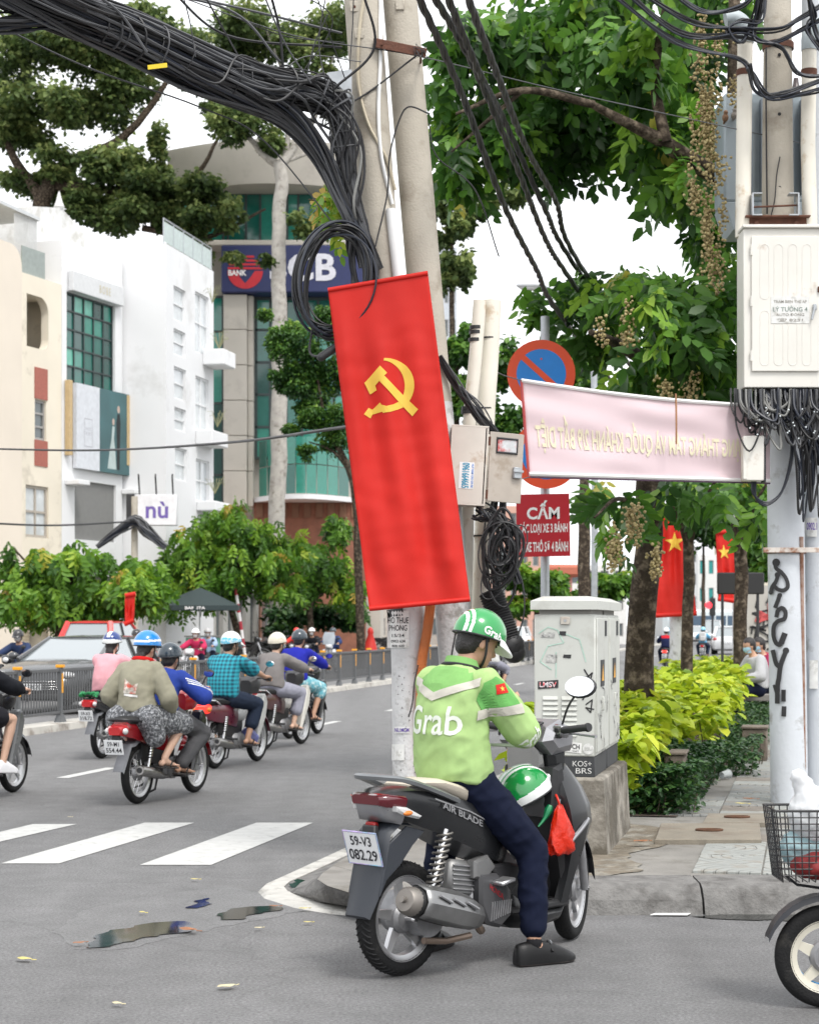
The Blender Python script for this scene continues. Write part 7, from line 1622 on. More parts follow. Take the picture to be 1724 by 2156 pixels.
car('white car seen between the riser pipes and the telecom cabinets', on_t(1078, 13.2), ROADROT + math.pi, WHT, 4.4, 1.78, 1.5, 'suv', pl='51H-118.02')
car('white car queuing near the traffic signal, left of the white van', V(((1462 - UC) * 150 / FPX, 150, 0)), ROADROT + math.pi, WHT, 4.4, 1.78, 1.5, 'suv') ['label'] = 'white car queuing far off beside the white van'
car('white van queuing far off under the small star flag', V(((1500 - UC) * 160 / FPX, 160, 0)), ROADROT + math.pi, WHT, 4.8, 1.9, 2.0, 'van')
car('white car seen from behind next to the grey flag post', V(((1534 - UC) * 100 / FPX, 100, 0)), ROADROT, WHT, 4.3, 1.75, 1.5, 'hatch')
bs = thing('city_bus', 'pale blue city bus crossing far down the street', 'bus', V(((1500 - UC) * 190 / FPX, 190, 0)), 0.1)
mb = MB(); mb.box((0, 0, 1.7), (10, 2.5, 2.8), b=.2); mb.build('body', mat('bus_body', (.6, .65, .66), .4), bs)
for k in range(8): mb = MB(); mb.box((-4.3 + k * 1.2, -1.26, 2.0), (1.05, .03, 1.0), b=.03); mb.build('window', mat('bus_glass', (.06, .1, .15), .08), bs)
mb = MB(); mb.box((0, -1.26, 1.0), (9.8, .03, .5)); mb.build('stripe', mat('bus_blue', (.08, .3, .5), .4), bs)
for x in (-3.2, 3): mb = MB(); mb.cyl((x, -1.28, .5), (x, -1.0, .5), .5, n=24); mb.build('wheel', M_TYRE, bs)
# ------------------------------------------------------------------ electric bicycle with basket at the edge of the frame
EB = V((1.737, 7.74, 0))
eb = thing('electric_bicycle', 'small electric bicycle with black wire basket, nose at the kerbside', 'bicycle', EB, math.pi)
wheel(eb, 0, .216, .07, 5, m_rim=mat('cream_rim', (.6, .57, .48), .4, var=.1)); wheel(eb, -1.05, .216, .07, 5, m_rim=mat('cream_rim', (.6, .57, .48)))
mb = MB(); mb.lathe([(.12, -.03), (.145, -.03), (.145, -.02), (.12, -.02)], (0, 0, .216), (0, 1, 0), 30, closed=True); mb.build('blue_ring', mat('ring_blue', (.02, .3, .65), .4), eb)
rings = []
for a in np.linspace(20, 150, 12): q = math.radians(a); rings.append([V((.262 * math.cos(q), y_, .216 + .262 * math.sin(q) + dz)) for y_, dz in ((-.05, -.025), (-.038, 0), (.038, 0), (.05, -.025), (.035, -.01), (-.035, -.01))])
mb = MB(); mb.loft(rings); mb.build('front_fender', mat('fender_black', (.012, .013, .018), .4), eb)
mb = MB()
for s_ in (-1, 1): mb.tube([V((0, s_ * .055, .216)), V((-.06, s_ * .055, .42)), V((-.1, 0, .52))], .013, 8)
mb.tube([(-.1, 0, .5), (-.2, 0, .98)], .02, 10); mb.build('fork', M_DKMET, eb)
mb = MB(); mb.tube(bez([(-.16, -.28, 1.02), (-.2, -.15, 1.02), (-.2, 0, .98), (-.2, .15, 1.02), (-.16, .28, 1.02)], 16), .012, 8); mb.build('handlebar', M_DKMET, eb)
for s_ in (-1, 1): mb = MB(); mb.cyl((-.18, s_ * .2, 1.02), (-.16, s_ * .31, 1.02), .017, n=10); mb.build('grip', M_BLACKP, eb)
mb = MB(); mb.tube(bez([(-.12, 0, .55), (-.3, 0, .35), (-.6, 0, .3), (-.8, 0, .4), (-.82, 0, .65)], 16), .03, 10); mb.tube([(-.78, 0, .35), (-1.05, 0, .216)], .02, 8); mb.build('frame', mat('ebike_blue', (.02, .08, .3), .3, coat=.4), eb)
mb = MB(); mb.ell((-.84, 0, .7), (.16, .12, .05)); mb.build('saddle', M_SEAT, eb)
mb = MB(); mb.box((-.45, 0, .42), (.3, .14, .12), b=.03); mb.build('battery_box', M_BLACKP, eb)
# basket
bx0, bx1, zt, zb = -.1, .235, .835, .54
def bp(a, b, h):   # a,b in 0..1 round the rim, h 0..1 bottom to top
 k = .8 + .2 * h; cx = (bx0 + bx1) / 2
 return V((cx + (a - .5) * (bx1 - bx0) * k, (b - .5) * .28 * k, zb + (zt - zb) * h))
bsk = MB()
loop = lambda h: [bp(0, 0, h), bp(1, 0, h), bp(1, 1, h), bp(0, 1, h)]
mb = MB(); mb.tube(loop(1), .006, 6, closed=True); mb.build('basket_rim', M_BLACKP, eb)
for k in range(1, 11): mb = MB(); mb.tube(loop(k / 11), .0028, 4, closed=True); mb.build('basket_wire', M_BLACKP, eb)
for k in range(11):
 q = k / 10
 for b in (0, 1): mb = MB(); mb.tube([bp(q, b, 0), bp(q, b, 1)], .0028, 4); mb.build('basket_wire', M_BLACKP, eb)
for k in range(8):
 q = k / 7
 for a in (0, 1): mb = MB(); mb.tube([bp(a, q, 0), bp(a, q, 1)], .0028, 4); mb.build('basket_wire', M_BLACKP, eb)
for k in range(9): mb = MB(); mb.tube([bp(k / 8, 0, 0), bp(k / 8, 1, 0)], .0028, 4); mb.build('basket_wire', M_BLACKP, eb)
mb = MB(); mb.tube([(.15, -.1, .54), (.1, -.1, .5), (-.08, -.05, .48)], .007, 6); mb.build('basket_stay', M_BLACKP, eb)
for (c, r_, colr, lab, z_) in (((.05, -.02, .8), (.1, .1, .12), (.76, .77, .78), 'crumpled white plastic bag bulging out of the bicycle basket', 1), ((.08, -.04, .66), (.1, .09, .09), (.42, .6, .64), 'translucent teal bag inside the bicycle basket', 2), ((.02, .03, .6), (.13, .1, .055), (.3, .03, .03), 'dark red bundle at the bottom of the bicycle basket', 3)):
 bg2 = thing('carrier_bag', lab, 'bag', EB, math.pi); mb = MB(); mb.ell(c, r_); mb.ell(V(c) + V((-.08, .02, .03 if z_ == 1 else -.0)), tuple(x * .7 for x in r_))
 if z_ == 1: mb.capsule(V(c) + V((.02, 0, .08)), .05, V(c) + V((.06, 0, .16)), .03)
 me = remeshed(mb, .01, 2, .014, 16); me.materials.append(mat('film_%d' % z_, colr, .35, trans=.3, var=.12, scale=12)); link('bag_film', me, bg2)
# ------------------------------------------------------------------ two people on a bench by the graffiti wall
for (u, lab, c, Y, sx) in ((1592, 'man in a grey shirt and blue face mask sitting by the graffiti wall', (.4, .4, .41), 27.5, 'm'), (1612, 'person in a maroon top sitting beside the man in grey', (.3, .02, .07), 28.4, 'f')):
 person(lab, V(((u - UC) * Y / FPX, Y, .14)), math.radians(200), (0, .52), (.06, 1.0), ((.3, .12, .66), (.3, -.12, .66)), ((.42, .12, .08), (.42, -.12, .08)), dict(mat=cloth('sit_' + sx, c), loose=.03), dict(mat=M_NAVY, len='long'), headdir=(.25, 0), sex=sx, voxel=.018, mask=M_MASKB, grip=(False, False), hair=True)
bn_ = thing('bench', 'low concrete bench under the two seated people', 'bench', V(((1600 - UC) * 28 / FPX, 28, .14)), .1); mb = MB(); mb.box((0, 0, .36), (1.6, .4, .1), b=.01); mb.build('seat', M_CONC, bn_)
for x in (-.6, .6): mb = MB(); mb.box((x, 0, .155), (.16, .34, .31), b=.01); mb.build('leg', M_CONC, bn_)
# ------------------------------------------------------------------ buildings across the street
UP = V((0, 0, 1))
class Wall:
 """an upright facade through p0 along direction d (to the right as seen from the street); x metres along it, z metres up"""
 def __init__(s, p0, d, n=None):
  s.p0 = V((p0[0], p0[1], 0)); s.d = V((d[0], d[1], 0)).normalized(); s.n = V((s.d.y, -s.d.x, 0))
 def at(s, x, z, out=0.0): return s.p0 + s.d * x + UP * z + s.n * out
 def xz(s, u, v):
  a = (u - UC) / FPX; x = (a * s.p0.y - s.p0.x) / (s.d.x - a * s.d.y); Y = s.p0.y + x * s.d.y
  return x, HC - (v - VH) * Y / FPX
 def rect(s, u0, u1, v0, v1):
  """picture rectangle (v0 top, v1 bottom measured at u0) -> x0, x1, z0, z1"""
  x0, z1 = s.xz(u0, v0); _, z0 = s.xz(u0, v1); x1, _ = s.xz(u1, v0); return x0, x1, z0, z1
def wall_holes(t, W_, x0, x1, z0, z1, holes, m, thick=.25, name='wall', back=True, out=0.0):
 xs = sorted({x0, x1, *[h[0] for h in holes], *[h[1] for h in holes]}); zs = sorted({z0, z1, *[h[2] for h in holes], *[h[3] for h in holes]})
 xs = [x for x in xs if x0 <= x <= x1]; zs = [z for z in zs if z0 <= z <= z1]; mb = MB()
 inh = lambda x, z: any(h[0] < x < h[1] and h[2] < z < h[3] for h in holes)
 for a, b in zip(xs[:-1], xs[1:]):
  for c, d in zip(zs[:-1], zs[1:]):
   if not inh((a + b) / 2, (c + d) / 2): mb.add([W_.at(a, c, out), W_.at(b, c, out), W_.at(b, d, out), W_.at(a, d, out)], [(0, 1, 2, 3)])
 for h in holes:
  q = [(h[0], h[2]), (h[1], h[2]), (h[1], h[3]), (h[0], h[3])]
  for i in range(4): a, b = q[i], q[(i + 1) % 4]; mb.add([W_.at(*a, out), W_.at(*b, out), W_.at(*b, out - thick), W_.at(*a, out - thick)], [(0, 1, 2, 3)])
 me = mb.mesh(name, m, 0)
 return link(name, me, t)
def wbox(t, W_, x0, x1, z0, z1, o0, o1, m, name, b=.0):
 mb = MB(); c = W_.at((x0 + x1) / 2, (z0 + z1) / 2, (o0 + o1) / 2); rot = Matrix((W_.d, -W_.n, UP)).transposed()
 mb.box(c, (abs(x1 - x0), abs(o1 - o0), abs(z1 - z0)), rot, b); return mb.build(name, m, t, 30)
def window(t, W_, x0, x1, z0, z1, nx, ny, frame, glass, depth=-.12, fw=.06, curtain=None, name='window', colfr=None):
 mb = MB(); rot = Matrix((W_.d, -W_.n, UP)).transposed()
 def bb(a, b, c, d): mb.box(W_.at((a + b) / 2, (c + d) / 2, depth + .02), (b - a, .06, d - c), rot)
 xs = colfr or [x0 + (x1 - x0) * i / nx for i in range(nx + 1)]; zs = [z0 + (z1 - z0) * i / ny for i in range(ny + 1)]
 bb(x0, x1, z0, z0 + fw); bb(x0, x1, z1 - fw, z1); bb(x0, x0 + fw, z0 + fw, z1 - fw); bb(x1 - fw, x1, z0 + fw, z1 - fw)
 for x in xs[1:-1]: bb(x - fw * .4, x + fw * .4, z0 + fw, z1 - fw)
 for z in zs[1:-1]:
  for a, b in zip(xs[:-1], xs[1:]): bb(a + fw * .42, b - fw * .42, z - fw * .4, z + fw * .4)
 f = mb.build(name, frame, t, 0)
 for i in range(len(xs) - 1):
  for j in range(ny):
   g = MB(); g.add([W_.at(xs[i], zs[j], depth), W_.at(xs[i + 1], zs[j], depth), W_.at(xs[i + 1], zs[j + 1], depth), W_.at(xs[i], zs[j + 1], depth)], [(0, 1, 2, 3)])
   g.build('pane', glass[rnd.randrange(len(glass))] if isinstance(glass, list) else glass, f, 0)
 return f
def block(t, W_, x0, x1, z0, z1, deep, m, name='block', top=True):
 """roof, flanks and back behind a facade"""
 mb = MB(); q = [W_.at(x0, 0, 0), W_.at(x1, 0, 0), W_.at(x1, 0, -deep), W_.at(x0, 0, -deep)]
 lo = [p + UP * z0 for p in q]; hi = [p + UP * z1 for p in q]
 mb.add(lo + hi, [(1, 2, 6, 5), (2, 3, 7, 6), (3, 0, 4, 7), (4, 5, 6, 7)]); return mb.build(name, m, t, 0)
M_CREAM = mat('cream_render', (.72, .66, .55), .85, var=.06, scale=.7, col2=(.5, .45, .37), c2amt=.2, c2scale=.6); M_BEIGE = mat('beige_render', (.68, .61, .52), .85, var=.05, scale=.7)
M_WHITE = mat('white_render', (.72, .725, .735), .85, var=.05, scale=.5, col2=(.6, .6, .6), c2amt=.2, c2scale=.5); M_WHITE2 = mat('white_stained', (.64, .64, .63), .9, var=.12, scale=1, col2=(.45, .44, .41), c2amt=.4, c2scale=1.2)
M_GLG = [mat('green_glass_a', (.012, .12, .095), .06, var=.1, spec=.8), mat('green_glass_b', (.03, .22, .165), .08, var=.15, spec=.8), mat('green_glass_c', (.015, .07, .06), .05, var=.1, spec=.8), mat('curtain_glass', (.12, .42, .32), .2, var=.3, scale=3, spec=.6)]
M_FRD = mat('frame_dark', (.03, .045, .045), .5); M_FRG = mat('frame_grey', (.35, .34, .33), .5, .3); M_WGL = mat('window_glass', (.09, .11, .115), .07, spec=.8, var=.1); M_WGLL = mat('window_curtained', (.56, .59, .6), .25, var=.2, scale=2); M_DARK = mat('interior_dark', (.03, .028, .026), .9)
A20 = math.radians(20.6); D20 = V((math.sin(A20), math.cos(A20), 0))
# --- C: white house with roof terrace
cC = on_line(350, 20.5); WC = Wall(cC, RD)
tC = thing('town_house', 'tall plain white house with glass railed roof terrace', 'building')
xe, zt = WC.xz(450, 576); zt = WC.xz(350, 512)[1]
hol = []
for (u0, u1, v0, v1) in ((366, 391, 600, 672), (366, 391, 690, 745), (367, 392, 770, 838), (368, 392, 856, 905), (369, 394, 940, 1010), (411, 440, 612, 740), (412, 440, 790, 905), (413, 441, 965, 1055)):
 hol.append(WC.rect(u0, u1, v0, v1))
wall_holes(tC, WC, 0, xe, 0, zt, hol, M_WHITE)
for i, h in enumerate(hol): window(tC, WC, *h, 2 if i > 4 else 1, 2, M_WHITE, [M_WGLL, mat('pale_glass', (.55, .58, .6), .1, spec=.8), M_WGLL], fw=.07)
WCs = Wall(cC + RN * 9, -RN); wall_holes(tC, WCs, 0, 9, 0, zt, [], M_WHITE, name='flank_wall'); block(tC, WC, .03, xe, 0, zt - .02, 9, M_WHITE)
for (u0, u1, v0, v1, o) in ((427, 452, 735, 768, .9), (412, 446, 905, 935, .7), (414, 446, 1055, 1075, .8)):
 h = WC.rect(u0, u1, v0, v1); wbox(tC, WC, *h, 0.002, o, M_WHITE, 'balcony', .03)
for i in range(6):
 x = xe * i / 5; mb = MB(); mb.cyl(WC.at(x, zt, -.1), WC.at(x, zt + .95, -.1), .025, n=6); mb.build('railing_post', M_STEEL, tC)
 if i < 5: g = MB(); g.add([WC.at(x, zt + .08, -.1), WC.at(x + xe / 5, zt + .08, -.1), WC.at(x + xe / 5, zt + .85, -.1), WC.at(x, zt + .85, -.1)], [(0, 1, 2, 3)]); g.build('railing_pane', mat('railing_glass', (.45, .52, .5), .1, trans=.5), tC, 0)
mb = MB(); mb.cyl(WC.at(0, zt + .95, -.1), WC.at(xe, zt + .95, -.1), .03, n=6); mb.build('handrail', M_STEEL, tC)
for (u, v) in ((456, 735), (441, 640), (452, 900), (447, 1040)):
 x, z = WC.xz(u - 14, v); mb = MB()
 for k in range(14): a = rnd.uniform(0, 6.28); mb.tube([WC.at(x, z, .4), WC.at(x + .2 * math.cos(a), z + rnd.uniform(.3, .7), .4 + .2 * math.sin(a)), WC.at(x + .45 * math.cos(a), z + rnd.uniform(.3, .8), .4 + .4 * math.sin(a))], .008, 4)
 mb.build('potted_grass', mat('dry_grass', (.3, .3, .16), .8), tC)
# --- B: bridal shop
cB = P(258, 700, cC.y + .2); cB = V((cB.x, cB.y, 0)); WB = Wall(cB - D20 * 4.35, D20); LB = 4.35
tB = thing('town_house', 'white house with green glass curtain wall and wedding poster', 'building')
zB = WB.xz(135, 505)[1]
hg = WB.rect(141, 243, 612, 806); hp = WB.rect(158, 245, 1010, 1135); hg2 = (hg[0], hg[1], hg[2] - .35, hg[2])
wall_holes(tB, WB, 0, LB, 0, zB, [hg, hp, (.3, LB - .3, .2, 3.4)], M_WHITE, .3)
window(tB, WB, *hg, 5, 5, M_FRD, M_GLG, -.15, .07)
wbox(tB, WB, hp[0], hp[1], hp[2], hp[3], -.25, -.1, mat('grey_panel', (.2, .2, .195), .8, var=.08), 'grey_panel')
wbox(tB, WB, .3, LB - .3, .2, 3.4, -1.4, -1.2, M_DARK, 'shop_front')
h = WB.rect(143, 250, 570, 612); sg = wbox(tB, WB, *h, .02, .25, mat('sign_pale', (.6, .61, .62), .6, var=.08), 'sign_fascia', .02); text_on('lettering', 'B O B E', mat('sign_gold', (.55, .5, .36), .6), sg, lambda x, y: WB.at((h[0] + h[1]) / 2 + x + .4, (h[2] + h[3]) / 2 + y, .26), .8, .3, .01)
h = WB.rect(152, 264, 806, 985); xm = h[0] + (h[1] - h[0]) * .42
po = wbox(tB, WB, h[0], xm, h[2], h[3], .05, .2, mat('poster_white', (.6, .62, .66), .6), 'poster_panel'); po2 = wbox(tB, WB, xm, h[1], h[2], h[3], .05, .2, mat('poster_teal', (.055, .13, .14), .6, var=.3, scale=.8), 'poster_panel')
q = (h[0] + xm) / 2; zc = (h[2] + h[3]) / 2 - .2
poly_on('logo_frame', stroke([(-.28, -.5), (.28, -.5), (.28, .5), (-.28, .5), (-.28, -.5)], .03), mat('logo_grey', (.4, .4, .44), .6), po, lambda x, y: WB.at(q + x, zc + y, .203)); text_on('lettering', 'WHITE\nPEONY', mat('logo_grey', (.4, .4, .44)), po, lambda x, y: WB.at(q + x, zc + .05 + y, .203), .45, .3, .0)
xq = (xm + h[1]) / 2; zq = h[2]
def ppl(pts, m, nm): poly_on(nm, [pts], m, po2, lambda x, y: WB.at(xq + x, zq + y, .204))
ppl([(.15, .15), (.35, .15), (.38, 1.2), (.42, 1.9), (.36, 2.25), (.18, 2.25), (.1, 1.9), (.14, 1.2)], mat('print_suit', (.01, .014, .016), .6), 'printed_suit'); ppl([(.27 + .1 * math.cos(a), 2.42 + .14 * math.sin(a)) for a in np.linspace(0, 6.28, 14)[:-1]], mat('print_skin', (.5, .38, .32), .6), 'printed_face')
ppl([(-.55, .15), (.1, .15), (.02, .8), (-.08, 1.3), (-.02, 1.75), (-.2, 1.75), (-.25, 1.3), (-.4, .8)], mat('print_gown', (.42, .5, .49), .6, var=.2, scale=3), 'printed_gown'); ppl([(-.12 + .09 * math.cos(a), 1.92 + .13 * math.sin(a)) for a in np.linspace(0, 6.28, 14)[:-1]], mat('print_skin', (.5, .38, .32), .6), 'printed_face')
for (u0, u1, v0, v1) in ((136, 143, 800, 958), (258, 266, 832, 980)): hh = WB.rect(u0, u1, v0, v1); wbox(tB, WB, *hh, .02, .22, mat('timber_edge', (.5, .37, .2), .7), 'side_lightbox', .01)
for (u0, u1, v) in ((137, 160, 1010), (255, 275, 1030)): hh = WB.rect(u0, u1, v, v + 10); wbox(tB, WB, *hh, .02, .6, M_WHITE, 'rain_hood', .02)
block(tB, WB, 0, LB, 0, zB - .02, 8, M_WHITE)
mb = MB(); x0, x1 = .05, LB + 1.5; mb.add([WB.at(x0, zB - .1, -1.5), WB.at(x1, zB - .1, -1.5), WB.at(x1 - .2, zB + .55, -1.5), WB.at((x0 + x1) / 2 - .5, zB + 1.75, -1.5), WB.at(x0 + .2, zB + 1.35, -1.5)] + [WB.at(x0, zB - .1, -8), WB.at(x1, zB - .1, -8), WB.at(x1 - .2, zB + .55, -8), WB.at((x0 + x1) / 2 - .5, zB + 1.75, -8), WB.at(x0 + .2, zB + 1.35, -8)], [(0, 1, 2, 3, 4), (9, 8, 7, 6, 5), (1, 6, 7, 2), (2, 7, 8, 3), (3, 8, 9, 4), (4, 9, 5, 0)]); mb.build('gable', M_WHITE2, tB, 0)
mb = MB(); mb.lathe([(.12, 0), (.2, .1), (.12, .3), (.04, .6), (.001, .7)], WB.at((x0 + x1) / 2 - .5, zB + 1.7, -1.6), (0, 0, 1), 12); mb.build('finial', M_WHITE2, tB)
# --- A: cream house
WA = Wall(cB - D20 * (LB + 9.02), D20); LA = 9.0
tA = thing('town_house', 'cream house with rounded loggia, red tile panels and roof pergola', 'building')
zA = WA.xz(100, 590)[1]
lg = WA.rect(57, 103, 617, 728); w1 = WA.rect(74, 98, 840, 925); w2 = WA.rect(55, 103, 1020, 1130); fr_ = WA.xz(47, 800)[0]
wall_holes(tA, WA, 0, LA, 0, zA, [lg, w1, w2, (4.5, LA - .4, .2, 3.3)], M_CREAM, .3)
# deep loggia behind its opening
wbox(tA, WA, lg[0] - .3, lg[1] + .3, lg[2] - .2, lg[3] + .3, -2.2, -2.0, M_BEIGE, 'loggia_back'); wbox(tA, WA, lg[0] - .3, lg[1] + .3, lg[2] - .2, lg[2] - .02, -2.0, -.3, M_CREAM, 'loggia_floor'); wbox(tA, WA, lg[0] - .3, lg[1] + .3, lg[3] + .02, lg[3] + .2, -2.0, -.3, M_CREAM, 'loggia_ceiling'); wbox(tA, WA, lg[0] + .05, lg[0] + .35, lg[2], lg[3] - .3, -1.95, -1.85, mat('door_brown', (.13, .05, .03), .6), 'loggia_door')
for s_, xx in ((1, lg[1]), ):
 mb = MB(); c = lg[3] - .55; pts = [(xx, lg[3])] + [(xx - .55 + .55 * math.cos(a), lg[3] - .55 + .55 * math.sin(a)) for a in np.linspace(0, math.pi / 2, 8)]
 mb.prism(pts, WA.at(0, 0, -.3), WA.d, UP, WA.n, .3); mb.build('rounded_corner', M_CREAM, tA, 30)
 mb = MB(); pts = [(xx, lg[2])] + [(xx - .4 + .4 * math.cos(a), lg[2] + .4 - .4 * math.sin(a)) for a in np.linspace(0, math.pi / 2, 8)]; mb.prism(pts, WA.at(0, 0, -.3), WA.d, UP, WA.n, .3); mb.build('rounded_corner', M_CREAM, tA, 30)
M_REDT = mat('red_tile_panel', (.36, .115, .085), .7, var=.2, scale=12)
for (v0, v1) in ((772, 838), (925, 980)): hh = WA.rect(73, 100, v0, v1); wbox(tA, WA, *hh, .002, .03, M_REDT, 'tile_panel')
window(tA, WA, *w1, 1, 3, M_FRG, M_WGL, -.12, .09); window(tA, WA, *w2, 2, 2, mat('frame_taupe', (.4, .36, .31), .6), M_WGLL, -.12, .1)
block(tA, WA, 0, LA, 0, zA - .02, 8, M_CREAM)
WA2 = Wall(WA.at(0, 0, 1.0), D20); xs1 = WA2.xz(47, 800)[0]; zS = WA2.xz(47, 520)[1]
mb = MB(); R_ = .7; pts = [(-4, 0), (xs1, 0)] + [(xs1 - R_ + R_ * math.cos(a), zS - R_ + R_ * math.sin(a)) for a in np.linspace(0, math.pi / 2, 8)] + [(-4, zS)]
mb.prism(pts, WA.at(0, 0, .003), WA.d, UP, WA.n, .997); mb.build('projecting_bay', M_BEIGE, tA, 30)
# top storey, pergola, roof slab
x1_, z1_ = WA.xz(60, 440); wbox(tA, WA, .0, x1_, zA, z1_, -5, -1.2, M_CREAM, 'top_storey'); x2_, z2_ = WA.xz(106, 446); mb = MB(); mb.prism([(0, z1_ + .35), (0, z1_ + .2), (x2_, z1_ - .1), (x2_, z1_ + .02)], WA.at(0, 0, -5), WA.d, UP, WA.n, 4.6); mb.build('roof_slab', mat('roof_pale', (.55, .57, .58), .6), tA, 30)
x3_, z3_ = WA.xz(48, 358); wbox(tA, WA, .0, x3_, z1_ + .2, z3_, -6, -3, M_WHITE, 'stair_head'); wbox(tA, WA, .0, x3_ + .1, z3_, z3_ + .2, -6.1, -2.9, M_WHITE, 'stair_head_cap')
xa = WA.xz(58, 500)[0]
for i in range(14): x = xa + (x2_ - xa - .1) * i / 13; mb = MB(); mb.box(WA.at(x, (zA + 1 + z1_) / 2, -.5), (.04, .04, z1_ - zA - 1.2)); mb.build('pergola_slat', mat('slat_pale', (.55, .56, .56), .6), tA, 0)
wbox(tA, WA, xa, x2_, zA + .0, zA + 1.0, -.25, -.2, mat('balcony_glass', (.42, .47, .45), .12, trans=.4), 'balcony_glass'); wbox(tA, WA, 4.5, LA - .4, .2, 3.3, -1.3, -1.1, mat('roller_shutter', (.62, .55, .42), .6), 'shutter')
for k in range(26): wbox(tA, WA, 4.5, LA - .4, .25 + k * .118, .3 + k * .118, -1.1, -1.06, mat('roller_shutter', (.62, .55, .42)), 'shutter_slat')
# --- D: bank
tD = thing('bank_building', 'green glass bank with beige piers and dark blue sign band', 'building')
YD = 92.0; WD = Wall(P(300, 0, YD), (1, .0, 0)); k_ = YD / FPX
M_BANK = mat('bank_stone', (.47, .44, .39), .8, var=.08, scale=.8, col2=(.4, .37, .33), c2amt=.3, c2scale=.7)
def dr_(u0, u1, v0, v1, o0, o1, m, name, b=0.0):
 x0, z1 = WD.xz(u0, v0); x1, z0 = WD.xz(u1, v1); return wbox(tD, WD, x0, x1, z0, z1, o0, o1, m, name, b)
zt_ = WD.xz(300, 330)[1]
mb = MB(); rings = []
for u in np.linspace(355, 800, 22): bow = 2.2 * math.sin((u - 355) / 445 * math.pi); x, _ = WD.xz(u, 0); rings.append([WD.at(x, WD.xz(u, 408)[1], bow), WD.at(x, WD.xz(u, 330)[1], bow + .5), WD.at(x, WD.xz(u, 322)[1], bow + .5), WD.at(x, WD.xz(u, 322)[1], -3), WD.at(x, WD.xz(u, 408)[1], -3)])
mb.loft(rings); mb.build('parapet', M_BANK, tD, 40)
GU = [383, 410, 430, 470, 480, 518, 548, 580, 605, 628, 670, 712, 760]
x0, z1 = WD.xz(383, 404); x1, z0 = WD.xz(760, 512); window(tD, WD, x0, x1, z0, z1, 11, 1, M_FRD, [M_GLG[1], M_GLG[1], M_GLG[0], M_GLG[3]], -.1, .12, colfr=[WD.xz(u, 0)[0] for u in GU])
dr_(370, 770, 512, 524, -1, .8, M_BANK, 'string_course', .05)
sb_ = dr_(470, 770, 524, 622, -.5, .9, mat('sign_navy', (.018, .026, .1), .5, var=.1), 'sign_band', .05)
pD = lambda u, v: WD.at(WD.xz(u, v)[0], WD.xz(u, v)[1], .93)
text_on('lettering', 'SCB', mat('sign_letters', (.62, .62, .68), .5), sb_, lambda x, y: pD(640 + x / k_, 570 - y / k_), 138 * k_, 58 * k_, .03)
M_SR = mat('logo_red', (.5, .018, .03), .5)
poly_on('logo_bowl', [arc(520, 578, 37, 0, 180, 20) + [(505, 578), (508, 590), (520, 604), (532, 590), (540, 578)]], M_SR, sb_, lambda x, y: pD(x, y))
for k in range(4):
 vv = 546 + k * 8; hw_ = math.sqrt(max(37 ** 2 - (vv - 578) ** 2, 10)); poly_on('logo_bar', [[(520 - hw_, vv), (520 + hw_, vv), (520 + hw_, vv + 4.5), (520 - hw_, vv + 4.5)]], M_SR, sb_, lambda x, y: pD(x, y))
text_on('lettering', 'BANK', M_SWHITE, sb_, lambda x, y: pD(504 + x / k_, 582 - y / k_) + V((0, -.03, 0)), 38 * k_, 12 * k_, .03)
for k in range(6): dr_(473, 522, 624 + k * 74, 624 + (k + 1) * 74 - 1.2, -.5, .55, M_BANK, 'pier_panel', .02); dr_(522.5, 534, 624 + k * 74, 624 + (k + 1) * 74 - 1.2, -.5, .2, M_BANK, 'pier_panel', .02)
x0, z1 = WD.xz(440, 622); x1, z0 = WD.xz(472, 1075); window(tD, WD, x0, x1, z0, z1, 1, 6, M_FRD, M_GLG[:3], -.1, .12)
x0, z1 = WD.xz(534, 622); x1, z0 = WD.xz(770, 965); window(tD, WD, x0, x1, z0, z1, 7, 5, M_FRD, M_GLG[:3] + [M_GLG[0]], -.6, .14)
# bowed shop glass
us = np.linspace(545, 735, 10)
for j, (v0, v1, gl) in enumerate(((930, 985, M_GLG[1]), (987, 1046, M_GLG[1]))):
 for a, b in zip(us[:-1], us[1:]):
  bo = lambda u: 2.6 * math.sin((u - 545) / 190 * math.pi); mb = MB(); xa, za = WD.xz(a + .8, v0); xb, zb_ = WD.xz(b - .8, v1)
  mb.add([WD.at(xa, zb_, bo(a)), WD.at(xb, zb_, bo(b)), WD.at(xb, za, bo(b)), WD.at(xa, za, bo(a))], [(0, 1, 2, 3)]); mb.build('bowed_pane', gl if rnd.random() < .7 else M_GLG[0], tD, 0)
mb = MB(); rings = []
for u in np.linspace(535, 745, 16): bo = 2.7 * math.sin((u - 535) / 210 * math.pi) + .1; x = WD.xz(u, 0)[0]; rings.append([WD.at(x, WD.xz(u, 1048)[1], bo), WD.at(x, WD.xz(u, 1058)[1], bo), WD.at(x, WD.xz(u, 1058)[1], -1), WD.at(x, WD.xz(u, 1048)[1], -1)])
mb.loft(rings); mb.build('ledge', M_WHITE, tD, 40)
dr_(535, 770, 1058, 1420, -1, .0, mat('brick_base', (.26, .11, .07), .85, var=.3, scale=3), 'base_wall')
dr_(360, 800, 330, 1420, -14, -1.05, M_BANK, 'core')
for u in np.linspace(540, 740, 9): dr_(u, u + 14, 1060, 1090, .0, .1, mat('timber_slat', (.2, .1, .06), .8), 'timber_slat')
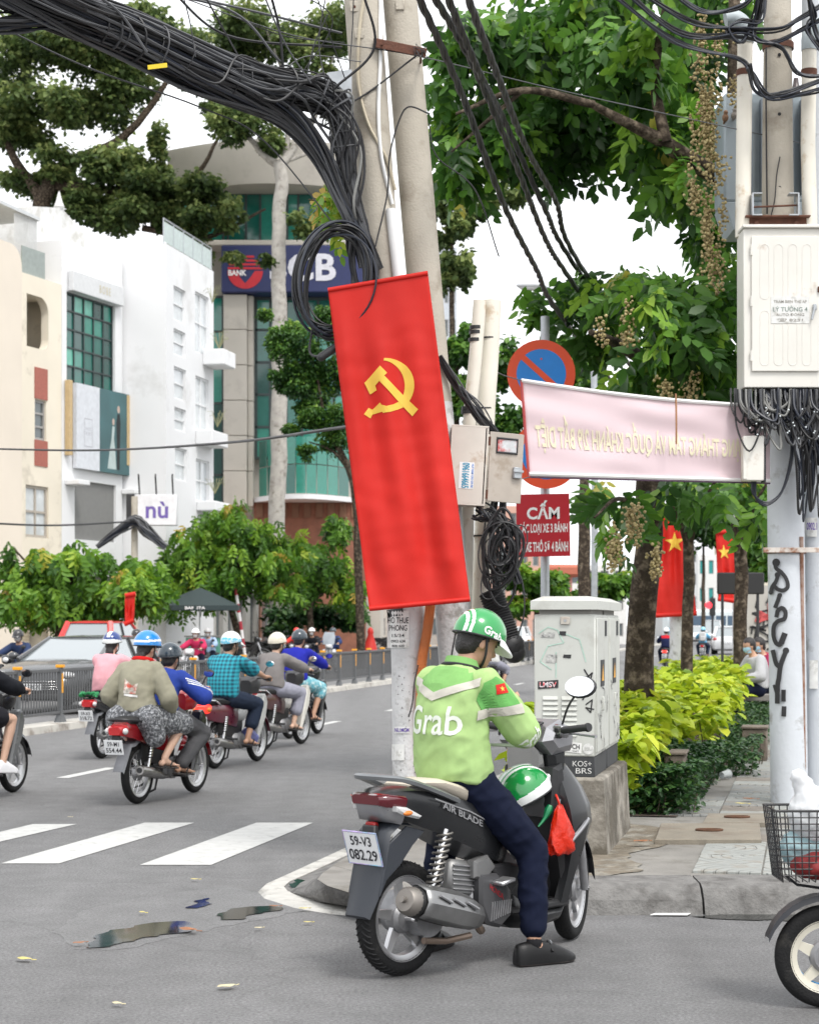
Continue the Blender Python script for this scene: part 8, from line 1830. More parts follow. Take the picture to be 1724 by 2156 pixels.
# --- low shops behind the street trees
def shop(u0, u1, t_, z1, m, label, nd=3):
 a = on_line(u0, t_); b = on_line(u1, t_); Wl = Wall(a, RD); L = (b - a).length; t = thing('shop', label, 'building')
 step = L / nd; hs = [(step * i + .3, step * (i + 1) - .3, .15, 2.9) for i in range(nd)]
 wall_holes(t, Wl, 0, L, 0, z1, hs, m, .3)
 for h in hs:
  wbox(t, Wl, *h, -1.5, -1.4, mat('shop_back', (.1, .095, .09), .8, var=.5, scale=1.5), 'shop_interior'); window(t, Wl, *h, 2, 1, M_FRG, M_WGL, -.2, .06)
 block(t, Wl, 0, L, 0, z1 - .01, 6, m); wbox(t, Wl, 0, L, 3.0, 3.9, .02, .15, mat('fascia_' + label[:5], (.3, .3, .3), .6, var=.3, scale=1), 'fascia'); wbox(t, Wl, -.2, L + .2, z1, z1 + .15, -.4, .5, m, 'roof_edge')
 return t
shop(450, 545, 20.7, 4.4, mat('shop_grey', (.4, .39, .37), .8, var=.1), 'low grey shop row under the bank windows', 4)
shop(548, 770, 21.0, 4.0, mat('shop_brick', (.3, .15, .1), .8, var=.25, scale=3), 'low brick shop row beyond the grey shops', 6)
# sign box, awning and wires near the bridal shop
sg = thing('shop_sign', 'white shop sign box with black side on the bridal shop corner', 'sign', on_line(330, 19.6)); mb = MB(); mb.box((0, 0, 5.7), (1.5, .5, 1.1), b=.02); mb.build('box', mat('sign_box', (.72, .72, .74), .5), sg); mb = MB(); mb.box((-.9, 0, 5.7), (.3, .52, 1.15), b=.02); mb.build('side_board', M_BLACKP, sg); text_on('lettering', 'nù', mat('sign_purple', (.15, .1, .35), .6), sg, planar((.05, -.26, 5.7), (1, 0, 0), UP), .8, .6, .02)
for x in (-.6, 0, .6): mb = MB(); mb.tube([(x, 0, 6.2), (x, -.3, 6.9), (x + .1, -1.0, 6.9)], .03, 6); mb.build('lamp_arm', M_BLACKP, sg)
bp_ = thing('utility_pole', 'thin concrete pole carrying a black cable knot at the bridal shop', 'utility pole', on_line(284, 17.3)); mb = MB(); mb.tube([(0, 0, 0), (0, 0, 5.6)], [.12, .1], 14); mb.build('shaft', M_POLE, bp_)
pc = on_line(284, 17.2); Yq = pc.y
bundle('cable_bundle', 'black cable bundle slung across the bridal shop pole', [[(P(205, 1152, Yq), .06), (P(250, 1118, Yq), .1), (P(285, 1096, Yq), .16), (P(310, 1120, Yq), .16), (P(350, 1152, Yq), .08)]], 30, 1.0, rr=(.02, .035), nseg=16)
single('street_wire', [P(-40, 1101, 48), P(120, 1106, 52), P(280, 1098, Yq)], .03, M_BLK, 'black wire reaching the bridal shop pole')
# --- market umbrella
mu = thing('market_umbrella', 'dark green market umbrella over a stall at the far kerb', 'umbrella', on_line(421, 17.8, .12)); mb = MB(); mb.lathe([(.02, 2.78), (.5, 2.6), (1.45, 2.15), (1.45, 1.98), (1.42, 2.0), (1.42, 2.13)], (0, 0, 0), (0, 0, 1), 10); mb.build('canopy', mat('umbrella_dark', (.02, .035, .036), .7, var=.15), mu, 20); mb = MB(); mb.cyl((0, 0, 0), (0, 0, 2.7), .025, n=8); mb.build('pole', M_STEEL, mu); text_on('lettering', 'BARISTA', M_SWHITE, mu, planar((0, -1.43, 2.06), (1, 0, 0), UP), .7, .1, .02)
st_ = thing('street_stall', 'small stall cart with green panel under the market umbrella', 'stall', on_line(428, 18.3, .12)); mb = MB(); mb.box((0, 0, .55), (1.2, .6, .9), b=.02); mb.build('cart', mat('stall_green', (.12, .4, .3), .6), st_); mb = MB(); mb.box((0, 0, 1.05), (1.3, .7, .06), b=.01); mb.build('counter', M_FRG, st_)
for x in (-.4, .4): mb = MB(); mb.cyl((x, -.3, .15), (x, -.26, .15), .15, n=16); mb.build('wheel', M_TYRE, st_)
rw = thing('barrier_pole', 'leaning red and white striped pole beside the street tree', 'pole', on_line(519, 17.0, .12))
for k in range(10): mb = MB(); a, b = V((-.45 * k / 10, 0, 3.2 * k / 10)), V((-.45 * (k + 1) / 10, 0, 3.2 * (k + 1) / 10)); mb.cyl(a, b, .06, n=10); mb.build('band', M_SWHITE if k % 2 else mat('band_red', (.4, .03, .05), .6), rw)
# --- far buildings down the street
def far_block(u0, u1, v0, Y, m, label, floors=3, bays=4, glass=M_WGL, roof=None):
 Wl = Wall(P(u0, 0, Y), (1, .1, 0)); x1 = (u1 - u0) * Y / FPX; z1 = HC - (v0 - VH) * Y / FPX; t = thing('far_building', label, 'building')
 fh = z1 / floors; hs = [(x1 * (i + .22) / bays, x1 * (i + .78) / bays, fh * (j + .3), fh * (j + .8)) for i in range(bays) for j in range(floors)]
 wall_holes(t, Wl, 0, x1, 0, z1, hs, m, .25)
 for h in hs: window(t, Wl, *h, 1, 1, M_FRG, glass, -.15, .08)
 block(t, Wl, 0, x1, 0, z1 - .01, 10, m)
 if roof: wbox(t, Wl, -.5, x1 + .5, z1, z1 + fh * .35, -10, .6, roof, 'roof', .2)
 return t
far_block(1046, 1140, 1065, 128, mat('far_salmon', (.55, .33, .26), .85, var=.1), 'salmon coloured house far beyond the signs', 4, 4)
far_block(1140, 1205, 1215, 130, mat('far_pink', (.55, .25, .22), .85, var=.1), 'low reddish house beyond the sign post', 2, 3, roof=mat('far_tiles', (.42, .13, .08), .8))
far_block(1196, 1320, 1190, 150, mat('far_white', (.66, .66, .64), .85, var=.1), 'pale house behind the thick trunk', 3, 4)
far_block(1400, 1470, 1150, 230, mat('far_grey', (.5, .5, .5), .85, var=.1), 'grey house at the end of the street', 4, 4)
far_block(1468, 1545, 1168, 235, mat('far_white', (.66, .66, .64)), 'white house with teal screens at the street end', 3, 4, mat('teal_screen', (.02, .25, .24), .6))
far_block(1545, 1640, 1110, 240, mat('far_cream', (.6, .55, .45), .85), 'cream house at the street end', 4, 4)
far_block(932, 962, 520, 160, mat('far_blue', (.45, .48, .52), .8), 'slim grey office tower behind the leaning pole', 12, 2)
far_block(760, 1048, 1215, 140, mat('far_shop', (.45, .42, .38), .85, var=.15), 'row of low shops behind the flag pole', 2, 10)
# traffic signal
ts_ = thing('traffic_signal', 'far traffic signal showing a red arrow', 'traffic light', V(((1499 - UC) * 120 / FPX, 120, 0))); mb = MB(); mb.cyl((0, 0, 0), (0, 0, 3.4), .07, n=10); mb.build('post', M_DKMET, ts_); mb = MB(); mb.box((0, 0, 2.75), (.36, .3, 1.15), b=.04); mb.build('housing', M_CBLACK, ts_); mb = MB(); mb.lathe([(.001, 0), (.22, 0)], (-.28, -.16, 2.85), (0, 1, 0), 16); mb.build('red_lens', mat('signal_red', (.8, .02, .03), .4, emit=3), ts_)
# graffiti wall and black board
gw = thing('garden_wall', 'grey wall covered in black and red graffiti behind the bench', 'wall'); Wg = Wall(P(1560, 0, 33), (.96, .28, 0)); wall_holes(gw, Wg, 0, 7, .0, 2.3, [], mat('wall_plaster', (.42, .4, .37), .9, var=.15, scale=2), .2); block(gw, Wg, 0, 7, 0, 2.29, .3, M_CONC)
for q in range(26):
 cx, cz = rnd.uniform(.1, 1.4), rnd.uniform(.5, 2.1); pts = [(cx + rnd.uniform(-.3, .3), cz + rnd.uniform(-.2, .2)) for _ in range(6)]
 poly_on('graffiti', stroke(pts, .035 if q % 4 else .09), M_MARK if q % 4 else mat('spray_red', (.5, .08, .08), .7), gw, lambda x, y: Wg.at(x, y, .006 + .001 * q))
bo = thing('board_sign', 'blank black board fixed behind the forked trunk', 'sign', V(((1558 - UC) * 31.5 / FPX, 31.5, .14))); mb = MB(); mb.box((0, 0, 2.16), (.8, .05, .37), b=.02); mb.build('board', mat('board_black', (.02, .02, .021), .7), bo)
for x in (-.3, .3): mb = MB(); mb.cyl((x, .04, 0), (x, .04, 2.3), .025, n=8); mb.build('post', M_DKMET, bo)
lm = thing('street_lamp', 'grey street lamp head poking out of the leaves', 'street lamp', V(((1250 - UC) * 34 / FPX, 34, .1))); mb = MB(); mb.tube(bez([(0, 0, 0), (0, 0, 6), (-.2, 0, 7.3), (-1.0, 0, 7.75)], 24), .06, 10); mb.build('pole', M_STEEL, lm); mb = MB(); mb.ell((-1.15, 0, 7.72), (.28, .13, .08)); mb.build('lamp_head', mat('lamp_grey', (.55, .56, .58), .4), lm); mb = MB(); mb.ell((-1.17, 0, 7.67), (.2, .1, .05)); mb.build('lamp_glass', M_CLEAR, lm)
# ------------------------------------------------------------------ trees and planting
nr = np.random.default_rng(11)
M_BARK = mat('bark_dark', (.05, .038, .028), .95, var=.5, scale=14, bump=1.0, bscale=26, col2=(.17, .135, .1), c2amt=.45, c2scale=11, spec=.15); M_BARKP = mat('bark_pale', (.4, .375, .34), .9, var=.25, scale=4, bump=.5, bscale=10, col2=(.22, .2, .17), c2amt=.3, c2scale=3); M_TWIG = mat('twig', (.07, .055, .035), .9)
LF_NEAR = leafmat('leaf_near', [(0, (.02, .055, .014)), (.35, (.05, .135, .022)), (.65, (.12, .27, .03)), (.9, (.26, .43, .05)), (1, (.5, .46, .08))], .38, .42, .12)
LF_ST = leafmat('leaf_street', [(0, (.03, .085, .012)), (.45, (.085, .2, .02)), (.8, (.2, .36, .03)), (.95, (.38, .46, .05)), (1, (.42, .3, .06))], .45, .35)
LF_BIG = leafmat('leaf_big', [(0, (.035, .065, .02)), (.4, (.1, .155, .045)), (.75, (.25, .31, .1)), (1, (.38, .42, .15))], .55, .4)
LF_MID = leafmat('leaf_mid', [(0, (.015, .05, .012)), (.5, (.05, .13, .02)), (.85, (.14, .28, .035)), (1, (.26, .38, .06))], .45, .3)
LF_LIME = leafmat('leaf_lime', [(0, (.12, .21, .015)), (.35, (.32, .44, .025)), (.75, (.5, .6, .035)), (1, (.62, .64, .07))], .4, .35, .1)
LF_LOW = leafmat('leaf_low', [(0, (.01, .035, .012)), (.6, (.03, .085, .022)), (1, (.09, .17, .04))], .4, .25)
def leaf1(L, w_, fold=.25):       # two faces per blade, folded on the midrib
 v = [(0, 0, 0), (.28 * L, w_ * .85, fold * w_), (.68 * L, w_ * .75, fold * w_ - .05 * L), (L, 0, -.12 * L), (.68 * L, -w_ * .75, fold * w_ - .05 * L), (.28 * L, -w_ * .85, fold * w_)]
 return np.array(v), [(0, 1, 2, 3), (0, 3, 4, 5)]
def spray(pairs, L, w_, rl, droop=.5):
 vs, fs = [], []
 for i in range(pairs * 2 + 1):
  k = i // 2; a = (k + .6) / (pairs + .4) if i < pairs * 2 else 1.0; bx = rl * a; bz = -droop * rl * a * a * .5
  s_ = 1 if i % 2 else -1; ang = (s_ * (1.15 - .35 * a) if i < pairs * 2 else 0) + nr.normal() * .2
  v, f = leaf1(L * (.7 + .5 * math.sin(math.pi * min(a, .9))) * nr.uniform(.75, 1.15), w_ * nr.uniform(.85, 1.25), nr.uniform(-.1, .5)); ca, sa = math.cos(ang), math.sin(ang); tilt = -.3 + .35 * nr.normal(); ct, st = math.cos(tilt), math.sin(tilt)
  x, y, z = v[:, 0] * ct - v[:, 2] * st * -1, v[:, 1], v[:, 0] * st + v[:, 2] * ct
  o = len(vs) * 6; vs.append(np.stack([x * ca - y * sa + bx, x * sa + y * ca, z + bz], 1)); fs += [tuple(q + o for q in g) for g in f]
 return np.concatenate(vs), fs
def euler(yaw, pitch, roll):
 cy, sy, cp, sp, cr, sr = np.cos(yaw), np.sin(yaw), np.cos(pitch), np.sin(pitch), np.cos(roll), np.sin(roll)
 return np.stack([np.stack([cy * cp, cy * sp * sr - sy * cr, cy * sp * cr + sy * sr], -1), np.stack([sy * cp, sy * sp * sr + cy * cr, sy * sp * cr - cy * sr], -1), np.stack([-sp, cp * sr, cp * cr], -1)], -2)
def scatter(name, tmpl, pos, rot, sc_, tone, m, parent):
 tv, tf = tmpl; N = len(pos); k = len(tv); fa = np.array(tf)
 vs = (np.einsum('nij,kj->nki', rot, tv) * sc_[:, None, None] + pos[:, None, :]).reshape(-1, 3); q = (fa[None] + (np.arange(N) * k)[:, None, None]).reshape(-1, 4)
 me = bpy.data.meshes.new(name); me.vertices.add(len(vs)); me.vertices.foreach_set('co', vs.ravel()); me.loops.add(q.size); me.loops.foreach_set('vertex_index', q.ravel().astype(np.int32)); me.polygons.add(len(q)); me.polygons.foreach_set('loop_start', np.arange(0, q.size, 4, dtype=np.int32))
 at = me.attributes.new('tone', 'FLOAT', 'POINT'); at.data.foreach_set('value', np.repeat(tone, k).astype(np.float32)); me.materials.append(m); me.update(calc_edges=True)
 o = link(name, me, parent); o['kind'] = 'stuff'; return o
def cloud(blobs, per, shell=.55):
 """points through lumpy volumes: (centre, radii, weight)"""
 P_, T_, D_ = [], [], []; K = 7
 for c0, r0, n0 in [b for b in blobs for _ in range(K)]:
  d = nr.normal(size=3); d *= nr.random() ** .4 / np.linalg.norm(d); c = np.array(c0) + d * np.array(r0) * .72; r_ = np.array(r0) * nr.uniform(.3, .52); n = n0 / K
  n = int(n * per); d = nr.normal(size=(n, 3)); d /= np.linalg.norm(d, axis=1)[:, None]; q = (shell + (1 - shell) * nr.random(n)) ** .8
  lump = 1 + .22 * np.sin(d[:, 0] * 5 + c[0]) * np.cos(d[:, 2] * 6 + c[2]) + .12 * nr.normal(size=n)
  P_.append(np.array(c) + d * np.array(r_) * (q * lump)[:, None]); T_.append(np.clip(.42 + .3 * d[:, 2] + .17 * nr.normal(size=n), 0, 1)); D_.append(d)  # tone rises towards the top of each clump, plus random spread
 return np.concatenate(P_), np.concatenate(T_), np.concatenate(D_)
def bl(lst, px_to_m=True):
 return [(tuple(P(u, v, Y)), (r_ * Y / FPX, dp, rz * Y / FPX), n) for (u, v, Y, r_, rz, dp, n) in lst]
def limb(t, pts, rs, m, name='limb'):
 q = bez(pts, 6 * (len(pts) - 1)); q = [p + V((mnoise.noise(p * 1.3), mnoise.noise(p * 1.3 + V((9, 0, 0))), 0)) * rs[0] * .35 for p in q]
 mb = MB(); mb.tube(q, [float(np.interp(i / (len(q) - 1), np.linspace(0, 1, len(rs)), rs)) for i in range(len(q))], 12); return mb.build(name, m, t, 60)
def orient(n, D, droop=(.1, .9), roll=.5):
 yaw = np.arctan2(D[:, 1], D[:, 0]) + nr.normal(size=n) * .9; return euler(yaw, nr.uniform(*droop, n), nr.normal(size=n) * roll)
def tree(label, base, limbs, blobs, per, tmpl, m, bark, droop=(.1, .9), sz=(.75, 1.25), shell=.5, group=None, tone=(1.0, 0.0), leaves=0, name='tree'):
 t = thing(name, label, 'tree', group=group)
 for i, (pts, rs) in enumerate(limbs): limb(t, pts, rs, bark, 'trunk' if i == 0 else 'limb')
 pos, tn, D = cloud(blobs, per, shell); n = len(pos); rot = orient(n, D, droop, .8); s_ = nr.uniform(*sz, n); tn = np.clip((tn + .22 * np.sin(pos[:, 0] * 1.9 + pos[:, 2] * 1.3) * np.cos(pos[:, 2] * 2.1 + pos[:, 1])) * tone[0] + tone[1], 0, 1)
 if leaves:
  idx = np.argsort(pos[:, 1])[:leaves]; keep = np.setdiff1d(np.arange(n), idx); mes = []
  for q in range(6):
   o = scatter('leaf', tmpl[q % len(tmpl)], np.zeros((1, 3)), np.eye(3)[None], np.ones(1), np.array([.2 + .12 * q]), m, None); mes.append(o.data); bpy.data.objects.remove(o)
  for i in idx:
   o = link('leaf', mes[min(5, int(max(0, (tn[i] - .15) / .12)))], t); M_ = Matrix(rot[i].tolist()).to_4x4(); M_.translation = V(pos[i]); o.matrix_local = M_ @ Matrix.Scale(float(s_[i]), 4)
 else: keep = np.arange(n)
 for q in range(len(tmpl)):
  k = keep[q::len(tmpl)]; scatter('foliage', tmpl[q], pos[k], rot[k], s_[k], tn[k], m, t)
 return t
# near tree over the pavement, with compound leaves and berries
near_t = [spray(4, .16, .042, .32, .5), spray(3, .16, .046, .24, .8), spray(5, .14, .036, .36, .9), spray(2, .15, .045, .16, .4), spray(4, .15, .04, .3, 1.2)]
tb = V((2.19, 17.5, .14))
nb = bl([(u, v, Y + (2.3 if u < 1290 or u > 1450 else .8) if v < 560 else Y, *q) for u, v, Y, *q in [(970, 90, 15, 85, 75, 1.2, 5), (1080, 90, 15.5, 100, 80, 1.5, 7), (1210, 80, 16, 120, 90, 1.6, 9), (1340, 110, 16, 120, 110, 1.6, 10), (1460, 130, 16.5, 120, 120, 1.6, 9), (1130, 200, 15.5, 110, 85, 1.3, 8), (1250, 230, 16, 110, 80, 1.3, 8), (1390, 260, 16.2, 110, 100, 1.3, 8), (1500, 330, 16.5, 75, 110, 1.2, 7), (960, 215, 15.5, 70, 80, 1.0, 5), (955, 330, 15.5, 50, 80, .7, 3.2), (1060, 300, 15.5, 70, 60, .8, 3.6), (1180, 310, 16, 60, 45, .8, 2.6), (1290, 345, 15.4, 22, 85, .2, .5), (1420, 370, 16.2, 55, 60, .8, 2.6), (1500, 470, 16.5, 55, 90, .9, 4.5), (1480, 15, 16.5, 120, 80, 1.6, 7), (1250, -20, 16, 200, 70, 1.6, 9),
         (1125, 600, 19.6, 40, 30, .4, .7), (1210, 600, 19.6, 60, 60, .5, 2.6), (1295, 610, 19, 70, 70, .8, 3.6), (1380, 610, 15.8, 85, 75, 1.0, 5), (1480, 620, 16, 80, 80, 1.0, 5), (1160, 650, 19.4, 50, 30, .4, .8), (1285, 690, 19.5, 70, 45, .6, 3), (1400, 710, 15.6, 95, 65, .8, 4.2), (1500, 730, 15.5, 70, 60, .7, 3), (1340, 775, 16.4, 70, 40, .6, 1.8), (1450, 800, 16, 90, 50, .8, 2.8),
         (1270, 1045, 19.4, 45, 36, .4, 1.6), (1290, 1110, 15.6, 22, 45, .3, .7), (1315, 1050, 16.5, 45, 30, .6, 1.1), (1425, 1020, 16.8, 40, 18, .6, .7), (1500, 1035, 17, 50, 32, .7, 1.5), (1596, 1065, 17, 30, 45, .7, 1.3), (1590, 560, 18, 80, 120, 1.5, 4)]])
brs = [([tb, P(1345, 1380, 17.5), P(1362, 1120, 17.4), P(1380, 950, 17.4), P(1410, 800, 17.3)], [.17, .135, .125, .12, .1]), ([P(1410, 800, 17.3), P(1330, 740, 16.6), P(1240, 700, 15.6)], [.08, .06, .025]), ([P(1405, 810, 17.3), P(1470, 730, 17), P(1560, 620, 16.8), P(1590, 480, 16.8)], [.1, .1, .095, .07]), ([P(1560, 400, 16.6), P(1440, 330, 16.4), P(1380, 290, 16.2), P(1250, 220, 15.8)], [.09, .075, .06, .03]), ([P(1590, 480, 16.8), P(1550, 250, 16.6), P(1540, -40, 16.6)], [.08, .07, .05]), ([P(1400, 300, 16.2), P(1380, 170, 16.2), P(1400, 20, 16)], [.055, .045, .03]), ([P(1250, 220, 15.8), P(1100, 190, 15.4), P(960, 240, 15.2)], [.035, .03, .012]), ([P(1100, 190, 15.4), P(1020, 260, 15.4), P(950, 320, 15.4)], [.02, .015, .008]), ([P(1360, 1080, 17.3), P(1300, 1050, 16), P(1250, 1090, 15.3)], [.03, .02, .008])]
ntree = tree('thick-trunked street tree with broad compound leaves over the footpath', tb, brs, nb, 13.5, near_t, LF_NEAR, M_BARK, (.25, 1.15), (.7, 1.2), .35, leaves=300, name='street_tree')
ico = MB(); ico.ell((0, 0, 0), .013, n=6, m=4); bpos = []
for (u, v, n, w_, h_) in ((1500, 110, 18, 50, 90), (1470, 230, 12, 40, 60), (1490, 380, 14, 40, 60), (1500, 500, 14, 24, 70), (1490, 250, 8, 20, 60), (1335, 1075, 8, 16, 18), (1292, 1120, 6, 12, 26), (1430, 790, 8, 50, 20), (1270, 640, 8, 60, 30), (1375, 1150, 5, 10, 14)):
 for _ in range(n):
  c = P(u + rnd.uniform(-w_, w_), v + rnd.uniform(-h_, h_), 15.2 if v < 900 else 14.9)
  for k in range(22): bpos.append(c + V((rnd.gauss(0, .022), rnd.gauss(0, .022), -.011 * k + rnd.gauss(0, .012))))
scatter('berries', (np.array(ico.v), [f for f in ico.f]), np.array([tuple(p) for p in bpos]), np.repeat(np.eye(3)[None], len(bpos), 0), nr.uniform(.7, 1.2, len(bpos)), nr.uniform(0, 1, len(bpos)), leafmat('berry', [(0, (.2, .15, .06)), (1, (.45, .37, .18))], .5, .0), ntree)
yl = spray(5, .12, .028, .3, .9)
tree('small sprig tree with yellowing leaves peeking out behind the cable drop', None, [([P(745, 470, 13.4), P(700, 430, 13.2), P(650, 420, 13)], [.012, .008, .005])], bl([(655, 415, 13, 20, 18, .12, .45), (700, 395, 13.1, 25, 25, .15, .8), (705, 440, 13.1, 20, 30, .15, .6), (735, 480, 13.1, 15, 20, .1, .3)]), 14, [yl], LF_ST, M_TWIG, (.4, 1.2), (.6, 1.0), tone=(.6, .42), name='sprig')
# slim trunks in the bed
for (u, Y, r_, lab, top_) in ((1446, 24, .075, 'slim straight tree in the lime hedge before the star flag', 1010), (1557, 30, .11, 'gnarled forked tree beside the seated people', 1060)):
 b = G(u, VH + (HC - .15) * FPX / Y, .15)
 tree(lab, b, [([b, P(u, 1300, Y), P(u + 4, 1200, Y), P(u - 2, top_, Y)], [r_ * 1.15, r_, r_, r_ * .8]), ([P(u, 1180, Y), P(u + 24, 1080, Y - .5), P(u + 60, 1010, Y - .8)], [r_ * .5, r_ * .3, .02]), ([P(u, 1150, Y), P(u - 30, 1060, Y - .3), P(u - 60, 1020, Y - .5)], [r_ * .5, r_ * .3, .02])], bl([(u, 1015, Y, 65, 30, 1.2, 4), (u + 50, 1045, Y - .5, 35, 34, .8, 1.6), (u - 50, 1015, Y, 40, 28, .8, 1.6), (u + 30, 1100, Y - .4, 10, 30, .3, .2)]), 9, near_t, LF_NEAR, M_BARK, (.25, 1.1), name='street_tree')
# street trees on the far pavement
st_t = [spray(4, .24, .06, .45, .8), spray(5, .22, .05, .5, 1.0)]
def street(u, t_, lab, lst, per=30, lean=0):
 b = on_line(u, t_, .12); Y = b.y; cu, cv = lst[0][0], lst[0][1]
 br_ = [([b, P(u + lean * .5, 1320, Y), P(u + lean, 1260, Y), P(cu, cv, Y)], [.16, .13, .11, .06])] + [([P(u + lean, 1265, Y), P((u + q[0]) / 2, (1250 + q[1]) / 2, Y), P(q[0], q[1], Y)], [.06, .045, .02]) for q in lst[1:]]
 return tree(lab, b, br_, bl([(a, c, Y, r_, rz, dp, n) for a, c, r_, rz, dp, n in lst]), per, st_t, LF_ST, M_BARK, (.4, 1.25), (.7, 1.25), .5, name='street_tree')
street(118, 17.4, 'spreading yellow-green street tree above the dark car', [(150, 1210, 120, 60, 2.2, 10), (40, 1225, 90, 70, 2, 8), (270, 1220, 100, 55, 2, 8), (100, 1270, 90, 40, 1.8, 6), (90, 1180, 40, 60, .9, 1.6), (25, 1150, 12, 50, .4, .5), (150, 1150, 16, 40, .4, .5), (320, 1230, 50, 50, 1.2, 3), (200, 1270, 80, 35, 1.6, 4)], lean=25)
street(512, 17.4, 'dense round street tree with leaning trunk and drooping leaves', [(480, 1170, 120, 85, 2.6, 13), (400, 1190, 80, 70, 2, 7), (580, 1170, 80, 80, 2.2, 8), (500, 1100, 70, 45, 1.8, 5), (430, 1110, 50, 40, 1.4, 3), (360, 1240, 55, 45, 1.4, 3), (600, 1230, 55, 40, 1.4, 3), (450, 1240, 70, 35, 1.6, 3.5), (500, 1065, 14, 30, .4, .4)], lean=-28)
street(648, 17.6, 'paler street tree next to the drooping one', [(690, 1180, 70, 70, 2.2, 7), (720, 1110, 45, 40, 1.6, 3), (650, 1230, 55, 45, 1.8, 4), (730, 1240, 50, 50, 1.8, 4)], lean=10)
# tree before the bank, tall dark trees, far greenery
sm_t = [leaf1(.3, .1), leaf1(.24, .09)]
b4 = on_line(756, 16.6, .12); Y4 = b4.y * .8
tree('light green tree in front of the bank beside the flag', None, [([V((P(760, 1300, Y4).x, Y4, 0)), P(752, 1100, Y4), P(735, 990, Y4), P(690, 900, Y4), P(670, 800, Y4)], [.16, .14, .12, .08, .04]), ([P(735, 990, Y4), P(700, 950, Y4), P(650, 930, Y4)], [.08, .05, .02])], bl([(630, 720, Y4, 65, 65, 1.2, 6), (690, 690, Y4, 55, 60, 1.2, 5), (610, 800, Y4, 55, 45, 1.0, 4), (680, 800, Y4, 70, 70, 1.2, 6), (640, 880, Y4, 60, 45, 1.0, 4), (700, 900, Y4, 55, 60, 1.0, 4), (560, 665, Y4, 22, 18, .4, .7), (650, 950, Y4, 25, 22, .4, .8), (735, 760, Y4, 50, 90, 1.2, 4)]), 760, [leaf1(.13, .045), leaf1(.11, .04)], LF_MID, M_BARK, (-.3, 1.2), (.7, 1.3), .4, name='street_tree')
bt_ = [leaf1(.26, .095), leaf1(.2, .08)]
Yb = 83
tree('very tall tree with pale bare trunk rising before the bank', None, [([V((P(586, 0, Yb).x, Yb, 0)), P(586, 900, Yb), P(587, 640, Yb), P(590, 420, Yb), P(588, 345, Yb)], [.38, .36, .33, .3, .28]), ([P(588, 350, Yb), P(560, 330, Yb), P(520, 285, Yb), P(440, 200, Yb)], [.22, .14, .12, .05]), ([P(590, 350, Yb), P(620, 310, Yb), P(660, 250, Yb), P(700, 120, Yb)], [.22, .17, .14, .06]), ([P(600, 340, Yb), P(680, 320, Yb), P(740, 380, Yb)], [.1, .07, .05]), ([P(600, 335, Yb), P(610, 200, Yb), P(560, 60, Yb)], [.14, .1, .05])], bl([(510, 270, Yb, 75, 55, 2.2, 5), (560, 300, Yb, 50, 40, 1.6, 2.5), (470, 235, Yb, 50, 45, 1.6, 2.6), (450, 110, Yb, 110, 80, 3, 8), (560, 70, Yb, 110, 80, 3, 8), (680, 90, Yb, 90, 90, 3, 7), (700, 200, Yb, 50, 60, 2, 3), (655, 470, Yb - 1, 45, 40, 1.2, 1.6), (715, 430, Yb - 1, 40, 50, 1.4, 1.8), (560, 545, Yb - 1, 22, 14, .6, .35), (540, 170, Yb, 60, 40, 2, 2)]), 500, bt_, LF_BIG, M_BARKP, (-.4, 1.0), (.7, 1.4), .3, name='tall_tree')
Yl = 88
tree('huge dark tree spreading behind the white houses', None, [([V((P(70, 0, Yl).x, Yl, 0)), P(75, 600, Yl), P(90, 420, Yl), P(150, 330, Yl)], [.6, .5, .42, .3]), ([P(90, 420, Yl), P(30, 330, Yl), P(-20, 220, Yl)], [.3, .2, .1]), ([P(150, 340, Yl), P(260, 290, Yl), P(340, 190, Yl), P(370, 120, Yl)], [.28, .2, .14, .06]), ([P(120, 390, Yl), P(260, 400, Yl), P(400, 380, Yl), P(470, 270, Yl)], [.26, .2, .14, .06]), ([P(300, 480, Yl), P(430, 500, Yl), P(560, 440, Yl)], [.16, .12, .05])], bl([(60, 110, Yl, 130, 90, 4, 10), (180, 90, Yl, 120, 80, 4, 9), (40, 250, Yl, 120, 80, 4, 10), (170, 220, Yl, 100, 80, 4, 9), (270, 170, Yl, 80, 80, 3, 6), (90, 370, Yl, 110, 55, 4, 8), (220, 340, Yl, 100, 70, 4, 9), (330, 390, Yl, 110, 60, 3.5, 9), (430, 405, Yl, 80, 50, 3, 5), (280, 450, Yl, 90, 50, 3, 7), (400, 460, Yl, 80, 45, 3, 6), (330, 300, Yl, 30, 45, 2, 1.6), (180, 440, Yl, 80, 45, 3, 5), (340, 50, Yl, 90, 60, 3, 6), (490, 540, Yl - 1, 32, 16, 1.2, .8), (480, 450, Yl - 1, 40, 40, 2, 1.6), (400, 530, Yl - 1, 50, 35, 1.5, 2)]), 520, bt_, LF_BIG, M_BARK, (-.4, 1.0), (.8, 1.5), .3, name='tall_tree')
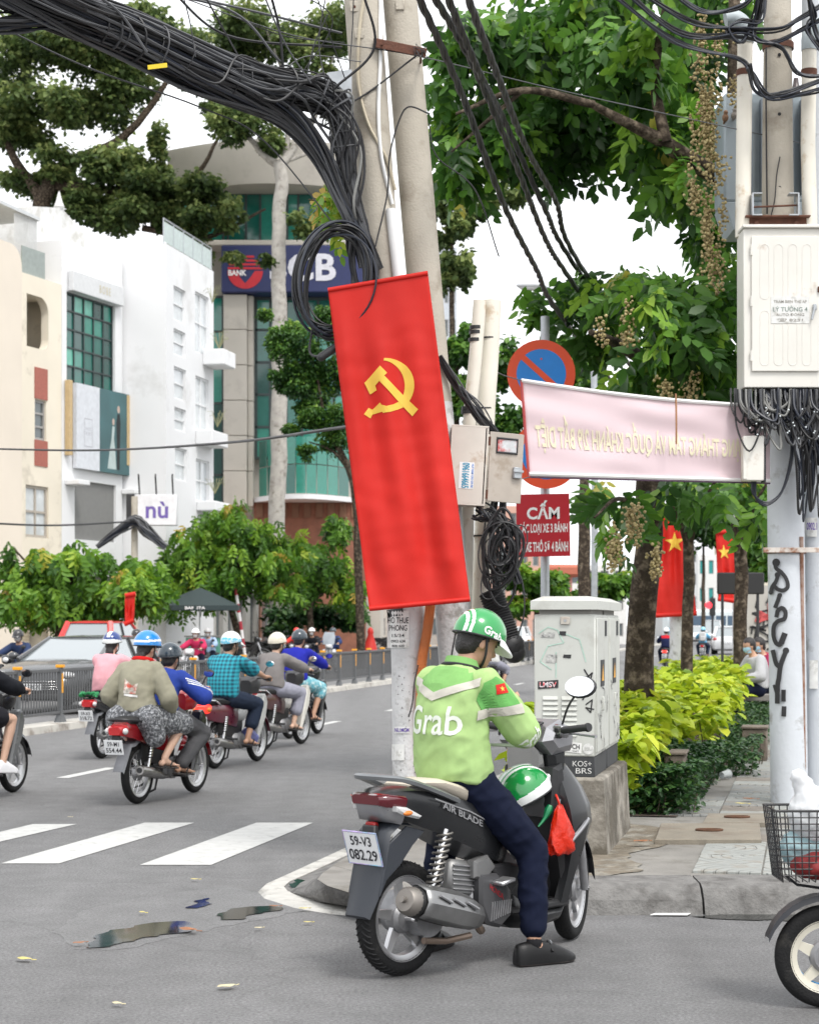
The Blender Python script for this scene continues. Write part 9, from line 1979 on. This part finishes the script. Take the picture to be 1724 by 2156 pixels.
for (lab, Y, lst, per, m) in (('feathery far tree seen between the pole and the power lines', 62, [(950, 470, 45, 60, 2, 3), (975, 560, 35, 50, 1.6, 2), (1010, 430, 40, 30, 1.6, 1.6), (930, 580, 30, 60, 1.4, 1.6), (1100, 400, 60, 40, 2, 1.6), (930, 400, 40, 80, 2, 2)], 420, LF_BIG), ('green far tree behind the cream riser pipes', 58, [(960, 720, 50, 60, 2, 5), (960, 830, 45, 70, 2, 5), (1060, 760, 30, 60, 1.4, 3), (1070, 900, 40, 60, 1.4, 3), (1010, 860, 60, 60, 2, 4)], 330, LF_MID), ('round clipped tree far off under the red text board', 74, [(1130, 1235, 60, 45, 2, 6), (1085, 1210, 30, 35, 1.4, 2.5), (1170, 1240, 35, 35, 1.4, 2.5), (1100, 1275, 50, 25, 1.6, 3)], 300, LF_ST), ('round clipped tree far off beside the thick trunk', 78, [(1275, 1235, 50, 45, 2, 5), (1240, 1250, 30, 30, 1.4, 2), (1310, 1240, 30, 40, 1.4, 2.5)], 300, LF_ST), ('far tree beside the white house at the street end', 130, [(1480, 1110, 50, 60, 3, 5), (1540, 1110, 60, 70, 3, 6), (1450, 1140, 30, 60, 2, 3), (1600, 1150, 50, 90, 3, 5), (1650, 1100, 60, 90, 3, 5)], 260, LF_MID), ('shrubby tree by the far shops beyond the blue hoodie', 82, [(600, 1320, 60, 45, 1.5, 5), (660, 1300, 50, 40, 1.5, 4), (735, 1300, 40, 40, 1.5, 3)], 260, LF_LOW), ('leafy tree over the graffiti wall', 36, [(1640, 1080, 60, 80, 1.6, 6), (1600, 1180, 40, 50, 1.2, 3), (1690, 1180, 60, 70, 1.5, 4)], 300, LF_MID), ('green tree between the round signs and the cloth banner', 40, [(1230, 800, 60, 50, 1.5, 4), (1320, 840, 70, 40, 1.5, 4), (1440, 830, 60, 50, 1.5, 4), (1530, 800, 60, 60, 1.5, 4), (1200, 730, 40, 50, 1.2, 2.5)], 330, LF_MID)):
 u0, v0 = lst[0][:2]; base = V((P(u0, 0, Y).x, Y, 0)); tree(lab, base, [([base, base.lerp(P(u0, v0, Y), .5), P(u0, v0, Y)], [.16, .13, .06])], bl([(a, c, Y, r_, rz, dp, n) for a, c, r_, rz, dp, n in lst]), per, [leaf1(.0024 * Y + .06, .0009 * Y + .025)], m, M_BARK, (-.4, 1.0), (.7, 1.4), .3, name='far_tree')
# lime hedge with a dark clipped border, and planter blocks
def strip(n, s0, s1, ta, tb_, z0, z1, top=.5):
 s_ = s0 + (s1 - s0) * nr.random(n) ** 1.3; t_ = ta + (tb_ - ta) * nr.random(n); hgt = z0 + (z1 - z0) * (.72 + .28 * np.sin(s_ * 2.1) * np.cos(t_ * 4 + s_)) * np.where(nr.random(n) < top, 1, nr.random(n)); p = np.array([tuple(R(a, b)) for a, b in zip(s_, t_)]); p[:, 2] = hgt; return p
def hedge(name, label, p, tmpl, m, leaves, sz, droop=(-.2, .9)):
 t = thing(name, label, 'hedge'); n = len(p); rot = euler(nr.uniform(-math.pi, math.pi, n), nr.uniform(*droop, n), nr.normal(size=n) * .4); s_ = nr.uniform(*sz, n); tn = np.clip(nr.normal(.5, .25, n), 0, 1); idx = np.argsort(p[:, 1] - p[:, 2] * 3)[:leaves]; keep = np.setdiff1d(np.arange(n), idx); mes = []
 if leaves:
  for q in range(6): o = scatter('leaf', tmpl, np.zeros((1, 3)), np.eye(3)[None], np.ones(1), np.array([.1 + .15 * q]), m, None); mes.append(o.data); bpy.data.objects.remove(o)
  for i in idx: o = link('leaf', mes[min(5, int(tn[i] * 6))], t); M_ = Matrix(rot[i].tolist()).to_4x4(); M_.translation = V(p[i]); o.matrix_local = M_ @ Matrix.Scale(float(s_[i]), 4)
 scatter('foliage', tmpl, p[keep], rot[keep], s_[keep], tn[keep], m, t)
 for k in range(40): q = p[rnd.randrange(n)]; mb = MB(); mb.tube([V((q[0], q[1], .15)), V((q[0] + .03, q[1], .3)), V((q[0] - .02, q[1] + .02, q[2] - .03))], .006, 5); mb.build('stem', M_TWIG, t)
 return t
hedge('lime_hedge', 'bright lime-leaved hedge running along the street bed', np.concatenate([strip(2600, 3.35, 9, -2.0, -.95, .3, .98), strip(5200, 8, 26, -2.35, -.95, .35, 1.02, .7)]), leaf1(.15, .052, .2), LF_LIME, 300, (.75, 1.35))
hedge('border_hedge', 'low dark green border plants in front of the lime hedge', np.concatenate([strip(5000, 3.3, 8, -2.4, -1.95, .16, .55), strip(5000, 7, 20, -2.75, -2.25, .16, .5), strip(1500, 3.25, 3.7, -2.3, -1.0, .16, .42)]), leaf1(.055, .018, .2), LF_LOW, 300, (.7, 1.3), (-.6, .9))
for (u0, u1, v0, v1, Y, lab) in ((1408, 1452, 1590, 1672, 15.3, 'brown stone planter block half hidden by the border plants'), (1570, 1622, 1535, 1582, 19.6, 'low brown stone planter block by the graffiti pole')):
 a = P(u0, v1, Y); b = P(u1, v0, Y); t = thing('planter_block', lab, 'planter', ((a.x + b.x) / 2, Y + .2, .15), -RA); mb = MB(); h = max(.2, b.z - .15); mb.box((0, 0, h / 2), (b.x - a.x, .4, h), b=.015); mb.build('block', mat('planter_stone', (.16, .13, .105), .9, var=.3, scale=9, bump=.4, bscale=40), t); mb = MB(); mb.box((0, 0, h + .012), (b.x - a.x + .02, .43, .024), b=.006); mb.build('coping', mat('planter_stone', (.16, .13, .105)), t)
